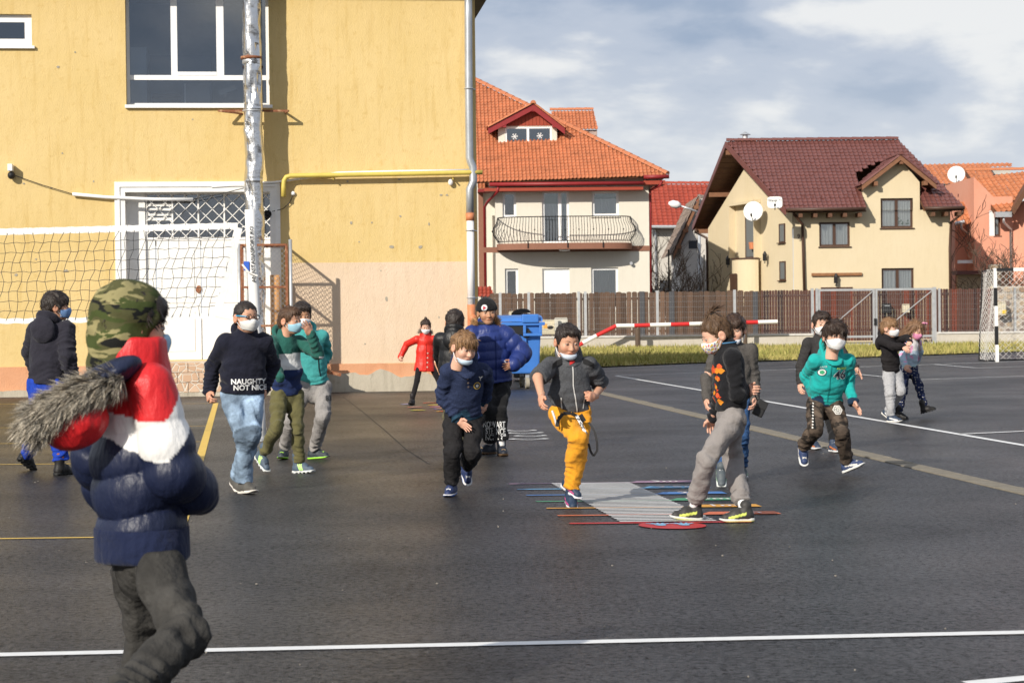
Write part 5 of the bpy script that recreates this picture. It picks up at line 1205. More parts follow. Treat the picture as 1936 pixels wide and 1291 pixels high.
shrub('bare_shrub', (at(1402, 600, 82).x, 82, 0), 2.5, .5, 2, 13, 'few thin leafless twigs in front of the gable wall', 'shrub', .015)
shrub('bare_vine', (at(1850, 600, 86).x, 86, 0), 4.2, 2.4, 9, 14, 'tangled leafless vine climbing before the coral wall', 'vine', .03, .9)
for px in (1265, 1332):
    p = empty('black_garden_post', (at(px, 560, 88).x, 88, 0)); tag(p, 'thin black garden pole ' + ('left of' if px < 1300 else 'right of') + ' the street lamp pole', 'pole'); MB().tube([(0, 0, 0), (0, 0, at(px, 472 if px < 1300 else 482, 88).z)], .035, 6).build('shaft', m_black, p); MB().bar((-1.2 if px < 1300 else 0, 0, 2.3), (0, 0, 2.4), .03).build('rail', m_black, p)
# ================================================================== handball goal
GG = onz(1885, 684); goal = empty('handball_goal', GG); tag(goal, 'handball goal with black and white striped post and white net', 'goal')
gt = at(1880.5, 507, GG.y) - GG; m_wb = mat('goal_white', (.78, .77, .74), .45, var=.05); m_bb = mat('goal_black', (.015, .015, .016), .45)
ys = [507, 541, 581, 619, 650, 684]
ys = [684, 651, 615, 576, 541, 503]
for i in range(5):
    t0 = (684 - ys[i]) / 181; t1 = (684 - ys[i + 1]) / 181; a = gt * t0; b = gt * t1; MB().box(-.04, .04, -.04, .04, 0, (b - a).z).build('post_band', m_wb if i % 2 == 0 else m_bb, goal, loc=a)
dirg = Vector((1, -.10, 0)).normalized()
for i in range(7):
    a = gt + dirg * (.04 + i * .42 * 1.0 - (.0)); MB().bar(a + Vector((0, 0, -.04)), a + dirg * .42 + Vector((0, 0, -.04)), .08).build('crossbar_band', m_bb if i % 2 == 0 else m_wb, goal)
bk0 = at(1851, 681, GG.y + 1.2) - GG; bk0.z = 0.02; bt = gt + Vector((-.10, .9, -.05))
MB().tube([gt + Vector((0, .05, -.05)), bt, bk0], .02, 6).build('net_hoop', m_bb, goal); MB().tube([bk0, Vector((0, 0, .02))], .02, 6).build('ground_bar', m_bb, goal); MB().tube([bk0, bk0 + dirg * 3], .02, 6).build('ground_bar', m_bb, goal)
gnm = MB()
def gnet(p00, p10, p11, p01, nu, nv):
    p00, p10, p11, p01 = map(Vector, (p00, p10, p11, p01))
    def q(u, v): return p00 * (1 - u) * (1 - v) + p10 * u * (1 - v) + p11 * u * v + p01 * (1 - u) * v + Vector((.03 * math.sin(9 * u + 7 * v), .05 * math.sin(6 * u * v + 3 * v), 0))
    for i in range(-nv, nu + 1):
        for s_ in (1, -1):
            pts = []
            for k in range(nv + 1):
                u = (i + k) / nu if s_ == 1 else (i + nv - k) / nu
                if 0 <= u <= 1: pts.append(q(u, k / nv))
            if len(pts) > 1: gnm.tube(pts, .0045, 4, False)
gnet(Vector((0, .04, 0)), bk0, bt, gt, 9, 18); gnet(bk0, bk0 + dirg * 3, bt + dirg * 3, bt, 18, 15)
gnm.build('net', m_rope, goal, kind='stuff')
# ================================================================== blue wheeled bin and a dark lid behind it
bg_ = onz(985, 733); binr = empty('waste_container', bg_, math.radians(8)); tag(binr, 'large blue plastic wheeled waste container at the school corner', 'waste bin')
sB = FPX / bg_.y; wL = at(925, 650, bg_.y).x - bg_.x; wR = at(1016, 650, bg_.y).x - bg_.x
zt_ = at(985, 612, bg_.y).z; zl_ = at(985, 597, bg_.y).z; zbm = .23
body = MB(); n_ = 14
def rr_(hw, y0, y1, z, cx): return [(cx - hw, y0, z), (cx + hw, y0, z), (cx + hw, y1, z), (cx - hw, y1, z)]
cxb = (wL + wR) / 2; hw = (wR - wL) / 2
lo4 = rr_(hw - .035, -.42, .42, zbm + .04, cxb); hi4 = rr_(hw, -.52, .52, zt_, cxb)
body.add(lo4 + hi4, [(0, 1, 2, 3), (7, 6, 5, 4), (0, 4, 5, 1), (1, 5, 6, 2), (2, 6, 7, 3), (3, 7, 4, 0)]); body.build('tub', m_bluebin, binr, bevel=.03)
MB().box(cxb - hw - .05, cxb + hw + .06, -.57, .57, zt_ - .03, zt_ + .03).build('rim', m_bluebin, binr, bevel=.012)
lid = MB(); nn = 10; V = []; F = []
for i in range(nn + 1):
    a = math.pi * i / nn; V += [(cxb - hw - .0, -.54 * math.cos(a), zt_ + .04 + .12 * math.sin(a) ** .6), (cxb + hw + .02, -.54 * math.cos(a), zt_ + .04 + .12 * math.sin(a) ** .6)]
for i in range(nn): F.append((2 * i, 2 * i + 1, 2 * i + 3, 2 * i + 2))
F += [tuple(range(0, 2 * nn + 2, 2)), tuple(range(1, 2 * nn + 2, 2))[::-1]]; lid.add(V, F); ld = lid.build('lid', m_bluebin, binr)
MB().box(cxb + hw - .36, cxb + hw - .06, -.6, -.5, zt_ + .02, zt_ + .17).build('lid_handle', m_bluebin, ld, bevel=.02)
sl_ = MB(); sl_.box(cxb + hw - .34, cxb + hw - .0, -.60, -.56, zt_ - .22, zt_ - .17); sl_.box(cxb + hw - .34, cxb + hw - .29, -.60, -.56, zt_ - .17, zt_ - .03); sl_.box(cxb + hw - .05, cxb + hw, -.60, -.56, zt_ - .17, zt_ - .03); sl_.build('lifting_socket', m_bluebin, binr, bevel=.01)
MB().box(cxb + hw - .30, cxb + hw - .28, -.535, -.50, zt_ - .5, zt_ - .22).build('rib', m_bluebin, binr)
c = at(987, 630, bg_.y - .55) - bg_; MB().tube([(c.x, -.50, c.z), (c.x, -.56, c.z)], .085, 16).build('sorting_hole', m_blk, binr); MB().box(c.x - .3, c.x - .02, -.545, -.50, c.z - .02, c.z + .19).build('slot_flap', m_blk, binr)
for wx, wy in ((cxb + hw - .24, -.34), (cxb + hw - .24, .34), (cxb - hw + .24, -.34), (cxb - hw + .24, .34)):
    wl_ = MB(); wl_.tube([(wx - .03, wy, .10), (wx + .03, wy, .10)], .10, 18); wo = wl_.build('wheel', mat('grey_tyre', (.30, .27, .21), .8, var=.2), binr); wo.rotation_euler = (0, 0, 0)
    MB().tube([(wx - .034, wy, .10), (wx + .034, wy, .10)], .05, 12).build('hub', m_galv, wo); MB().bar((wx, wy, .10), (wx, wy, .26), .07, .05).build('caster_fork', m_galv, binr)
dl = empty('dark_bin', (at(985, 590, 40).x, 40.5, 0)); tag(dl, 'dark grey round-lidded bin standing behind the blue container', 'waste bin')
b_ = MB(); zz = at(985, 593, 40.5).z; b_.add(rr_(.16, -.35, .35, .05, 0) + rr_(.19, -.45, .45, zz, 0), [(0, 1, 2, 3), (7, 6, 5, 4), (0, 4, 5, 1), (1, 5, 6, 2), (2, 6, 7, 3), (3, 7, 4, 0)]); b_.build('tub', mat('dark_grey_plastic', (.05, .05, .055), .5), dl, bevel=.03)
l_ = MB(); V = []; F = []
for i in range(nn + 1):
    a = math.pi * i / nn; V += [(-.20 * math.cos(a), -.46, zz + .1 * math.sin(a) - .02 * math.cos(a)), (-.20 * math.cos(a), .46, zz + .1 * math.sin(a) - .02 * math.cos(a))]
for i in range(nn): F.append((2 * i, 2 * i + 1, 2 * i + 3, 2 * i + 2))
F += [tuple(range(0, 2 * nn + 2, 2)), tuple(range(1, 2 * nn + 2, 2))[::-1]]; l_.add(V, F); l_.build('domed_lid', MATS['dark_grey_plastic'], dl)
# ================================================================== people: implicit surfaces -> meshes
f32 = np.float32
def seg(P, a, b):
    a = np.asarray(a, f32); b = np.asarray(b, f32); d = b - a; L2 = float(d @ d) + 1e-9
    t = ((P[0] - a[0]) * d[0] + (P[1] - a[1]) * d[1] + (P[2] - a[2]) * d[2]) / L2
    t = np.clip(t, 0, 1)
    x = P[0] - a[0] - t * d[0]; y = P[1] - a[1] - t * d[1]; z = P[2] - a[2] - t * d[2]
    return np.sqrt(x * x + y * y + z * z), t
def rcone(P, a, b, ra, rb):
    d, t = seg(P, a, b); return d - (ra + (rb - ra) * t)
def ell(P, c, r):
    x = (P[0] - c[0]) / r[0]; y = (P[1] - c[1]) / r[1]; z = (P[2] - c[2]) / r[2]
    k = np.sqrt(x * x + y * y + z * z); k1 = np.sqrt((x / r[0]) ** 2 + (y / r[1]) ** 2 + (z / r[2]) ** 2) + 1e-9
    return k * (k - 1) / k1
def smin(a, b, k):
    h = np.maximum(k - np.abs(a - b), 0) / k; return np.minimum(a, b) - h * h * k * .25
def smax(a, b, k): return -smin(-a, -b, k)
def wr(P, seed, freq, ax=None):
    """cheap crinkle field in -1..1"""
    r = np.random.default_rng(seed); s = 0
    for i in range(3):
        k = r.normal(size=3); k = k / np.linalg.norm(k) * freq * (1 + .45 * i)
        if ax is not None: k = k - .75 * np.asarray(ax) * (k @ np.asarray(ax))
        k2 = r.normal(size=3) * freq * .45
        s = s + np.sin(P[0] * k[0] + P[1] * k[1] + P[2] * k[2] + r.uniform(0, 6.28) + 1.6 * np.sin(P[0] * k2[0] + P[1] * k2[1] + P[2] * k2[2]))
    return s / 3
def fold(p): return 1 - 2 * np.abs(np.sin(p * .5)) ** .8
def snet(fn, lo, hi, h):
    ax = [np.arange(lo[i] - h, hi[i] + 2 * h, h, dtype=f32) for i in range(3)]
    X, Y, Z = np.meshgrid(*ax, indexing='ij', sparse=True)
    X = X + 0 * Y + 0 * Z; Y = Y + 0 * X; Z = Z + 0 * X
    v = fn((X, Y, Z)).astype(f32); ins = v < 0
    c = np.zeros(tuple(s - 1 for s in v.shape), np.int8)
    for i in (0, 1):
        for j in (0, 1):
            for k in (0, 1): c += ins[i:i + c.shape[0], j:j + c.shape[1], k:k + c.shape[2]]
    idx = np.argwhere((c > 0) & (c < 8)); n = len(idx)
    if n == 0: return np.zeros((0, 3), f32), np.zeros((0, 4), int)
    I, J, K = idx.T; cv = {}
    for i in (0, 1):
        for j in (0, 1):
            for k in (0, 1): cv[i, j, k] = v[I + i, J + j, K + k]
    acc = np.zeros((n, 3), f32); cnt = np.zeros(n, f32)
    for a in range(3):
        o1, o2 = [q for q in range(3) if q != a]
        for p in (0, 1):
            for q in (0, 1):
                k0 = [0, 0, 0]; k0[o1] = p; k0[o2] = q; k1 = list(k0); k1[a] = 1
                v0, v1 = cv[tuple(k0)], cv[tuple(k1)]; m = (v0 < 0) != (v1 < 0); t = np.where(m, v0 / (v0 - v1 + 1e-12), 0)
                pt = np.tile(np.array(k0, f32), (n, 1)); pt[:, a] = t; acc += pt * m[:, None]; cnt += m
    pos = acc / cnt[:, None] + idx; org = np.array([a[0] for a in ax], f32); V = pos * h + org
    gid = -np.ones(c.shape, np.int64); gid[I, J, K] = np.arange(n); F = []
    for a in range(3):
        o1, o2 = (a + 1) % 3, (a + 2) % 3
        s0 = [slice(None)] * 3; s1 = [slice(None)] * 3; s0[a] = slice(0, -1); s1[a] = slice(1, None)
        ch = ins[tuple(s0)] != ins[tuple(s1)]; e = np.argwhere(ch)
        lim = np.array(c.shape); ok = (e[:, o1] > 0) & (e[:, o2] > 0) & (e[:, o1] < lim[o1]) & (e[:, o2] < lim[o2]) & (e[:, a] < lim[a]); e = e[ok]
        def g(d1, d2):
            q = e.copy(); q[:, o1] += d1; q[:, o2] += d2; return gid[q[:, 0], q[:, 1], q[:, 2]]
        quad = np.stack([g(-1, -1), g(0, -1), g(0, 0), g(-1, 0)], 1)
        inside0 = ins[e[:, 0], e[:, 1], e[:, 2]]; quad[~inside0] = quad[~inside0][:, ::-1]; F.append(quad)
    return V, np.concatenate(F)
def rotm(yaw, pitch=0, roll=0):
    y, p, r = (math.radians(a) for a in (yaw, pitch, roll))
    return np.array(Matrix.Rotation(y, 3, 'Z') @ Matrix.Rotation(r, 3, 'Y') @ Matrix.Rotation(p, 3, 'X'))
# ---- head, local: face towards -y, left ear +x
def head_sdf(P, ears=True):
    ax = np.abs(P[0]); Q = (ax, P[1], P[2])
    d = ell(P, (0, .010, .030), (.074, .090, .080))
    d = smin(d, ell(P, (0, -.016, -.030), (.060, .068, .078)), .035)
    d = smin(d, ell(P, (0, -.056, -.082), (.030, .026, .024)), .03)
    d = smin(d, ell(Q, (.036, -.056, -.028), (.026, .026, .028)), .02)
    d = smax(d, -ell(Q, (.030, -.094, .006), (.018, .014, .012)), .012)
    d = smin(d, rcone(P, (0, -.080, .004), (0, -.098, -.028), .008, .0125), .012)
    d = smin(d, ell(Q, (.010, -.090, -.031), (.008, .010, .007)), .008)
    d = smin(d, ell(P, (0, -.082, -.056), (.021, .010, .0085)), .008)
    d = smin(d, rcone(P, (0, .022, -.05), (0, .034, -.17), .047, .050), .02)
    if ears: d = smin(d, smax(ell(Q, (.079, .014, -.010), (.012, .024, .033)), -ell(Q, (.092, .006, -.008), (.008, .013, .018)), .005), .006)
    return d
HEAD = snet(head_sdf, (-.10, -.12, -.17), (.10, .11, .12), .0045)
def head_cols(V, skin):
    x, y, z = np.abs(V[:, 0]), V[:, 1], V[:, 2]; c = np.tile(np.array(skin, f32), (len(V), 1))
    def blend(m, col): m = np.clip(m, 0, 1)[:, None]; c[:] = c * (1 - m) + np.array(col, f32) * m
    blend(.38 * np.exp(-(((x - .037) / .02) ** 2 + ((z + .035) / .02) ** 2)) * (y < -.03), (skin[0] * 1.0, skin[1] * .62, skin[2] * .55))
    blend(.9 * (np.exp(-((x / .019) ** 4 + ((z + .057) / .0075) ** 4))) * (y < -.06), (skin[0] * .72, skin[1] * .42, skin[2] * .42))
    blend(.35 * (x > .078), (skin[0], skin[1] * .7, skin[2] * .62))
    return c
HAIRL = [(-.11, .052), (-.085, .060), (-.06, .052), (-.045, .022), (-.028, -.012), (-.012, -.012), (0, .014), (.028, .012), (.035, -.03), (.06, -.062), (.10, -.068)]
def hair_mesh(style, seed):
    xs = [p[0] for p in HAIRL]; zs = np.array([p[1] for p in HAIRL]); th = {'crew': .004, 'short': .010, 'fringe': .013, 'mop': .017, 'bun': .008, 'long': .013}[style]
    if style in ('fringe', 'long'): zs = zs.copy(); zs[:3] -= (.030 if style == 'fringe' else .0)
    if style == 'mop': zs = zs.copy(); zs[:3] -= .034; zs[3:7] -= .012
    def fn(P):
        d = ell(P, (0, .012, .032), (.075 + th, .090 + th, .080 + th * 1.25))
        d = smin(d, ell(P, (0, .03, -.02), (.064 + th * .6, .075 + th * .6, .07)), .03)
        if style == 'short': d = smin(d, ell(P, (.012, -.05, .082), (.048, .038, .020)), .03)
        if style in ('mop', 'fringe'): d = smin(d, ell(P, (.0, -.055, .062), (.064, .038, .032)), .03)
        if style == 'bun': d = smin(d, ell(P, (0, .03, .128), (.024, .024, .026)), .015)
        s = wr(P, seed, 150, (0, .3, 1)) * .0026 + wr(P, seed + 5, 60) * .003
        zl = np.interp(P[1], xs, zs).astype(f32) + .007 * np.sin(P[0] * 190 + seed) + .004 * np.sin(P[0] * 430)
        d = d + s * (.5 if style == 'crew' else 1.4)
        d = smax(d, zl - P[2], .006)
        if style == 'long':
            d2 = smin(rcone(P, (0, .06, .03), (-.02, .10, -.22), .075, .082), rcone(P, (-.06, .02, .0), (-.11, .06, -.27), .032, .045), .04)
            d2 = smin(d2, rcone(P, (.06, .0, .0), (.10, -.03, -.27), .03, .034), .04) + s * 3; d = smin(d, d2, .02)
        return d
    ext = .24 if style == 'long' else .0
    return snet(fn, (-.115 - ext * .3, -.13, -.09 - ext), (.115 + ext * .3, .125 + ext * .6, .18 if style == 'bun' else .145), .0055)
def mask_sdf(P, low):
    d = head_sdf(P, False) - .006
    if low:
        d = smin(d, ell(P, (0, -.070, -.080), (.046, .026, .022)), .02)
        c = np.maximum(np.abs(P[2] + .088) - .022, P[1] + .022)
    else:
        d = smin(d, ell(P, (0, -.072, -.048), (.050, .038, .042)), .03); c = np.maximum(np.abs(P[2] + .052) - (.046 - .25 * np.abs(P[0])), P[1] + .024 )
    return smax(smax(d, c, .006), -(head_sdf(P, False) - .001), .003)
MASK = {k: snet(lambda P: mask_sdf(P, k), (-.085, -.125, -.13), (.085, .0, .012), .004) for k in (False, True)}
# ---- hand, local: fingers +y, thumb +x, palm -z
def hand_mesh(pose):
    curl = {'relaxed': (.35, .5, .4), 'fist': (1.25, 1.5, .9), 'open': (.05, .12, .1), 'half': (.7, .8, .5), 'spread': (.05, .15, .1)}[pose]
    sp = {'spread': .16, 'open': .07}.get(pose, .03); ch = []
    for i, (x, L_) in enumerate(((.024, .062), (.008, .070), (-.008, .065), (-.022, .051))):
        p = np.array((x, .068 - .004 * abs(i - 1.2), -.002)); a = 0; pts = [p]; s = sp * (1.4 - i)
        for c_, f_ in zip(curl, (.45, .32, .27)):
            a += c_ * (1 + .06 * i); dv = np.array((math.sin(s) * math.cos(a), math.cos(s) * math.cos(a), -math.sin(a))); p = p + dv * L_ * f_; pts.append(p)
        ch.append((pts, .0082 - .0006 * i))
    tw = {'fist': (.4, .75, -.62), 'half': (.65, .7, -.4)}.get(pose, (.72, .66, -.22)); tw = np.array(tw) / np.linalg.norm(tw)
    t0 = np.array((.022, .020, -.004)); t1 = t0 + tw * .034; t2 = t1 + (tw * .7 + np.array((-.25, .6, -.1))) * .026
    def fn(P):
        d = ell(P, (0, .042, 0), (.037, .046, .0145)); d = smin(d, rcone(P, (0, -.04, 0), (0, .02, 0), .023, .024), .02)
        d = smin(d, rcone(P, t0, t1, .013, .0095), .012); d = smin(d, rcone(P, t1, t2, .0095, .0078), .006)
        for pts, r in ch:
            e = rcone(P, pts[0] - np.array((0, .02, 0)), pts[0], r, r)
            for q in range(3): e = smin(e, rcone(P, pts[q], pts[q + 1], r - .0008 * q, r - .0008 * (q + 1)), .003)
            d = smin(d, e, .005)
        return d
    return snet(fn, (-.055, -.065, -.09), (.085, .155, .03), .0036)
HANDS = {k: hand_mesh(k) for k in ('relaxed', 'fist', 'open', 'half', 'spread')}
# ---- shoe, local: ankle joint at origin, toe -y, sole bottom z=-.08
def shoe_mesh(kind):
    hi = kind == 'boot'
    def up(P):
        d = rcone(P, (0, .030, -.046), (0, -.045, -.050), .035, .036); d = smin(d, rcone(P, (0, -.05, -.052), (0, -.112, -.058), .036, .028), .03)
        d = smin(d, rcone(P, (0, .018, -.045), (0, -.045, -.026), .036, .03), .02)
        d = smin(d, rcone(P, (0, .016, -.03), (0, .014, .065 if hi else .016), .037, .042 if hi else .037), .02)
        d = d + .0015 * wr(P, 4, 120)
        return smax(d, -.066 - P[2], .004)
    def sl(P):
        y = np.clip(P[1], -.118, .036); w = np.interp(P[1], [-.14, -.06, .0, .05], [.037, .041, .035, .036]).astype(f32)
        d = np.sqrt(P[0] ** 2 + (P[1] - y) ** 2) - w; zt = -.058 + .004 * np.cos(P[1] * 30)
        zb = -.082 + .014 * np.clip((-.09 - P[1]) / .06, 0, 1) ** 2 + (.004 * np.sign(np.sin(P[1] * 160)) if hi else 0)
        return smax(d, np.maximum(P[2] - zt, zb - P[2]), .006)
    return snet(up, (-.055, -.165, -.07), (.055, .085, .115 if hi else .06), .0055), snet(sl, (-.055, -.17, -.09), (.055, .085, -.05), .0055)
SHOES = {k: shoe_mesh(k) for k in ('shoe', 'boot')}
m_skin = mat('skin', attr=True, rough=.5, spec=.35, sss=.12, var=.05, vscale=40)
m_hair = mat('hair', attr=True, rough=.45, spec=.35, var=.3, vscale=120, stretch=(1, 1, .15), bump=.5, bscale=220)
m_cloth = mat('knit_cloth', attr=True, rough=.92, spec=.15, var=.07, vscale=30, bump=.25, bscale=260, bump2=.8, b2scale=17, sheen=.1, dist=.007)
m_heather = mat('heathered_fleece', attr=True, rough=.95, spec=.1, var=.55, vscale=190, bump=.5, bscale=200, bump2=.8, b2scale=17, dist=.007)
m_denim = mat('denim', attr=True, rough=.85, spec=.2, var=.25, vscale=26, bump=.2, bscale=300, bump2=.9, b2scale=22, dist=.007)
m_nylon = mat('quilted_nylon', attr=True, rough=.46, spec=.35, var=.06, vscale=12, bump=.15, bscale=60, bump2=.55, b2scale=24, dist=.007, stretch=(1, 1, .4))
m_shoe = mat('shoe_upper', attr=True, rough=.55, spec=.3, var=.12, vscale=60, bump=.3, bscale=150, dist=.003)
m_sole = mat('rubber_sole', attr=True, rough=.6, spec=.3, var=.1, vscale=40)
m_mask = mat('face_mask_fabric', attr=True, rough=.85, spec=.15, bump=.4, bscale=90, stretch=(.3, .3, 2.2), dist=.003)
m_print = mat('garment_print', attr=True, rough=.75, spec=.2)
def flip_if(det, F): return F[:, ::-1] if det < 0 else F
def strands(V, F, n, rng, flow, length, width, col, curl=.3, lift=.25, segs=3, where=None, jitter=.35):
    """blades of hair or fur growing from a surface"""
    tri = V[F]; cen = tri.mean(1); nr = np.cross(tri[:, 2] - tri[:, 0], tri[:, 3] - tri[:, 1]); ar = np.linalg.norm(nr, axis=1) + 1e-12; nr = nr / ar[:, None]
    p = ar.copy()
    if where is not None: p = p * where(cen)
    pick = rng.choice(len(F), n, p=p / p.sum()); w4 = rng.dirichlet((1, 1, 1, 1), n)[:, :, None]
    o = (tri[pick] * w4).sum(1); N_ = nr[pick]; fl = flow(o); fl = fl - N_ * (fl * N_).sum(1, keepdims=True); fl = fl / (np.linalg.norm(fl, axis=1, keepdims=True) + 1e-9)
    d = fl + N_ * lift + rng.normal(0, jitter, (n, 3)); d /= np.linalg.norm(d, axis=1, keepdims=True)
    L_ = length * rng.uniform(.6, 1.25, (n, 1)); sd_ = np.cross(d, N_ + rng.normal(0, .4, (n, 3))); sd_ /= np.linalg.norm(sd_, axis=1, keepdims=True) + 1e-9
    vs_ = []; bend = fl * curl
    for s in range(segs + 1):
        t = s / segs; c = o + (d * t + bend * t * t) * L_; w = width * (1 - t) ** .7 * .5 + width * .03
        vs_ += [c - sd_ * w, c + sd_ * w]
    VV = np.stack(vs_, 1).reshape(-1, 3); k = 2 * (segs + 1); base = (np.arange(n) * k)[:, None]
    FF = np.concatenate([base + np.array([[2 * s, 2 * s + 1, 2 * s + 3, 2 * s + 2]]) for s in range(segs)], 0)
    cc = np.array(col(o, rng, n)); 
    if cc.ndim == 2: cc = np.repeat(cc[:, None, :], k, 1)
    return VV, FF, cc.reshape(-1, 3)
SKIN_A, SKIN_B, SKIN_C = (.55, .30, .195), (.46, .245, .145), (.62, .37, .265)
DARK, BROWN, LBROWN = (.020, .014, .011), (.065, .034, .018), (.17, .090, .042)
BLEN = dict(ua=.165, fa=.14, th=.235, sh=.235)
class Person:
    def __init__(s, key, label, off, sc, ground, h, pel, neck, yaw, hyaw, head, arms, legs, feet, skin=SKIN_A, hs=1.0, cat='person', gz=0.0, depth=None, build=1.0):
        s.h = h; s.key = key; s.hs = hs; s.build = build
        px = lambda q: (off[0] + q[0] / sc, off[1] + q[1] / sc)
        s.px = px
        g_ = onz(*px(ground), gz)
        if depth: g_ = at(*px(ground), depth)
        s.D = g_.y; s.skin = skin
        s.root = empty('person', (g_.x, g_.y, 0)); tag(s.root, label, cat, 'children in the school yard'); s.org = np.array((g_.x, g_.y, 0), f32)
        A_ = lambda q, dy: np.array(at(*px(q), s.D + dy))
        s.A = A_
        s.pel = A_(pel, pel[2]); s.neck = A_(neck, neck[2])
        def rv(a): a = math.radians(a); return np.array((-math.cos(a), -math.sin(a), 0.0))
        def fv(a): a = math.radians(a); return np.array((math.sin(a), -math.cos(a), 0.0))
        s.Rs, s.Rh, s.Fs, s.Fh = rv(yaw), rv(hyaw), fv(yaw), fv(hyaw); s.yaw = yaw
        up = s.neck - s.pel; s.TL = np.linalg.norm(up); s.up = up / s.TL
        sw = .100 * h; hw = .058 * h
        s.sh = {}; s.hip = {}
        for k, sg in (('R', 1), ('L', -1)):
            s.sh[k] = s.neck - s.up * (.043 * h) + s.Rs * sg * sw; s.hip[k] = s.pel + s.Rh * sg * hw
        s.el = {}; s.wri = {}; s.kn = {}; s.an = {}
        for k, (e, w_) in arms.items():
            s.el[k] = s.solve(s.sh[k], e, BLEN['ua'] * h); s.wri[k] = s.solve(s.el[k], w_, BLEN['fa'] * h)
        for k, (kn, an) in legs.items():
            if isinstance(an[2], str): s.an[k] = np.array(onz(*px(an), float(an[2][1:])))
            else: s.an[k] = None
            s.kn[k] = s.solve(s.hip[k], kn, BLEN['th'] * h)
            if s.an[k] is None: s.an[k] = s.solve(s.kn[k], an, BLEN['sh'] * h)
        s.feet = feet
        s.hc = A_(head, head[2]); s.hR = rotm(*head[3:]); s.parts = {}
        # head sits on the neck: keep the pixel, use the neck's depth
        rep = []
        for k in ('R', 'L'):
            rep.append('%s ua%.2f fa%.2f th%.2f sh%.2f' % (k, np.linalg.norm(s.el[k] - s.sh[k]) / h / BLEN['ua'], np.linalg.norm(s.wri[k] - s.el[k]) / h / BLEN['fa'], np.linalg.norm(s.kn[k] - s.hip[k]) / h / BLEN['th'], np.linalg.norm(s.an[k] - s.kn[k]) / h / BLEN['sh']))
        print('PERSON', key, 'D=%.1f' % s.D, 'torso %.2f' % (s.TL / h), ' | '.join(rep), 'ankz', ['%.2f' % s.an[k][2] for k in 'RL'])
    def solve(s, a, q, L_):
        r = np.array(ray(*s.px(q))); c = np.array(CAM); r = r / np.linalg.norm(r); oc = c - a; b = r @ oc; cc = oc @ oc - L_ * L_; disc = b * b - cc
        if disc <= 0: return c - r * b
        t = -b + math.copysign(math.sqrt(disc), q[2]) if q[2] != 0 else -b
        return c + r * t
    # ---- implicit pieces
    def torso(s, P, rw0, rw1, q, low=.0, k=.05):
        a = s.pel - s.up * low; f = np.cross(s.up, s.Rs); f /= np.linalg.norm(f); dt = (P[0] - a[0]) * f[0] + (P[1] - a[1]) * f[1] + (P[2] - a[2]) * f[2]
        g_ = (1 / q - 1) * dt; Q = (P[0] + g_ * f[0], P[1] + g_ * f[1], P[2] + g_ * f[2]); c = s.neck - s.up * (.10 * s.h)
        d = rcone(Q, a, s.pel + (c - s.pel) * .55, rw0, (rw0 + rw1) / 2); d = smin(d, rcone(Q, s.pel + (c - s.pel) * .55, c, (rw0 + rw1) / 2, rw1), k); return d * (.5 + .5 * q)
    def tz(s, V): return (V - s.pel) @ s.up
    def top(s, name, col, m=None, rw=(.098, .102), q=.70, slv=(.042, .036, .031), hem=.07, h=.0092, wrk=.0095, puff=None, sleeve=1.0, seed=1, k=.035, cut_to='wrist', parent=None, neckr=.052, flare=0.0):
        H = s.h * s.build; m = m or m_cloth; rw = (rw[0] * .93, rw[1] * .93); slv = tuple(v * .9 for v in slv); k = min(k, .018)
        pts = [s.pel - s.up * hem * 1.6, s.neck] + list(s.sh.values()) + list(s.el.values()) + list(s.wri.values()); pts = np.array(pts); mg = .13 * s.h
        fw = np.cross(s.up, s.Rs)
        def fn(P):
            ax = (P[0] - s.pel[0]) * s.up[0] + (P[1] - s.pel[1]) * s.up[1] + (P[2] - s.pel[2]) * s.up[2]
            d = s.torso(P, rw[0] * H, rw[1] * H, q, hem)
            if flare: d = d - flare * np.clip(-(ax - .1) / .3, 0, 1)
            d = smin(d, rcone(P, s.sh['R'], s.sh['L'], .040 * H, .040 * H), .04); d = smin(d, rcone(P, s.neck - s.up * .06 * H, s.neck + s.up * .006, .068 * H, neckr * H * .92), .03)
            if puff: d = d - puff[1] * (np.clip((puff[2] - ax) / .1, .15, 1) if len(puff) > 2 else 1) * (np.abs(np.sin(np.pi * ax / puff[0] + .5 * wr(P, seed, 9))) ** .5 - .4)
            else: d = d + 1.5 * wrk * wr(P, seed, 34, s.Rs) * np.clip(1.2 - ax / s.TL, .35, 1) + 1.1 * wrk * (.5 + .5 * wr(P, seed + 35, 9)) * fold(ax * 120 + 6 * wr(P, seed + 3, 11)) * np.clip(1.15 - ax / .24, 0, 1)
            d = smax(d, -hem - ax, .008)
            for kk in ('R', 'L'):
                a, b, c = s.sh[kk], s.el[kk], s.wri[kk]; d1, t1 = seg(P, a, b); d2, t2 = seg(P, b, c); r1 = (slv[0] + (slv[1] - slv[0]) * t1) * H; r2 = (slv[1] + (slv[2] - slv[1]) * t2) * H
                L1 = np.linalg.norm(b - a); L2_ = np.linalg.norm(c - b)
                if puff:
                    r1 = r1 + puff[1] * (np.clip(t1 * 2 - .5, .1, 1) if len(puff) > 2 else 1) * (np.abs(np.sin(np.pi * t1 * L1 / puff[0])) ** .6 - .4); r2 = r2 + puff[1] * (np.abs(np.sin(np.pi * (t2 * L2_ + L1) / puff[0])) ** .6 - .4)
                else:
                    r1 = r1 + wrk * (1.3 * (.5 + .5 * wr(P, seed + 33, 11)) * fold(t1 * 30 + 5.5 * wr(P, seed + 7, 14)) * (.15 + t1 ** 1.3) + 1.0 * wr(P, seed + 8, 42)); r2 = r2 + wrk * (1.5 * (.5 + .5 * wr(P, seed + 34, 11)) * fold(t2 * 32 + 5.5 * wr(P, seed + 9, 14)) * (.4 + .6 * t2) + 1.0 * wr(P, seed + 8, 42))
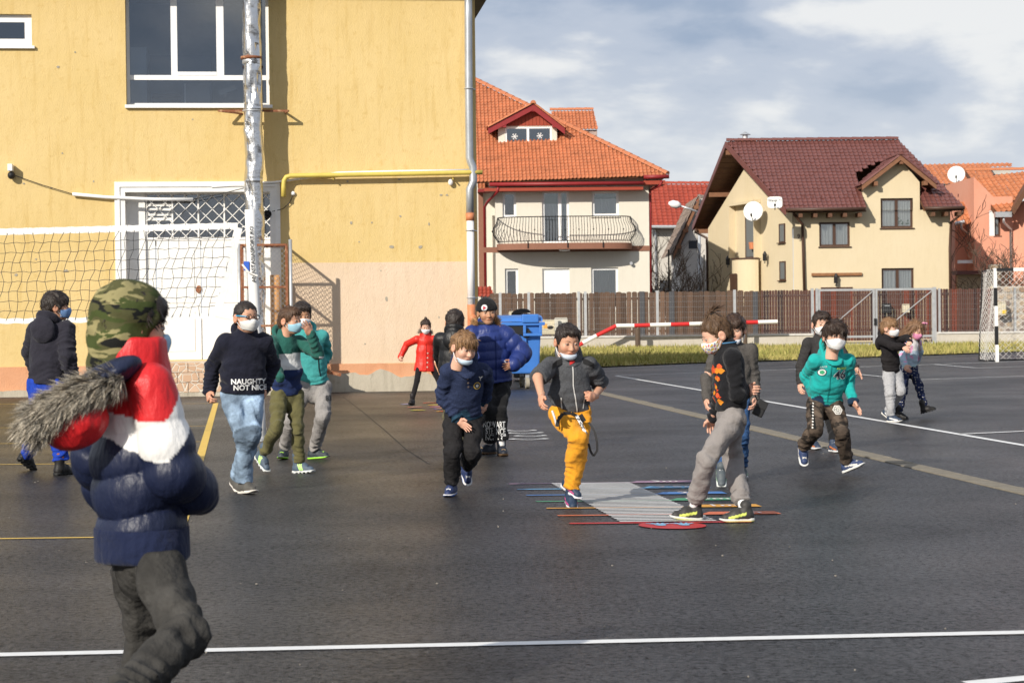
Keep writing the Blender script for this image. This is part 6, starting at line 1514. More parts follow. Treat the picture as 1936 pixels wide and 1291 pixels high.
                d1 = d1 - r1; d2 = d2 - r2
                if sleeve < 1.0:
                    e = c - b if sleeve > .5 else b - a; f_ = (sleeve - .5) * 2 if sleeve > .5 else sleeve * 2; o_ = (b if sleeve > .5 else a) + e * f_; e = e / np.linalg.norm(e)
                    pl = (P[0] - o_[0]) * e[0] + (P[1] - o_[1]) * e[1] + (P[2] - o_[2]) * e[2]
                    if sleeve > .5: d2 = smax(d2, pl, .006)
                    else: d1 = smax(d1, pl, .006); d2 = d1
                dd_ = smin(d1, d2, .010); d = smin(d, dd_, k)
            return d
        V, F = snet(fn, pts.min(0) - mg, pts.max(0) + mg, h); s.parts[name] = (V, F)
        c = col(V) if callable(col) else np.tile(np.array(col, f32), (len(V), 1))
        return npmesh(name, V, F, m, parent or s.root, c, origin=s.org)
    def sleeve_t(s, V, kk, nr=.075):
        d1, t1 = seg(V.T, s.sh[kk], s.el[kk]); d2, t2 = seg(V.T, s.el[kk], s.wri[kk]); near = np.minimum(d1, d2) < nr * s.h
        t = np.where(d1 < d2, t1 * .5, .5 + .5 * t2); lat = (V - s.sh[kk]) @ (s.Rs * (1 if kk == 'R' else -1)); return near, t, lat
    def trousers(s, col, m=None, r=(.060, .046, .036), h=.0092, wrk=.0105, seed=2, name='trousers', waist=.05, cutoff=.0, flare=0):
        H = s.h * s.build * .93; m = m or m_denim; pts = np.array([s.pel + s.up * waist] + list(s.hip.values()) + list(s.kn.values()) + list(s.an.values())); mg = .10 * s.h
        def fn(P):
            d = s.torso(P, .090 * H, .085 * H, .72, .04)
            ax = (P[0] - s.pel[0]) * s.up[0] + (P[1] - s.pel[1]) * s.up[1] + (P[2] - s.pel[2]) * s.up[2]; d = smax(d, ax - waist, .01)
            for kk in ('R', 'L'):
                a, b, c = s.hip[kk], s.kn[kk], s.an[kk]; d1, t1 = seg(P, a, b); d2, t2 = seg(P, b, c)
                r1 = (r[0] + (r[1] - r[0]) * t1) * H + wrk * (1.2 * (.5 + .5 * wr(P, seed + 32, 9)) * fold(t1 * 26 + 6 * wr(P, seed + 1, 11)) * np.clip(np.abs(t1 - .45) * 2, .1, 1) + 1.1 * wr(P, seed, 34)); r2 = (r[1] + (r[2] - r[1]) * t2) * H + wrk * (1.6 * (.45 + .55 * wr(P, seed + 31, 10)) * fold(t2 * 40 + 6 * wr(P, seed + 2, 13)) * np.clip(np.abs(t2 - .4) * 2.0, .2, 1) + 1.1 * wr(P, seed, 34))
                e = c - b; L_ = np.linalg.norm(e); e = e / L_; o_ = c - e * cutoff; pl = (P[0] - o_[0]) * e[0] + (P[1] - o_[1]) * e[1] + (P[2] - o_[2]) * e[2]
                d2 = smax(d2 - r2, pl, .008); d = smin(d, smin(d1 - r1, d2, .010), .018)
            return smax(d, ax - waist - .03, .01)
        V, F = snet(fn, pts.min(0) - mg, pts.max(0) + mg, h); s.parts[name] = (V, F); c = col(V) if callable(col) else np.tile(np.array(col, f32), (len(V), 1))
        return npmesh(name, V, F, m, s.root, c, origin=s.org)
    def leg_t(s, V):
        out = []
        for kk in ('R', 'L'):
            d1, t1 = seg(V.T, s.hip[kk], s.kn[kk]); d2, t2 = seg(V.T, s.kn[kk], s.an[kk]); out.append((np.minimum(d1, d2), np.where(d1 < d2, t1 * .5, .5 + .5 * t2)))
        m_ = out[0][0] < out[1][0]; return np.where(m_, out[0][1], out[1][1]), m_
    def body(s, hands, socks=(.75, .75, .74)):
        """one continuous skin surface: head, neck, trunk, limbs and hands"""
        H = s.h; pts = np.array([s.pel, s.neck] + list(s.sh.values()) + list(s.el.values()) + list(s.wri.values()) + list(s.kn.values()) + list(s.an.values()) + [s.hc])
        nb = s.hc + s.hR @ np.array((0, .028, -.10)) * s.hs
        def fn(P):
            d = s.torso(P, .070 * H, .078 * H, .68); d = smin(d, rcone(P, s.sh['R'], s.sh['L'], .033 * H, .033 * H), .04)
            d = smin(d, rcone(P, s.neck - s.up * .05, nb, .036 * H, .045 * s.hs), .03)
            for kk in ('R', 'L'):
                d = smin(d, rcone(P, s.sh[kk], s.el[kk], .029 * H, .025 * H), .02); d = smin(d, rcone(P, s.el[kk], s.wri[kk], .0265 * H, .0175 * H), .015)
                d = smin(d, rcone(P, s.hip[kk], s.kn[kk], .036 * H, .027 * H), .02); d = smin(d, rcone(P, s.kn[kk], s.an[kk], .027 * H, .021 * H), .02)
            return d
        V, F = snet(fn, pts.min(0) - .09, pts.max(0) + .04, .012); c = np.tile(np.array(s.skin, f32), (len(V), 1))
        for kk in ('R', 'L'):
            d_, t = seg(V.T, s.kn[kk], s.an[kk]); c[(d_ < .05 * H) & (t > .7)] = socks
        VV = [V]; FF = [F]; CC = [c]; n = len(V)
        hv, hf = HEAD; VV.append((hv * s.hs) @ s.hR.T + s.hc); FF.append(hf + n); CC.append(head_cols(hv, s.skin)); n += len(hv)
        for kk in ('R', 'L'):
            hd_ = hands.get(kk)
            if hd_ is None: continue
            pose = hd_[0]; f_ = s.wri[kk] - s.el[kk]; f_ = f_ / np.linalg.norm(f_)
            if len(hd_) > 1 and hd_[1] is not None:
                t = np.array(s.A(hd_[1], 0)) - np.array(s.A((0, 0), 0)); f2 = (s.solve(s.wri[kk], hd_[1], .085 * H) - s.wri[kk]); f_ = f2 / np.linalg.norm(f2)
            th = hd_[2] if len(hd_) > 2 and hd_[2] is not None else s.Fs; th = np.array(th, float); pal = -s.Rs * (1 if kk == 'R' else -1)
            th = th - f_ * (th @ f_)
            if np.linalg.norm(th) < .2: th = np.array((0, 0, 1.)) - f_ * f_[2]
            th /= np.linalg.norm(th); nz = np.cross(th, f_)
            if len(hd_) > 3: pal = np.array(hd_[3], float)
            if nz @ pal > 0: nz = -nz          # palm is -z
            B_ = np.stack([th, f_, nz], 1); hv, hf = HANDS[pose]; sc_ = H / 1.36 * .98
            VV.append((hv * sc_) @ B_.T + s.wri[kk] + f_ * .004); FF.append(flip_if(np.linalg.det(B_), hf) + n); CC.append(np.tile(np.array(s.skin, f32) * np.array((1.0, .93, .92)), (len(hv), 1))); n += len(hv)
        s.bodyo = npmesh('body', np.concatenate(VV), np.concatenate(FF), m_skin, s.root, np.concatenate(CC), origin=s.org)
        # eyes and brows
        for sg in (-1, 1):
            mb = MB(); mb.sphere((0, 0, 0), .0115 * s.hs, 14, 14); V = np.array(mb.v); col = np.tile(np.array((.42, .39, .36)), (len(V), 1)); col[(np.abs(V[:, 0]) < .0062 * s.hs) & (V[:, 1] < 0)] = (.025, .015, .010); col[V[:, 2] > .0026 * s.hs] = np.array(s.skin) * .8; col[(V[:, 2] > .0020 * s.hs) & (V[:, 2] < .0045 * s.hs)] = (.03, .018, .012); col[V[:, 2] < -.0048 * s.hs] = np.array(s.skin) * .9
            Vw = (V + np.array((sg * .030, -.0765, .006)) * s.hs) @ s.hR.T + s.hc; npmesh('eye', Vw, mb.f, mat('eye', attr=True, rough=.15), s.bodyo, col, origin=s.org)
        return s.bodyo
    def hair(s, style, col, seed=1, n=700, ln=.03, lift=.2, col2=None, jit=.17):
        lift *= .55; ln *= .8
        V, F = hair_mesh(style, seed); rng = np.random.default_rng(seed); col = np.array(col, f32); c2 = np.array(col2 if col2 is not None else col * 1.9, f32)
        cap = (V * s.hs) @ s.hR.T + s.hc; sh_ = np.clip(.5 + .5 * wr(V.T, seed, 110, (0, .4, 1)), 0, 1)[:, None]; c = col * (1 - .45 * sh_) + c2 * .45 * sh_
        def flow(o):
            if style == 'bun': return np.array((0, .02, .128)) - o
            f = np.stack([o[:, 0] * 1.5, np.where(o[:, 1] < .0, -.6, .5), -.9 + 0 * o[:, 0]], 1); tp = o[:, 2] > .09
            f[tp, 2] = 0; f[tp, 1] = -1 if style in ('mop', 'fringe', 'short', 'crew') else .3; f[tp, 0] += .5; return f
        sv, sf, sc_ = strands(V, F, n, rng, flow, ln, .0055, lambda o, r, k: col + (c2 - col) * r.uniform(0, .9, (k, 1)) ** 1.5, .35, lift, 3, None, jit)
        # brows
        bv = []; bf_ = []; bc = []
        for sg in (-1, 1):
            k = len(bv) ; nn = 5
            for i in range(nn):
                t = i / (nn - 1); x = sg * (.012 + .034 * t); z = .022 + .007 * math.sin(math.pi * (t * .8 + .1)); y = -.0915 + .35 * max(0, abs(x) - .012) ** 1.2 * 1.6
                bv += [(x, y - .001, z - .002 * (1 - .6 * t)), (x, y - .001, z + .002 * (1 - .6 * t))]
            for i in range(nn - 1): bf_.append((k + 2 * i, k + 2 * i + 1, k + 2 * i + 3, k + 2 * i + 2))
        bv = np.array(bv)
        Vall = np.concatenate([cap, (sv * s.hs) @ s.hR.T + s.hc, (bv * s.hs) @ s.hR.T + s.hc]); Fall = np.concatenate([F, sf + len(V), np.array(bf_) + len(V) + len(sv)]); Call = np.concatenate([c, sc_, np.tile(col * 1.2, (len(bv), 1))])
        return npmesh('hair', Vall, Fall, m_hair, s.root, Call, origin=s.org)
    def mask(s, col=(.72, .73, .74), low=False, loops=True):
        V, F = MASK[low]; c = np.tile(np.array(col, f32), (len(V), 1)) if not callable(col) else col(V)
        o = npmesh('face_mask', (V * s.hs) @ s.hR.T + s.hc, F, m_mask, s.root, c, origin=s.org)
        mb = MB()
        for sg in (-1, 1):
            for zz in ((-.028, -.075) if not low else (-.078, -.098)):
                P = [(sg * .058, -.034, zz), (sg * .070, -.012, zz * .6 + (-.02 if low else 0)), (sg * .082, .010, zz * .3), (sg * .084, .026, .008)]
                mb.tube([tuple((np.array(p) * s.hs) @ s.hR.T + s.hc - s.org) for p in P], .0022, 4)
        mb.build('ear_loops', mat('white_elastic', (.7, .7, .7), .8), o, kind='stuff')
        return o
    def shoes(s, up, sole, kind='shoe', accent=None, scale=1.0, laces=None):
        H = s.h / 1.38 * scale
        for kk in ('R', 'L'):
            fy, fp = s.feet[kk][:2]; fr = s.feet[kk][2] if len(s.feet[kk]) > 2 else 0; R_ = rotm(fy, -fp, fr); o = None
            (uv, uf), (sv, sf) = SHOES[kind]; c = np.tile(np.array(up, f32), (len(uv), 1))
            if accent is not None: accent(uv, c)
            o = npmesh('boot' if kind == 'boot' else 'shoe', (uv * H) @ R_.T + s.an[kk], uf, m_shoe, s.root, c, origin=s.org)
            sc_ = np.tile(np.array(sole, f32), (len(sv), 1)) if not callable(sole) else sole(sv)
            npmesh('sole', (sv * H) @ R_.T + s.an[kk], sf, m_sole, o, sc_, origin=s.org)
            if laces is not None:
                mb = MB()
                for i in range(4):
                    y = -.035 - .018 * i; z = -.008 - .0085 * i + .006; a = np.array((-.017, y, z)); b = np.array((.017, y - .010, z - .003)); m_ = np.array((0, y - .004, z + .006))
                    for q in ((a, m_, b), (a * (-1, 1, 1), m_, b * (-1, 1, 1))): mb.tube([tuple((np.array(p) * H) @ R_.T + s.an[kk] - s.org) for p in q], .0035, 4)
                mb.build('laces', mat('laces_%.2f_%.2f' % (laces[0], laces[2]), laces, .8), o, kind='stuff')
    def hood(s, col, m=None, big=1.0, seed=3, parent=None, name='hood'):
        """collapsed hood lying round the neck and down the back"""
        H = s.h; m = m or m_cloth; b = s.neck - s.up * .012; Bk = -s.Fs
        def fn(P):
            a = np.array(b); up = s.up; x = (P[0] - a[0]) * s.Rs[0] + (P[1] - a[1]) * s.Rs[1] + (P[2] - a[2]) * s.Rs[2]; y = (P[0] - a[0]) * Bk[0] + (P[1] - a[1]) * Bk[1] + (P[2] - a[2]) * Bk[2]; z = (P[0] - a[0]) * up[0] + (P[1] - a[1]) * up[1] + (P[2] - a[2]) * up[2]
            Q = (x, y, z); y0 = y - .012; r = np.sqrt((x / 1.0) ** 2 + (y0 / 1.05) ** 2); tilt = -.55 * -y0
            rt = (.054 + .004 * big) * H; d = np.sqrt((r - rt) ** 2 + ((z - .016 - .55 * y0) / 1.25) ** 2) - .0125 * H * big - .012 * np.clip(y0 / .06, -.3, 1)
            d = smin(d, ell(Q, (0, .080 * H * big, -.040 * H), (.072 * H * big, .032 * H * big, .070 * H * big)), .03)
            return d + .003 * wr(P, seed, 45)
        c0 = np.array(b); V, F = snet(fn, c0 - .22 * big, c0 + .20 * big, .010 if s.D > 8 else .007); s.parts[name] = (V, F)
        return npmesh(name, V, F, m, parent or s.root, np.tile(np.array(col, f32), (len(V), 1)), origin=s.org)
    def decal(s, part, name, v2, faces, centre, ax, ay, dirn, col, m=None, lift=.004, parent=None):
        V, F = s.parts[part]; bvh = BVHTree.FromPolygons([tuple(v) for v in V], [tuple(int(i) for i in f) for f in F]); ax = np.array(ax, float); ay = np.array(ay, float); dn = np.array(dirn, float); ax /= np.linalg.norm(ax); ay = ay - ax * (ay @ ax); ay /= np.linalg.norm(ay); dn /= np.linalg.norm(dn); out = []; ok = []
        for a, b in v2:
            o = centre + ax * a + ay * b - dn * .25; hit = bvh.ray_cast(Vector(o), Vector(dn), .6)
            if hit[0] is None: ok.append(False); out.append(tuple(o))
            else: ok.append(True); out.append(tuple(np.array(hit[0]) - dn * lift))
        fs = [f for f in faces if all(ok[i] for i in f)]
        if not fs: return None
        me = bpy.data.meshes.new(name); me.from_pydata([tuple(np.array(p) - s.org) for p in out], [], fs)
        a_ = me.color_attributes.new('Col', 'FLOAT_COLOR', 'POINT')
        cc = np.ones((len(out), 4), f32); cc[:, :3] = col; a_.data.foreach_set('color', cc.ravel()); me.materials.append(m or m_print)
        o = bpy.data.objects.new(name, me); COL.objects.link(o); o.parent = parent or s.root
        if name == 'lettering': o['kind'] = 'stuff'
        return o
    def dtext(s, part, body, size, where, col, parent=None, bold=.02, sx=1.0, lift=.005, axes=None, name='lettering', rot=0.0):
        v, f = text2d(body, size, bold, 0, sx)
        if rot: cr, sr = math.cos(rot), math.sin(rot); v = np.stack([v[:, 0] * cr - v[:, 1] * sr, v[:, 0] * sr + v[:, 1] * cr], 1)
        ax, ay, dn = axes or (-s.Rs, s.up, -s.Fs); return s.decal(part, name, v, f, where, ax, ay, dn, col, lift=lift, parent=parent)
    def ddisc(s, part, r, where, col, parent=None, axes=None, lift=.004, name='badge', n=24, poly=None, inner=0.0):
        ax, ay, dn = axes or (-s.Rs, s.up, -s.Fs); v = []; f = []; rings = 3
        for i in range(rings + 1):
            t = inner + (1 - inner) * i / rings
            for j in range(n):
                a = 2 * math.pi * j / n; k = 1.0 if poly is None else math.cos(math.pi / poly) / math.cos((a % (2 * math.pi / poly)) - math.pi / poly)
                v.append((r * t * k * math.cos(a), r * t * k * math.sin(a)))
        for i in range(rings):
            for j in range(n): f.append((i * n + j, i * n + (j + 1) % n, (i + 1) * n + (j + 1) % n, (i + 1) * n + j))
        return s.decal(part, name, v, f, where, ax, ay, dn, col, lift=lift, parent=parent)
    def dstrip(s, part, pts, w, col, parent=None, axes=None, lift=.004, name='zip', m=None):
        """a ribbon along 2D points (relative to the torso: x towards the person's left, y up from pelvis)"""
        ax, ay, dn = axes or (-s.Rs, s.up, -s.Fs); v = []; f = []; P = np.array(pts, float); fine = []
        for a, b in zip(P, P[1:]):
            k = max(1, int(np.linalg.norm(b - a) / .012))
            for i in range(k): fine.append(a + (b - a) * i / k)
        fine.append(P[-1]); fine = np.array(fine); tg = np.gradient(fine, axis=0); tg /= np.linalg.norm(tg, axis=1, keepdims=True) + 1e-9; nn = np.stack([-tg[:, 1], tg[:, 0]], 1) * w / 2
        for p, q in zip(fine, nn): v += [p - q, p + q]
        for i in range(len(fine) - 1): f.append((2 * i, 2 * i + 1, 2 * i + 3, 2 * i + 2))
        return s.decal(part, name, v, f, s.pel, ax, ay, dn, col, m, lift, parent)
    def at_t(s, lat, hgt): return s.pel - s.Rs * lat + s.up * hgt
def camo(name, cols, scale, stretch=(1, 1, 2.2)):
    m = bpy.data.materials.new(name); m.use_nodes = True; N = m.node_tree.nodes; L = m.node_tree.links; b = N['Principled BSDF']; b.inputs['Roughness'].default_value = .9; b.inputs['Specular IOR Level'].default_value = .15
    tc = N.new('ShaderNodeTexCoord'); mp = N.new('ShaderNodeMapping'); mp.inputs['Scale'].default_value = stretch; L.new(tc.outputs['Object'], mp.inputs[0]); prev = None
    for i, c in enumerate(cols):
        if i == 0:
            r = N.new('ShaderNodeRGB'); r.outputs[0].default_value = (*c, 1); prev = r.outputs[0]; continue
        n = N.new('ShaderNodeTexNoise'); n.inputs['Scale'].default_value = scale * (1 + .15 * i); n.inputs['Detail'].default_value = 3.5; n.inputs['Distortion'].default_value = .6
        m2 = N.new('ShaderNodeMapping'); m2.inputs['Location'].default_value = (3.1 * i, 1.7 * i, 5.3 * i); L.new(mp.outputs[0], m2.inputs[0]); L.new(m2.outputs[0], n.inputs['Vector'])
        r = N.new('ShaderNodeMapRange'); r.inputs[1].default_value = .535; r.inputs[2].default_value = .55; L.new(n.outputs[0], r.inputs[0]); x = N.new('ShaderNodeMix'); x.data_type = 'RGBA'; L.new(r.outputs[0], x.inputs[0]); L.new(prev, x.inputs[6]); x.inputs[7].default_value = (*c, 1); prev = x.outputs[2]
    L.new(prev, b.inputs['Base Color']); n = N.new('ShaderNodeTexNoise'); n.inputs['Scale'].default_value = 24; L.new(tc.outputs['Object'], n.inputs['Vector']); bp = N.new('ShaderNodeBump'); bp.inputs['Strength'].default_value = .35; bp.inputs['Distance'].default_value = .012; L.new(n.outputs[0], bp.inputs['Height']); L.new(bp.outputs[0], b.inputs['Normal']); return m
def polka():
    m = mat('dotted_cloth', attr=True, rough=.9, spec=.15, bump2=.3, b2scale=22); N = m.node_tree.nodes; L = m.node_tree.links; b = N['Principled BSDF']; old = b.inputs['Base Color'].links[0].from_socket
    tc = N.new('ShaderNodeTexCoord'); v = N.new('ShaderNodeTexVoronoi'); v.inputs['Scale'].default_value = 34; v.inputs['Randomness'].default_value = .25; L.new(tc.outputs['Object'], v.inputs['Vector']); r = N.new('ShaderNodeMapRange'); r.inputs[1].default_value = .20; r.inputs[2].default_value = .26; r.inputs[3].default_value = 1; r.inputs[4].default_value = 0; L.new(v.outputs['Distance'], r.inputs[0])
    x = N.new('ShaderNodeMix'); x.data_type = 'RGBA'; L.new(r.outputs[0], x.inputs[0]); L.new(old, x.inputs[6]); x.inputs[7].default_value = (.5, .47, .42, 1); L.new(x.outputs[2], b.inputs['Base Color']); return m
NAVY = (.013, .018, .045); WHITE = (.72, .72, .71)
def accent_stripes(col, y0=-.05, n=3, w=.006, gap=.014):
    def f(v, c):
        for i in range(n):
            yc = y0 + i * gap + (v[:, 2] + .04) * .4; c[(np.abs(v[:, 1] - yc) < w / 1.2) & (np.abs(v[:, 0]) > .020) & (v[:, 2] < -.005) & (v[:, 2] > -.06)] = col
    return f
def accent_side(col):
    def f(v, c): c[(np.abs(v[:, 0]) > .024) & (np.abs(v[:, 2] + .040 - .25 * (v[:, 1] + .03)) < .008) & (v[:, 1] < .01) & (v[:, 1] > -.10)] = col
    return f
def fly(p, part='trousers'): pass
S3 = 3.003
# ------------------------------------------------ boy in the dark lettered hoodie with glasses
p = Person('hoodie', 'boy in navy hoodie with white lettering, blue glasses and pale jeans', (380, 545), S3, (265, 1168), 1.46, (232, 618, .16), (250, 262, .12), 12, 18,
           (256, 165, .08, 38, 2, 0), {'R': ((66, 440, 1), (50, 592, -1)), 'L': ((404, 440, 1), (360, 580, -1))},
           {'R': ((246, 848, -1), (246, 1100, 'z.085')), 'L': ((288, 840, -1), (206, 1072, 'z.105'))}, {'R': (38, 6), 'L': (30, -22)}, SKIN_A, 1.08, build=1.06)
p.body({'R': ('half', (38, 650, -1)), 'L': ('half', (352, 640, -1))}); p.hair('crew', DARK, 3, 500, .012, .6)
p.mask((.70, .69, .66)); ho = p.top('hoodie', (.012, .013, .024), rw=(.112, .114), hem=-.035, slv=(.052, .045, .037), seed=11)
p.hood((.013, .014, .026), parent=ho, big=1.0); p.trousers(lambda V: np.tile(np.array((.22, .30, .40)), (len(V), 1)) * (1 + .75 * np.clip(wr(V.T, 5, 28), -.4, 1)[:, None]) * np.where(((p.leg_t(V)[0] > .42) & (p.leg_t(V)[0] < .60))[:, None], .6, 1), r=(.062, .049, .043), waist=.08, seed=4)
p.dtext('hoodie', 'NAUGHTY', .056, p.at_t(.04, .125), WHITE, ho, .03, 1.0); p.dtext('hoodie', 'NOT NICE', .056, p.at_t(.055, .078), WHITE, ho, .03, 1.0)
p.shoes((.085, .08, .07), (.66, .62, .56), laces=(.12, .11, .10))
gm = MB(); L_ = lambda q: tuple((np.array(q) * p.hs) @ p.hR.T + p.hc - p.org)
for sg in (-1, 1):
    gm.tube([L_((sg * .032 + .021 * math.cos(a), -.104 + .006 * abs(math.cos(a)), .004 + .015 * math.sin(a))) for a in [2 * math.pi * k / 14 for k in range(15)]], .0032, 5)
gm.tube([L_((-.011, -.106, .008)), L_((0, -.108, .010)), L_((.011, -.106, .008))], .003, 5); go_ = gm.build('glasses', m_black, p.root)
tm = MB()
for sg in (-1, 1): tm.tube([L_((sg * .055, -.098, .010)), L_((sg * .076, -.05, .012)), L_((sg * .083, .01, .012))], .0042, 5)
tm.build('temple_arms', mat('cyan_plastic', (.05, .38, .62), .4), go_, kind='stuff')
# ------------------------------------------------ boy in the striped hoodie
p = Person('striped', 'boy in green, white and navy striped hoodie and olive trousers', (380, 545), S3, (590, 1052), 1.42, (490, 605, .14), (476, 268, .10), 35, 40,
           (506, 184, .06, 62, 6, 0), {'R': ((408, 415, -1), (450, 502, -1)), 'L': ((662, 372, -1), (624, 262, -1))},
           {'R': ((428, 790, -1), (352, 940, 1)), 'L': ((545, 800, -1), (557, 992, 'z.085'))}, {'R': (40, -38), 'L': (62, 4)}, SKIN_A, 1.02)
p.body({'R': None, 'L': ('open', (588, 205, -1), (.3, 0, 1), (0, 1, .2))}); p.hair('short', BROWN, 5, 700, .026, .3); p.mask((.34, .58, .70))
def stripes(V):
    z = p.tz(V); c = np.tile(np.array((.022, .105, .085)), (len(V), 1)); c[z < .365] = WHITE; c[z < .225] = (.014, .026, .085)
    for kk in 'RL':
        n, t, lat = p.sleeve_t(V, kk, .045); c[n & (t > .2)] = (.022, .105, .085)
    return c
ho = p.top('hoodie', stripes, rw=(.100, .102), hem=-.0, slv=(.047, .042, .034), seed=21, h=.009); p.hood((.022, .105, .085), parent=ho, big=.95)
p.trousers((.115, .105, .045), r=(.058, .045, .036), waist=.06, seed=6, cutoff=.01, m=m_cloth); p.shoes((.075, .105, .145), (.62, .64, .62), 'boot', accent_stripes((.55, .85, .25)), laces=(.02, .02, .03))
# ------------------------------------------------ boy half hidden in the light teal hoodie
p = Person('teal', 'boy in pale teal hoodie and grey sweatpants behind the striped hoodie', (380, 545), S3, (655, 978), 1.45, (640, 560, .1), (596, 236, .1), 15, 20,
           (574, 152, .05, 18, 14, 0), {'R': ((474, 385, -1), (500, 480, -1)), 'L': ((716, 378, 1), (664, 452, -1))},
           {'R': ((508, 755, -1), (470, 915, 'z.09')), 'L': ((694, 722, -1), (642, 915, 'z.09'))}, {'R': (-5, 5), 'L': (68, 5)}, SKIN_B, 1.04)
p.body({'R': None, 'L': ('relaxed', (628, 492, -1))}); p.hair('short', DARK, 7, 600, .022, .3); p.mask((.7, .7, .7))
ho = p.top('hoodie', (.055, .30, .29), rw=(.102, .104), hem=-.02, slv=(.047, .042, .034), seed=31); p.hood((.055, .30, .29), parent=ho)
p.trousers((.27, .255, .245), m=m_heather, r=(.064, .052, .042), waist=.06, seed=8, cutoff=.02); p.shoes((.035, .045, .055), lambda v: np.where((v[:, 2] < -.070)[:, None], np.array((.35, .75, .05)), np.array((.1, .11, .12))), 'shoe', laces=(.4, .7, .1))
p.dtext('trousers', '83', .07, p.hip['L'] + np.array((.03, 0, -.10)), (.05, .05, .05), None, .02)
p.dstrip('hoodie', [(.03, .30), (.035, .18), (.05, .10)], .010, (.01, .01, .012), ho, name='drawstring', lift=.006)
# ------------------------------------------------ stocky boy seen from behind at the left
p = Person('left', 'boy seen from behind in dark hoodie and bright blue jeans at the far left', (10, 530), S3, (170, 1108), 1.52, (245, 590, 0), (262, 238, .02), 160, 165,
           (290, 150, .04, 108, 0, 0), {'L': ((146, 405, 1), (172, 520, 1)), 'R': ((352, 430, -1), (386, 560, 1))},
           {'L': ((198, 800, -1), (124, 985, 'z.15')), 'R': ((290, 805, 1), (316, 1045, 'z.09'))}, {'L': (150, -32), 'R': (150, 0)}, SKIN_A, 1.08, build=1.10)
p.body({'L': None, 'R': None}); p.hair('mop', DARK, 9, 700, .03, .25); p.mask((.16, .28, .52))
ho = p.top('hoodie', (.022, .021, .030), rw=(.112, .116), hem=-.0, slv=(.054, .050, .040), seed=41); p.hood((.023, .022, .031), parent=ho, big=1.1)
p.hood((.09, .035, .02), parent=ho, big=.62, name='fleece_collar', m=m_heather)
p.trousers((.012, .045, .33), r=(.066, .052, .043), waist=.06, seed=10, cutoff=.03); p.shoes((.014, .013, .013), (.014, .014, .014), 'boot', lambda v, c: c.__setitem__((v[:, 2] > .05), (.24, .07, .02)))
# ------------------------------------------------ girl in the red coat
p = Person('red', 'girl in bright red coat with black leggings by the school wall', (730, 560), 5.005, (245, 1020), 1.28, (366, 625, .0), (374, 372, .0), 5, 5,
           (374, 288, -.03, 6, 22, 0), {'R': ((196, 455, 1), (136, 575, -1)), 'L': ((480, 485, 1), (476, 575, -1))},
           {'R': ((292, 800, -1), (247, 972, 'z.085')), 'L': ((498, 800, -1), (556, 975, 'z.085'))}, {'R': (-12, 3), 'L': (25, 3)}, SKIN_C, .95)
p.body({'R': ('half', (122, 605, -1)), 'L': ('half', (470, 610, -1))}); p.hair('bun', (.03, .017, .012), 11, 600, .03, .1); p.mask((.74, .74, .74))
ho = p.top('coat', (.58, .022, .012), m=m_nylon, rw=(.112, .098), hem=.135, slv=(.050, .044, .036), seed=51, puff=(.12, .004), flare=.035)
p.hood((.58, .022, .012), m=m_nylon, parent=ho, big=1.05)
V, F = p.parts['hood']; rg = np.random.default_rng(2); bc = p.neck
sv, sf, sc = strands(V, F, 1600, rg, lambda o: o - bc, .045, .006, lambda o, r, n: np.array((.22, .17, .13)) * r.uniform(.4, 1.6, (n, 1)), .2, .6, 3, lambda c: ((c - bc) @ p.up > .03) * (((c - bc) @ p.Fs) < .02) + 1e-9)
npmesh('fur_trim', sv, sf, m_hair, ho, sc, origin=p.org)['kind'] = 'stuff'
for z in (.02, .09, .16, .23): p.ddisc('coat', .011, p.at_t(.035, z - .09), (.65, .5, .42), ho, name='button', lift=.006, n=10)
p.dstrip('coat', [(.02, .28), (.02, -.13)], .008, (.35, .012, .008), ho, name='placket')
p.trousers((.014, .012, .013), r=(.046, .036, .030), seed=12, m=m_cloth, wrk=.0015, name='leggings', h=.009); p.shoes((.022, .019, .02), (.02, .018, .018), 'boot')
# ------------------------------------------------ boy in black jacket, back to us
p = Person('black', 'boy with his back turned in a black quilted jacket', (730, 560), 5.005, (700, 1541), 1.38, (655, 815, 0), (652, 345, 0), 172, 172,
           (652, 248, .0, 172, 0, 0), {'L': ((512, 565, 1), (548, 700, 1)), 'R': ((802, 565, 1), (770, 720, 1))},
           {'L': ((600, 1160, 1), (620, 1465, 'z.09')), 'R': ((705, 1160, 1), (703, 1468, 'z.09'))}, {'L': (172, 0), 'R': (178, 0)}, SKIN_B, 1.03)
p.body({'L': None, 'R': None}); p.hair('short', (.022, .015, .012), 13, 700, .02, .3); p.mask((.7, .7, .7))
ho = p.top('jacket', (.010, .010, .011), m=m_nylon, rw=(.110, .114), hem=.03, slv=(.055, .050, .042), seed=61, puff=(.095, .006)); p.hood((.010, .010, .011), m=m_nylon, parent=ho)
p.trousers((.11, .10, .06), r=(.058, .046, .040), seed=14, cutoff=.05); p.shoes((.02, .02, .025), (.5, .08, .06))
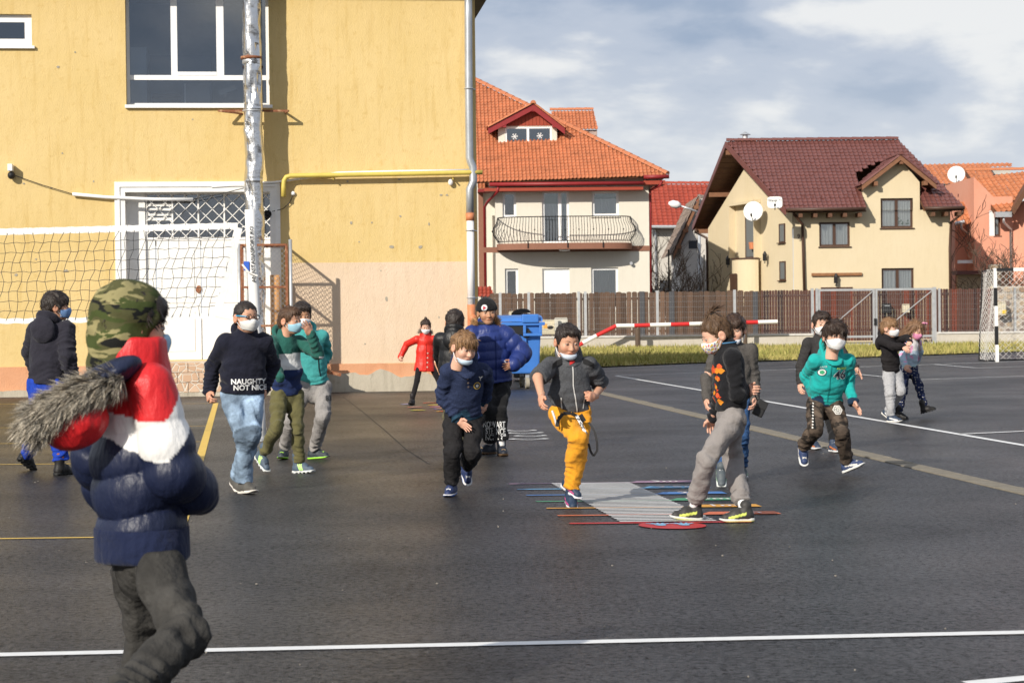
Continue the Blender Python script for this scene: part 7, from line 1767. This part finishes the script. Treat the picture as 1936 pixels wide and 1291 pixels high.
# ------------------------------------------------ boy in blue puffer and black beanie
p = Person('beanie', 'boy in black beanie and royal blue puffer jacket, hand on hip', (800, 545), S3, (425, 942), 1.5, (405, 520, 0), (360, 218, 0), 12, 12,
           (362, 138, -.02, 12, 4, -3), {'R': ((264, 385, 1), (300, 480, -1)), 'L': ((570, 368, 1), (514, 432, -1))},
           {'R': ((376, 695, -1), (378, 888, 'z.088')), 'L': ((436, 695, -1), (446, 896, 'z.088'))}, {'R': (-48, 2), 'L': (10, 2)}, SKIN_B, 1.06)
p.body({'R': None, 'L': ('open', (466, 448, -1), (0, 0, 1), (0, .6, -.3))}); p.hair('crew', DARK, 15, 200, .01, .3)
ho = p.top('puffer_jacket', (.016, .032, .155), m=m_nylon, rw=(.122, .120), hem=.03, slv=(.066, .064, .050), seed=71, puff=(.092, .013), h=.009, q=.74); p.hood((.017, .034, .165), m=m_nylon, parent=ho, big=1.15)
V, F = p.parts['hood']; rg = np.random.default_rng(4); bc = p.neck
sv, sf, sc = strands(V, F, 2200, rg, lambda o: o - bc, .055, .008, lambda o, r, n: np.array((.36, .20, .085)) * r.uniform(.5, 1.5, (n, 1)), .2, .6, 3, lambda c: (np.abs((c - bc) @ p.Rs) > .075) * (((c - bc) @ p.Fs) < .03) + 1e-9)
npmesh('fur_trim', sv, sf, m_hair, ho, sc, origin=p.org)['kind'] = 'stuff'
p.dstrip('puffer_jacket', [(-.01, .42), (-.01, -.0)], .012, (.010, .020, .10), ho, name='placket'); p.dstrip('puffer_jacket', [(.075, .19), (.105, .12)], .010, (.55, .55, .58), ho, name='pocket_zip', lift=.007)
def bean(P):
    d = ell(P, (0, .012, .040), (.092, .106, .100)); b = ell(P, (0, .010, .034), (.099, .112, .07)); zl = .018 + .18 * (P[1] * -1) * .35
    fold = smax(smax(b, P[2] - (zl + .055), .01), zl - P[2], .008); return smin(smax(d, zl - P[2], .008), fold, .006) + .0012 * np.sin(np.arctan2(P[0], -P[1]) * 60)
BV, BF_ = snet(bean, (-.12, -.13, -.01), (.12, .13, .15), .0055); bw = (BV * p.hs) @ p.hR.T + p.hc; p.parts['beanie'] = (bw, BF_)
be = npmesh('beanie', bw, BF_, m_cloth, p.root, np.tile(np.array((.012, .012, .013)), (len(BV), 1)), origin=p.org)
fh = p.hc + p.hR @ np.array((-.045, -.10, .052)) * p.hs; hx = (p.hR @ np.array((.85, -.45, 0)), p.hR @ np.array((0, 0, 1.)), -p.hR @ np.array((-.45, -.9, 0)))
p.ddisc('beanie', .030, fh, (.6, .58, .58), be, hx, .006); p.ddisc('beanie', .021, fh, (.45, .03, .05), be, hx, .009, poly=3)
p.trousers((.012, .012, .013), r=(.058, .050, .047), seed=16, m=m_cloth, cutoff=.06)
for kk, tx in (('R', ('NOW', 'STE', 'NCI')), ('L', ('ART', 'NCE', 'ART'))):
    for i, t in enumerate(tx):
        c = p.kn[kk] + (p.an[kk] - p.kn[kk]) * (.38 + .19 * i); p.dtext('trousers', t, .085, c, WHITE, None, .02, .55, axes=((1, 0, 0), (0, 0, 1), (0, 1, 0)))
p.shoes((.018, .022, .032), (.10, .06, .03), 'boot', laces=(.35, .25, .15))
sc_ = MB(); sc_.tube([tuple(p.neck - p.org + np.array((.065 * math.sin(a), -.065 * math.cos(a) + .01, .03))) for a in [2 * math.pi * k / 20 for k in range(21)]], .022, 8); sc_.build('neck_warmer', m_blk, p.root, smooth=True)
# ------------------------------------------------ running boy in flecked navy pullover
p = Person('pullover', 'running fair-haired boy in flecked navy pullover and black trousers', (800, 545), S3, (152, 1182), 1.34, (228, 738, .18), (242, 432, -.04), 14, 10,
           (232, 338, -.13, 34, 18, 4), {'R': ((110, 612, 1), (196, 748, -1)), 'L': ((362, 525, 1), (352, 640, 1))},
           {'R': ((166, 928, -1), (160, 1112, 'z.085')), 'L': ((276, 938, -1), (250, 1000, 1))}, {'R': (-12, -2), 'L': (14, -58)}, SKIN_C, 1.02)
p.body({'R': ('open', (262, 798, -1), (.4, -.4, .8), (-.2, .3, -1)), 'L': ('half',)}); p.hair('fringe', LBROWN, 17, 900, .032, .22, col2=(.36, .21, .10)); p.mask((.55, .68, .80), True)
def pull(V):
    c = np.tile(np.array((.026, .036, .078)), (len(V), 1)); c[p.tz(V) < .05] = (.022, .055, .09)
    n, t, lat = p.sleeve_t(V, 'R'); c[n & (t > .90)] = (.022, .055, .09); return c
ho = p.top('pullover', pull, m=m_heather, rw=(.104, .104), hem=.005, slv=(.050, .046, .036), seed=81, h=.009); p.hood((.026, .036, .078), m=m_heather, parent=ho, big=1.05)
p.trousers((.016, .015, .016), r=(.062, .053, .046), seed=18, cutoff=.01, h=.009)
p.shoes((.022, .035, .10), lambda v: np.where((v[:, 2] > -.066)[:, None], np.array((.65, .65, .66)), np.array((.04, .11, .38))), laces=(.7, .7, .7))
bp_ = p.at_t(.075, .285); q = p.ddisc('pullover', .030, bp_, (.62, .42, .10), ho, name='badge'); p.ddisc('pullover', .023, bp_, (.02, .03, .06), ho, lift=.006, name='badge'); p.ddisc('pullover', .014, bp_, (.65, .63, .58), ho, lift=.008, name='badge', poly=5)
for i in range(3): p.ddisc('pullover', .008, p.at_t(-.005 + .004 * i, .345 - .034 * i), (.20, .15, .12), ho, lift=.006, name='button', n=10)
p.dtext('pullover', 'Y', .05, p.at_t(.10, .345), (.5, .5, .5), ho, .02)
# ------------------------------------------------ jumping boy
p = Person('jumper', 'hopping boy in grey short-sleeved zip hoodie and orange trousers', (980, 585), S3, (295, 1106), 1.36, (296, 592, .05), (292, 274, .0), 8, 8,
           (279, 182, -.05, 18, 16, 0), {'R': ((110, 388, -1), (132, 496, -1)), 'L': ((470, 432, 1), (430, 494, -1))},
           {'R': ((342, 738, -1), (298, 968, 1)), 'L': ((338, 815, -1), (297, 1045, 'z.085'))}, {'R': (38, -26), 'L': (8, -12)}, SKIN_A, 1.05)
p.body({'R': ('relaxed', (126, 560, -1)), 'L': ('fist', (392, 502, -1), (0, 0, 1), (.2, 1, 0))}); p.hair('short', DARK, 19, 600, .016, .5); p.mask((.60, .68, .78), True)
def zh(V):
    c = np.tile(np.array((.075, .078, .085)), (len(V), 1)); return c
ho = p.top('zip_hoodie', zh, m=m_heather, rw=(.104, .108), hem=-.02, slv=(.054, .052, .03), seed=91, sleeve=.47, h=.009); p.hood((.085, .088, .095), m=m_heather, parent=ho, big=1.05)
p.dstrip('zip_hoodie', [(-.004, .36), (.0, .2), (.035, .0)], .008, (.55, .54, .52), ho, lift=.006); 
for sg in (-1, 1): p.dstrip('zip_hoodie', [(sg * .085, .12), (sg * .075, .04)], .008, (.5, .5, .48), ho, name='pocket_zip', lift=.006)
for sg in (-1, 1): p.decal('zip_hoodie', 'shoulder_patch', [(sg * x, y) for x, y in ((.075, .36), (.115, .345), (.155, .325), (.150, .36), (.11, .385), (.075, .40))], [(0, 1, 4, 5), (1, 2, 3, 4)], p.pel, -p.Rs, p.up, -p.Fs, (.012, .012, .013), lift=.010, parent=ho)
p.ddisc('zip_hoodie', .028, p.at_t(-.002, .375), (.55, .03, .03), ho, lift=.012, name='red_shirt', poly=3, axes=(-p.Rs, -p.up, -p.Fs))
p.trousers((.66, .29, .022), r=(.064, .054, .044), seed=20, m=m_cloth, h=.009, waist=.07, cutoff=.03)
p.shoes((.022, .04, .075), (.62, .62, .64), 'shoe', accent_side((.45, .08, .22)))
ln = MB(); W3 = lambda a, b, dy: tuple(p.A((a, b), dy) - p.org)
ln.tube([W3(192, 575, -.14), W3(206, 615, -.16), W3(218, 662, -.16)], .009, 5); ln.build('strap_end', mat('white_strap', (.6, .6, .6), .8), p.root)
def ribbon(pts, w_, m, nm, par):
    mb = MB(); P = [np.array(q) for q in pts]
    for a, b in zip(P, P[1:]):
        d_ = (b - a) / np.linalg.norm(b - a); n_ = np.cross(d_, (0, 1, 0)); n_ = n_ / np.linalg.norm(n_) * w_ / 2; y = np.array((0, .003, 0)); mb.add([a - n_, a + n_, b + n_, b - n_, a - n_ + y, a + n_ + y, b + n_ + y, b - n_ + y], [(0, 1, 2, 3), (7, 6, 5, 4), (0, 3, 7, 4), (1, 5, 6, 2)])
    return mb.build(nm, m, par)
belt = ribbon([W3(218, 664, -.20), W3(228, 622, -.19), W3(255, 590, -.19), W3(300, 588, -.18), W3(330, 605, -.17)], .024, m_blk, 'waist_strap', p.root)
ribbon([W3(330, 600, -.17), W3(352, 640, -.20), W3(385, 708, -.24)], .022, mat('printed_strap', (.05, .05, .05), .6, col2=(.6, .6, .6), vscale=60, ramp=(.5, .52)), 'strap', belt)
ribbon([W3(345, 600, -.15), W3(368, 640, -.15)], .05, m_blk, 'strap', belt)
ribbon([W3(400, 640, -.12), W3(432, 690, -.13), W3(447, 750, -.14), W3(448, 800, -.14), W3(428, 832, -.14), W3(410, 805, -.14), W3(398, 760, -.14)], .016, m_blk, 'hanging_loop', belt)
# ------------------------------------------------ boy with topknot, side view
p = Person('topknot', 'boy with a topknot in black long-sleeved shirt and grey trousers, side view', (1240, 575), S3, (320, 1226), 1.42, (430, 640, 0), (404, 244, 0), -84, -84,
           (342, 176, .0, -80, 24, 0), {'L': ((462, 512, -1), (522, 496, 1)), 'R': ((372, 505, 1), (326, 640, 1))},
           {'L': ((292, 882, -1), (214, 1152, 'z.088')), 'R': ((438, 890, 1), (497, 1158, 'z.088'))}, {'L': (-76, 6), 'R': (-86, 0)}, SKIN_C, 1.02)
p.body({'L': ('half', (548, 488, -1), (0, 0, 1)), 'R': ('relaxed', (312, 700, 1))}); p.hair('bun', (.075, .042, .024), 23, 1100, .05, .12, col2=(.20, .12, .065))
def floral(V):
    c = np.tile(np.array((.72, .71, .69)), (len(V), 1)); a = wr(V.T, 3, 190); c[a > .35] = (.62, .42, .06); c[a < -.42] = (.50, .10, .10); b = wr(V.T, 8, 230); c[b > .55] = (.1, .2, .35); return c
p.mask(floral)
tf = MB(); rg = random.Random(3)
for i in range(60):
    a = rg.uniform(0, 6.28); b0 = np.array((.012 * math.cos(a),   .03 + .012 * math.sin(a), .142)); d_ = np.array((rg.uniform(-.4, .4), rg.uniform(-.2, 1.2), rg.uniform(.3, 1.0))); d_ /= np.linalg.norm(d_); L1 = rg.uniform(.04, .10)
    tf.tube([tuple(((b0 + d_ * L1 * t + np.array((0, .02, -.03)) * t * t) * p.hs) @ p.hR.T + p.hc - p.org) for t in (0, .5, 1)], [.007, .005, .001], 4)
tf.build('hair_tuft', mat('tuft_hair', (.08, .045, .026), .6), p.root, kind='stuff'); tb = MB(); tb.tube([tuple((np.array((.020 * math.cos(a), .03 + .020 * math.sin(a), .137)) * p.hs) @ p.hR.T + p.hc - p.org) for a in [2 * math.pi * k / 12 for k in range(13)]], .006, 5); tb.build('hair_tie', m_blk, p.root)
ho = p.top('shirt', (.011, .011, .013), rw=(.096, .098), q=.80, hem=-.045, slv=(.043, .038, .030), seed=101, h=.009, wrk=.008); ax_ = ((0, -1, 0), (0, 0, 1), (1, 0, 0))
rg = np.random.default_rng(9)
for i in range(26):
    z = rg.uniform(.10, .36); y = rg.uniform(-.03, .07) ; p.ddisc('shirt', rg.uniform(.010, .026), p.pel + p.up * z + np.array((0, -y - .02, 0)), ((.55, .06, .02), (.62, .22, .02), (.6, .09, .03))[i % 3], ho, (ax_[0], ax_[1], p.Fs * -1), .003, 'splash_print', 9, poly=(3, 4, 5)[i % 3])
cl = MB(); cl.tube([tuple(p.neck - p.org + p.up * .028 + np.array((.062 * math.cos(a), .062 * math.sin(a), .006 * math.cos(a)))) for a in [2 * math.pi * k / 24 for k in range(25)]], .006, 5); cl.build('blue_neck_seam', mat('blue_seam', (.05, .16, .30), .8), ho)
p.trousers((.235, .215, .205), r=(.064, .052, .044), seed=22, m=m_cloth, h=.009, waist=.09, wrk=.010, cutoff=.05)
cu = [(kk, p.an[kk] + (p.kn[kk] - p.an[kk]) * .13, p.an[kk] + (p.kn[kk] - p.an[kk]) * .30) for kk in 'RL']
for kk, a, b in cu: MB().tube([tuple(a - p.org), tuple(b - p.org)], [.047, .056], 14).build('trouser_cuff', mat('grey_rib_cuff', (.20, .18, .17), .95, bump=.4, bscale=120, stretch=(6, 6, .2)), p.root, smooth=True)
p.shoes((.040, .038, .036), lambda v: np.where((v[:, 2] < -.074)[:, None], np.array((.6, .6, .2)), np.array((.62, .62, .58))), 'shoe', accent_side((.55, .62, .12)))
pw = p.wri['L'] - p.org; case = empty('camera_case', tuple(p.A((592, 590), .02))); tag(case, 'small black camera case dangling from the boy with the topknot', 'case'); co = np.array(case.location)
cb = MB(); cb.box(-.035, .035, -.022, .022, -.055, .055); cc = cb.build('pouch', m_blk, case, bevel=.010); cc.rotation_euler = (0, .45, 0); MB().box(-.034, .034, -.026, -.0225, .0, .052).build('flap', mat('black_leather', (.02, .02, .02), .45), cc, bevel=.003)
st = MB(); st.tube([tuple(p.A(q, .0) - co) for q in ((540, 484), (556, 500), (566, 525), (578, 548), (588, 552))], .005, 5); st.build('wrist_strap', m_blk, case)
# ------------------------------------------------ boy behind him
p = Person('greyshirt', 'boy in dark grey long-sleeved top standing behind the boy with the topknot', (1240, 575), S3, (440, 993), 1.38, (442, 520, 0), (442, 222, 0), -8, -8,
           (447, 145, -.03, -15, 10, 0), {'R': ((290, 420, 1), (290, 545, -1)), 'L': ((556, 420, 1), (564, 540, -1))},
           {'R': ((388, 740, -1), (372, 935, 'z.13')), 'L': ((490, 740, -1), (488, 925, 'z.09'))}, {'R': (-6, -35), 'L': (0, 0)}, SKIN_C, 1.03)
p.body({'R': ('relaxed', (288, 610, -1)), 'L': ('relaxed', (560, 600, -1))}); p.hair('fringe', (.04, .022, .014), 25, 700, .028, .22); p.mask((.68, .70, .74), True)
p.top('shirt', (.085, .078, .072), m=m_heather, rw=(.100, .104), hem=.05, slv=(.043, .038, .031), seed=111); p.trousers((.035, .085, .20), r=(.056, .045, .038), seed=24, cutoff=.02); p.shoes((.085, .10, .11), (.6, .62, .6), 'shoe', accent_side((.3, .45, .3)))
# ------------------------------------------------ running boy in the teal zip hoodie
p = Person('number', 'running boy in turquoise zip hoodie with number on chest and camouflage trousers', (1470, 580), 3.742, (500, 1207), 1.36, (332, 680, .14), (392, 334, -.05), 6, 6,
           (405, 212, -.12, 8, 2, 5), {'R': ((206, 492, 1), (274, 645, -1)), 'L': ((498, 528, 1), (532, 668, -1))},
           {'R': ((268, 862, -1), (184, 988, 1)), 'L': ((452, 888, -1), (490, 1095, 'z.115'))}, {'R': (2, -52), 'L': (52, 22)}, SKIN_C, 1.06)
p.body({'R': ('spread', (256, 745, -1), (.8, -.4, 0), (0, .9, -.3)), 'L': ('spread', (590, 745, -1), (-.2, -.5, .8), (-.3, .9, -.3))}, (.02, .02, .02)); p.hair('mop', (.035, .022, .016), 27, 1100, .045, .25); p.mask((.76, .75, .74))
def teal(V):
    c = np.tile(np.array((.014, .34, .32)), (len(V), 1)); c[p.tz(V) < .03] = (.012, .03, .06)
    for kk in 'RL':
        n, t, lat = p.sleeve_t(V, kk); c[n & (t > .965)] = (.012, .03, .06)
    return c
ho = p.top('zip_hoodie', teal, rw=(.100, .104), hem=-.012, slv=(.049, .044, .034), seed=121, h=.009); p.hood((.014, .33, .31), parent=ho); p.dstrip('zip_hoodie', [(-.004, .37), (-.006, .02)], .007, (.008, .19, .18), ho, lift=.005)
b1 = p.at_t(-.085, .285); p.ddisc('zip_hoodie', .034, b1, (.02, .07, .09), ho); p.ddisc('zip_hoodie', .028, b1, (.65, .68, .66), ho, lift=.006); p.ddisc('zip_hoodie', .020, b1, (.05, .33, .16), ho, lift=.008, poly=5)
for t_, sx, w_, c_ in (('46', 1.0, p.at_t(.062, .262), (.72, .74, .74)), ('46', .999, p.at_t(.062, .262), (.02, .03, .045))): p.dtext('zip_hoodie', t_, .105 * sx, w_, c_, ho, .05 if sx == 1 else .008, 1.0, .005 if sx == 1 else .008)
p.dtext('zip_hoodie', 'ALPINE', .028, p.at_t(.068, .318), (.45, .68, .12), ho, .02); p.dtext('zip_hoodie', 'RACE', .022, p.at_t(-.08, .333), (.5, .6, .6), ho, .02, rot=.15)
tr = p.trousers((.1, .1, .1), m=camo('dark_camouflage', ((.072, .054, .042), (.030, .024, .020), (.11, .082, .062)), 9), r=(.062, .051, .042), seed=26, h=.009, cutoff=.02)
hx_ = p.hip['L'] + (p.kn['L'] - p.hip['L']) * .22; p.ddisc('trousers', .040, hx_, (.6, .58, .54), None, ((1, 0, 0), (0, 0, 1), (0, 1, 0)), .004, 'hexagon_print', 24, 6, inner=.78); p.ddisc('trousers', .024, hx_, (.6, .58, .54), None, ((1, 0, 0), (0, 0, 1), (0, 1, 0)), .004, 'hexagon_print', 24, None, inner=.6)
p.ddisc('trousers', .012, hx_, (.6, .58, .54), None, ((1, 0, 0), (0, 0, 1), (0, 1, 0)), .004, 'hexagon_print', 8, 4)
d_ = p.kn['R'] - p.hip['R']; sl_c = p.hip['R'] + d_ * .45 + np.array((-.035, 0, 0)); p.decal('trousers', 'side_tape', [(x, -.17 + .34 * i / 12) for i in range(13) for x in (-.011, .011)], [(2 * i, 2 * i + 1, 2 * i + 3, 2 * i + 2) for i in range(12)], sl_c, (1, 0, 0), -d_, (0, 1, 0), (.010, .010, .010)); 
for i in range(9): p.ddisc('trousers', .008, sl_c + d_ * (-.48 + .12 * i), (.62, .6, .57), None, ((1, 0, 0), (0, 0, 1), (0, 1, 0)), .007, 'tape_print', 8, 4)
p.shoes((.035, .055, .13), (.64, .64, .62), 'shoe', accent_side((.6, .58, .55)), laces=(.7, .68, .62))
# ------------------------------------------------ boy behind him in charcoal
p = Person('charcoal', 'boy in charcoal top and white mask behind the turquoise hoodie', (1470, 580), 3.742, (400, 1017), 1.36, (330, 525, 0), (312, 212, 0), 5, 5,
           (311, 126, -.02, 6, 4, 0), {'R': ((166, 415, 1), (160, 555, -1)), 'L': ((486, 372, -1), (562, 445, -1))},
           {'R': ((282, 765, -1), (248, 945, 'z.085')), 'L': ((370, 775, -1), (398, 965, 'z.085'))}, {'R': (20, 0), 'L': (20, 0)}, SKIN_C, 1.05)
p.body({'R': ('relaxed', (158, 605, -1)), 'L': ('open', (600, 495, -1))}); p.hair('short', (.03, .019, .014), 29, 800, .03, .4); p.mask((.75, .75, .75))
p.top('shirt', (.040, .038, .038), m=m_heather, rw=(.098, .102), hem=.04, slv=(.043, .038, .031), seed=131, sleeve=.98); p.trousers((.012, .012, .013), r=(.056, .046, .036), seed=28, m=m_cloth, cutoff=.02); p.shoes((.035, .05, .085), (.58, .58, .58), 'shoe', accent_side((.45, .14, .04)))
# ------------------------------------------------ far right pair
p = Person('girl', 'girl with long brown hair, pink mask and dotted navy trousers', (1630, 580), 5.005, (366, 1054), 1.26, (440, 575, .12), (470, 302, .10), 42, 45,
           (508, 222, .04, 42, 26, 6), {'R': ((376, 470, -1), (404, 555, -1)), 'L': ((545, 425, 1), (520, 520, 1))},
           {'R': ((392, 780, -1), (348, 1000, 'z.085')), 'L': ((536, 748, -1), (588, 945, 'z.15'))}, {'R': (48, -4), 'L': (76, 16)}, SKIN_C, .98)
p.body({'R': ('relaxed', (440, 612, -1)), 'L': None}); p.hair('long', (.13, .066, .032), 31, 1500, .09, .12, col2=(.30, .17, .085)); p.mask((.66, .25, .40))
def jum(V):
    c = np.tile(np.array((.36, .46, .54)), (len(V), 1)); c[p.tz(V) > .22] = (.62, .60, .60); a = wr(V.T, 6, 45); c[(a > .45) & (p.tz(V) > .06)] = (.60, .28, .44); c[p.tz(V) < .045] = (.40, .55, .58); return c
p.top('jumper', jum, rw=(.100, .098), hem=-.01, slv=(.044, .039, .033), seed=141); p.trousers((.012, .018, .05), m=polka(), r=(.056, .046, .036), seed=30); p.shoes((.012, .011, .011), (.014, .013, .013), 'boot', laces=(.02, .02, .02))
bo = MB(); 
for sg in (-1, 1): bo.sphere(tuple(((np.array((.05 + sg * .022, -.045, .125))) * p.hs) @ p.hR.T + p.hc - p.org), (.026, .014, .014), 10, 6)
bo.sphere(tuple(((np.array((.05, -.045, .125))) * p.hs) @ p.hR.T + p.hc - p.org), .011, 8, 6); bo.build('pink_hair_bow', mat('pink_bow', (.66, .26, .38), .6), p.root, smooth=True, kind='stuff')
p = Person('pointing', 'small boy in dark zip hoodie and pale grey joggers with arms stretched forward', (1630, 580), 5.005, (320, 1087), 1.27, (284, 632, .02), (236, 284, .0), 45, 40,
           (260, 202, -.02, 58, 4, 0), {'R': ((302, 372, -1), (396, 378, -1)), 'L': ((424, 298, -1), (446, 328, -1))},
           {'R': ((266, 830, -1), (276, 1030, 'z.083')), 'L': ((366, 800, -1), (246, 985, 'z.10'))}, {'R': (55, 2), 'L': (48, -34)}, SKIN_C, 1.02)
p.body({'R': ('relaxed', (428, 412, -1)), 'L': ('relaxed', (428, 392, -1))}); p.hair('fringe', LBROWN, 33, 900, .03, .22, col2=(.34, .20, .10)); p.mask((.75, .75, .75))
ho = p.top('zip_hoodie', (.020, .018, .019), rw=(.104, .104), hem=-.005, slv=(.048, .044, .036), seed=151, m=m_heather); p.hood((.020, .018, .019), parent=ho, m=m_heather); p.trousers((.36, .36, .37), m=m_heather, r=(.066, .052, .040), seed=32); p.shoes((.03, .045, .075), (.6, .58, .54), 'shoe', accent_side((.6, .6, .6)))
wa = MB(); wq = p.wri['L'] - p.org; wd_ = p.wri['L'] - p.el['L']; wd_ /= np.linalg.norm(wd_); wa.tube([tuple(wq - wd_ * .025), tuple(wq - wd_ * .005)], .034, 12); wa.build('wristband', mat('blue_band', (.05, .28, .7), .5), p.root)
# ------------------------------------------------ foreground boy
p = Person('front', 'boy in front with camouflage hood, red, white and navy puffer jacket and fur trim', (0, 530), 1.6956, (455, 1440), 1.5, (456, 860, 0), (436, 268, 0), 116, 118,
           (422, 152, .02, 118, 6, 0), {'R': ((556, 612, -1), (640, 690, 1)), 'L': ((310, 560, 1), (350, 690, 1))},
           {'R': ((592, 1130, -1), (392, 1345, -1)), 'L': ((470, 1130, 1), (430, 1385, 'z.09'))}, {'R': (125, -50), 'L': (125, 0)}, SKIN_A, 1.08, depth=6.1)
p.body({'R': None, 'L': None}); p.hair('fringe', DARK, 35, 300, .025, .2); p.mask((.35, .52, .66))
RED, WHT, NVY = np.array((.58, .018, .022)), np.array((.74, .73, .71)), np.array((.010, .015, .042))
def jack(V):
    z = p.tz(V); lat = (V - p.neck) @ p.Rs; f = np.clip((V - p.sh['R']) @ p.Fs - .02, 0, 1) * (lat > .06); c = np.tile(NVY, (len(V), 1))
    zl = np.interp(lat, [-.2, 0, .1, .2, .3], [.365, .365, .345, .285, .27]) + 1.1 * f; zu = np.interp(lat, [-.2, 0, .1, .2, .3], [.455, .45, .425, .40, .39]) + 1.3 * f; c[z > zl] = WHT; c[z > zu] = RED; return c
ho = p.top('puffer_jacket', jack, m=m_nylon, rw=(.110, .114), q=.84, hem=-.06, slv=(.055, .058, .048), seed=161, puff=(.118, .019, .40), h=.0064, k=.004, neckr=.062)
hb = MB()
def hemfn(P):
    d = smin(p.torso(P, .106 * p.h, .106 * p.h, .90, .06), rcone(P, p.hip["R"], p.hip["L"], .101, .101), .03); ax = (P[0] - p.pel[0]) * p.up[0] + (P[1] - p.pel[1]) * p.up[1] + (P[2] - p.pel[2]) * p.up[2]; return smax(d + .0015 * np.sin(np.arctan2(P[0] - p.pel[0], P[1] - p.pel[1]) * 120), np.abs(ax - .02) - .055, .012)
V, F = snet(hemfn, p.pel - .22, p.pel + .22, .007); npmesh('ribbed_hem', V, F, m_cloth, ho, np.tile(NVY * 1.1, (len(V), 1)), origin=p.org)
def collar(P):
    a = p.neck + p.up * .02; x = (P[0] - a[0]); y = P[1] - a[1]; z = P[2] - a[2]; r = np.sqrt(x * x + y * y); return smax(np.abs(r - .085 + .12 * z) - .017, np.abs(z - .0) - .062, .015) + .004 * wr(P, 3, 40)
V, F = snet(collar, p.neck - .16, p.neck + .17, .0065); npmesh('red_collar', V, F, m_nylon, ho, np.tile(RED, (len(V), 1)), origin=p.org)
# camouflage hood pulled over the head
def chood(P):
    d = ell(P, (0, .014, .036), (.095, .112, .103)); d = smin(d, ell(P, (0, .035, -.05), (.088, .080, .11)), .04); d = smin(d, rcone(P, (0, .03, -.06), (0, .03, -.17), .078, .076), .04); d = d + .006 * wr(P, 6, 30) + .004 * wr(P, 9, 60)
    inn = smin(ell(P, (0, -.075, .0), (.070, .095, .086)), rcone(P, (0, -.07, -.05), (0, -.10, -.14), .068, .05), .03); d = smax(d, -inn, .012); return smax(d, -(P[1] + .082), .015)
V, F = snet(chood, (-.125, -.13, -.19), (.125, .16, .17), .0058); cm = camo('green_camouflage', ((.075, .075, .032), (.012, .013, .012), (.26, .23, .11), (.05, .065, .02)), 6.5, (1, 1, 3)); npmesh('camouflage_hood', (V * p.hs) @ p.hR.T + p.hc, F, cm, p.root, origin=p.org)
# jacket hood hanging open at the back, red lining and fur edge
Q = lambda a, b, dy: p.A((a, b), dy)
def blob(nm, c, r, col, seed, ax=None, amp=.006, tilt=0.0):
    c = np.array(c); R_ = rotm(0, 0, tilt)
    def fn(P): x, y, z = P[0] - c[0], P[1] - c[1], P[2] - c[2]; L0 = (x * R_[0, 0] + y * R_[1, 0] + z * R_[2, 0], x * R_[0, 1] + y * R_[1, 1] + z * R_[2, 1], x * R_[0, 2] + y * R_[1, 2] + z * R_[2, 2]); return ell(L0, (0, 0, 0), r) + amp * wr(P, seed, 32) + amp * .5 * wr(P, seed + 1, 60)
    m_ = max(r) * 1.25; V, F = snet(fn, c - m_, c + m_, .0065); npmesh(nm, V, F, m_nylon, ho, np.tile(np.array(col), (len(V), 1)), origin=p.org); return V, F
blob('hood_lining', Q(240, 452, -.20), (.105, .09, .082), RED, 4, tilt=-22); blob('hood_shell', Q(335, 318, -.17), (.125, .10, .045), NVY, 6, tilt=-28)
fp = [Q(*q) for q in ((98, 492, -.27), (122, 452, -.27), (165, 420, -.27), (215, 388, -.265), (262, 362, -.26), (310, 345, -.25), (355, 328, -.24), (392, 318, -.22))]
fb = MB(); fb.tube([tuple(q) for q in fp], [.026, .038, .038, .034, .032, .030, .026, .016], 10); fV = np.array(fb.v); fF = np.array([f for f in fb.f if len(f) == 4]); rg = np.random.default_rng(8); fdir = (fp[-1] - fp[0]) / np.linalg.norm(fp[-1] - fp[0])
def fcol(o, r, n):
    t = r.random((n, 1)); w_ = (np.sin(o[:, :1] * 60 + o[:, 2:3] * 70) > .1) * .5 + t; base = np.where(w_ > .75, np.array([[.42, .35, .26]]), np.array([[.035, .032, .030]])); c = np.repeat(base[:, None, :], 8, 1); tip = np.where(r.random((n, 1)) > .38, .75, .08); c[:, 4:, :] = c[:, 4:, :] * .3 + tip[:, :, None] * np.array((.95, .85, .68)) * .72; return c
sv, sf, sc = strands(fV, fF, 9000, rg, lambda o: np.tile(np.array((-.45, -.2, -.6)), (len(o), 1)), .046, .0032, fcol, .35, .85, 3, None, .38)
fo_ = npmesh('fur_trim', np.concatenate([fV, sv]), np.concatenate([fF, sf + len(fV)]), m_hair, ho, np.concatenate([np.tile(np.array((.05, .045, .04)), (len(fV), 1)), sc]), origin=p.org)
p.trousers(lambda V: np.tile(np.array((.042, .040, .037)), (len(V), 1)) * (1 + .5 * np.clip(wr(V.T, 15, 22), -.5, 1)[:, None]), r=(.061, .049, .043), seed=36, h=.0072, waist=-.02, wrk=.010)
p.shoes((.02, .02, .02), (.5, .5, .5))
pk = p.hip['R'] * .62 + p.hip['L'] * .38 + p.up * -.07; axs = ((.85, -.3, 0), p.up, -np.array((-.45, -.89, 0)))
for nm, pts in (('pocket_seam', [(-.07, .05), (-.065, -.06), (-.0, -.09), (.06, -.06), (.07, .05)]), ('pocket_seam', [(-.07, .05), (.07, .05)])):
    P_ = np.array(pts); v = []; f = []; fine = [P_[0]]
    for a, b in zip(P_, P_[1:]):
        for i in range(1, 9): fine.append(a + (b - a) * i / 8)
    fine = np.array(fine); tg = np.gradient(fine, axis=0); tg /= np.linalg.norm(tg, axis=1, keepdims=True); nn = np.stack([-tg[:, 1], tg[:, 0]], 1) * .0022
    for a, b in zip(fine, nn): v += [a - b, a + b]
    for i in range(len(fine) - 1): f.append((2 * i, 2 * i + 1, 2 * i + 3, 2 * i + 2))
    p.decal('trousers', nm, v, f, pk, *axs, (.09, .085, .08), lift=.003)
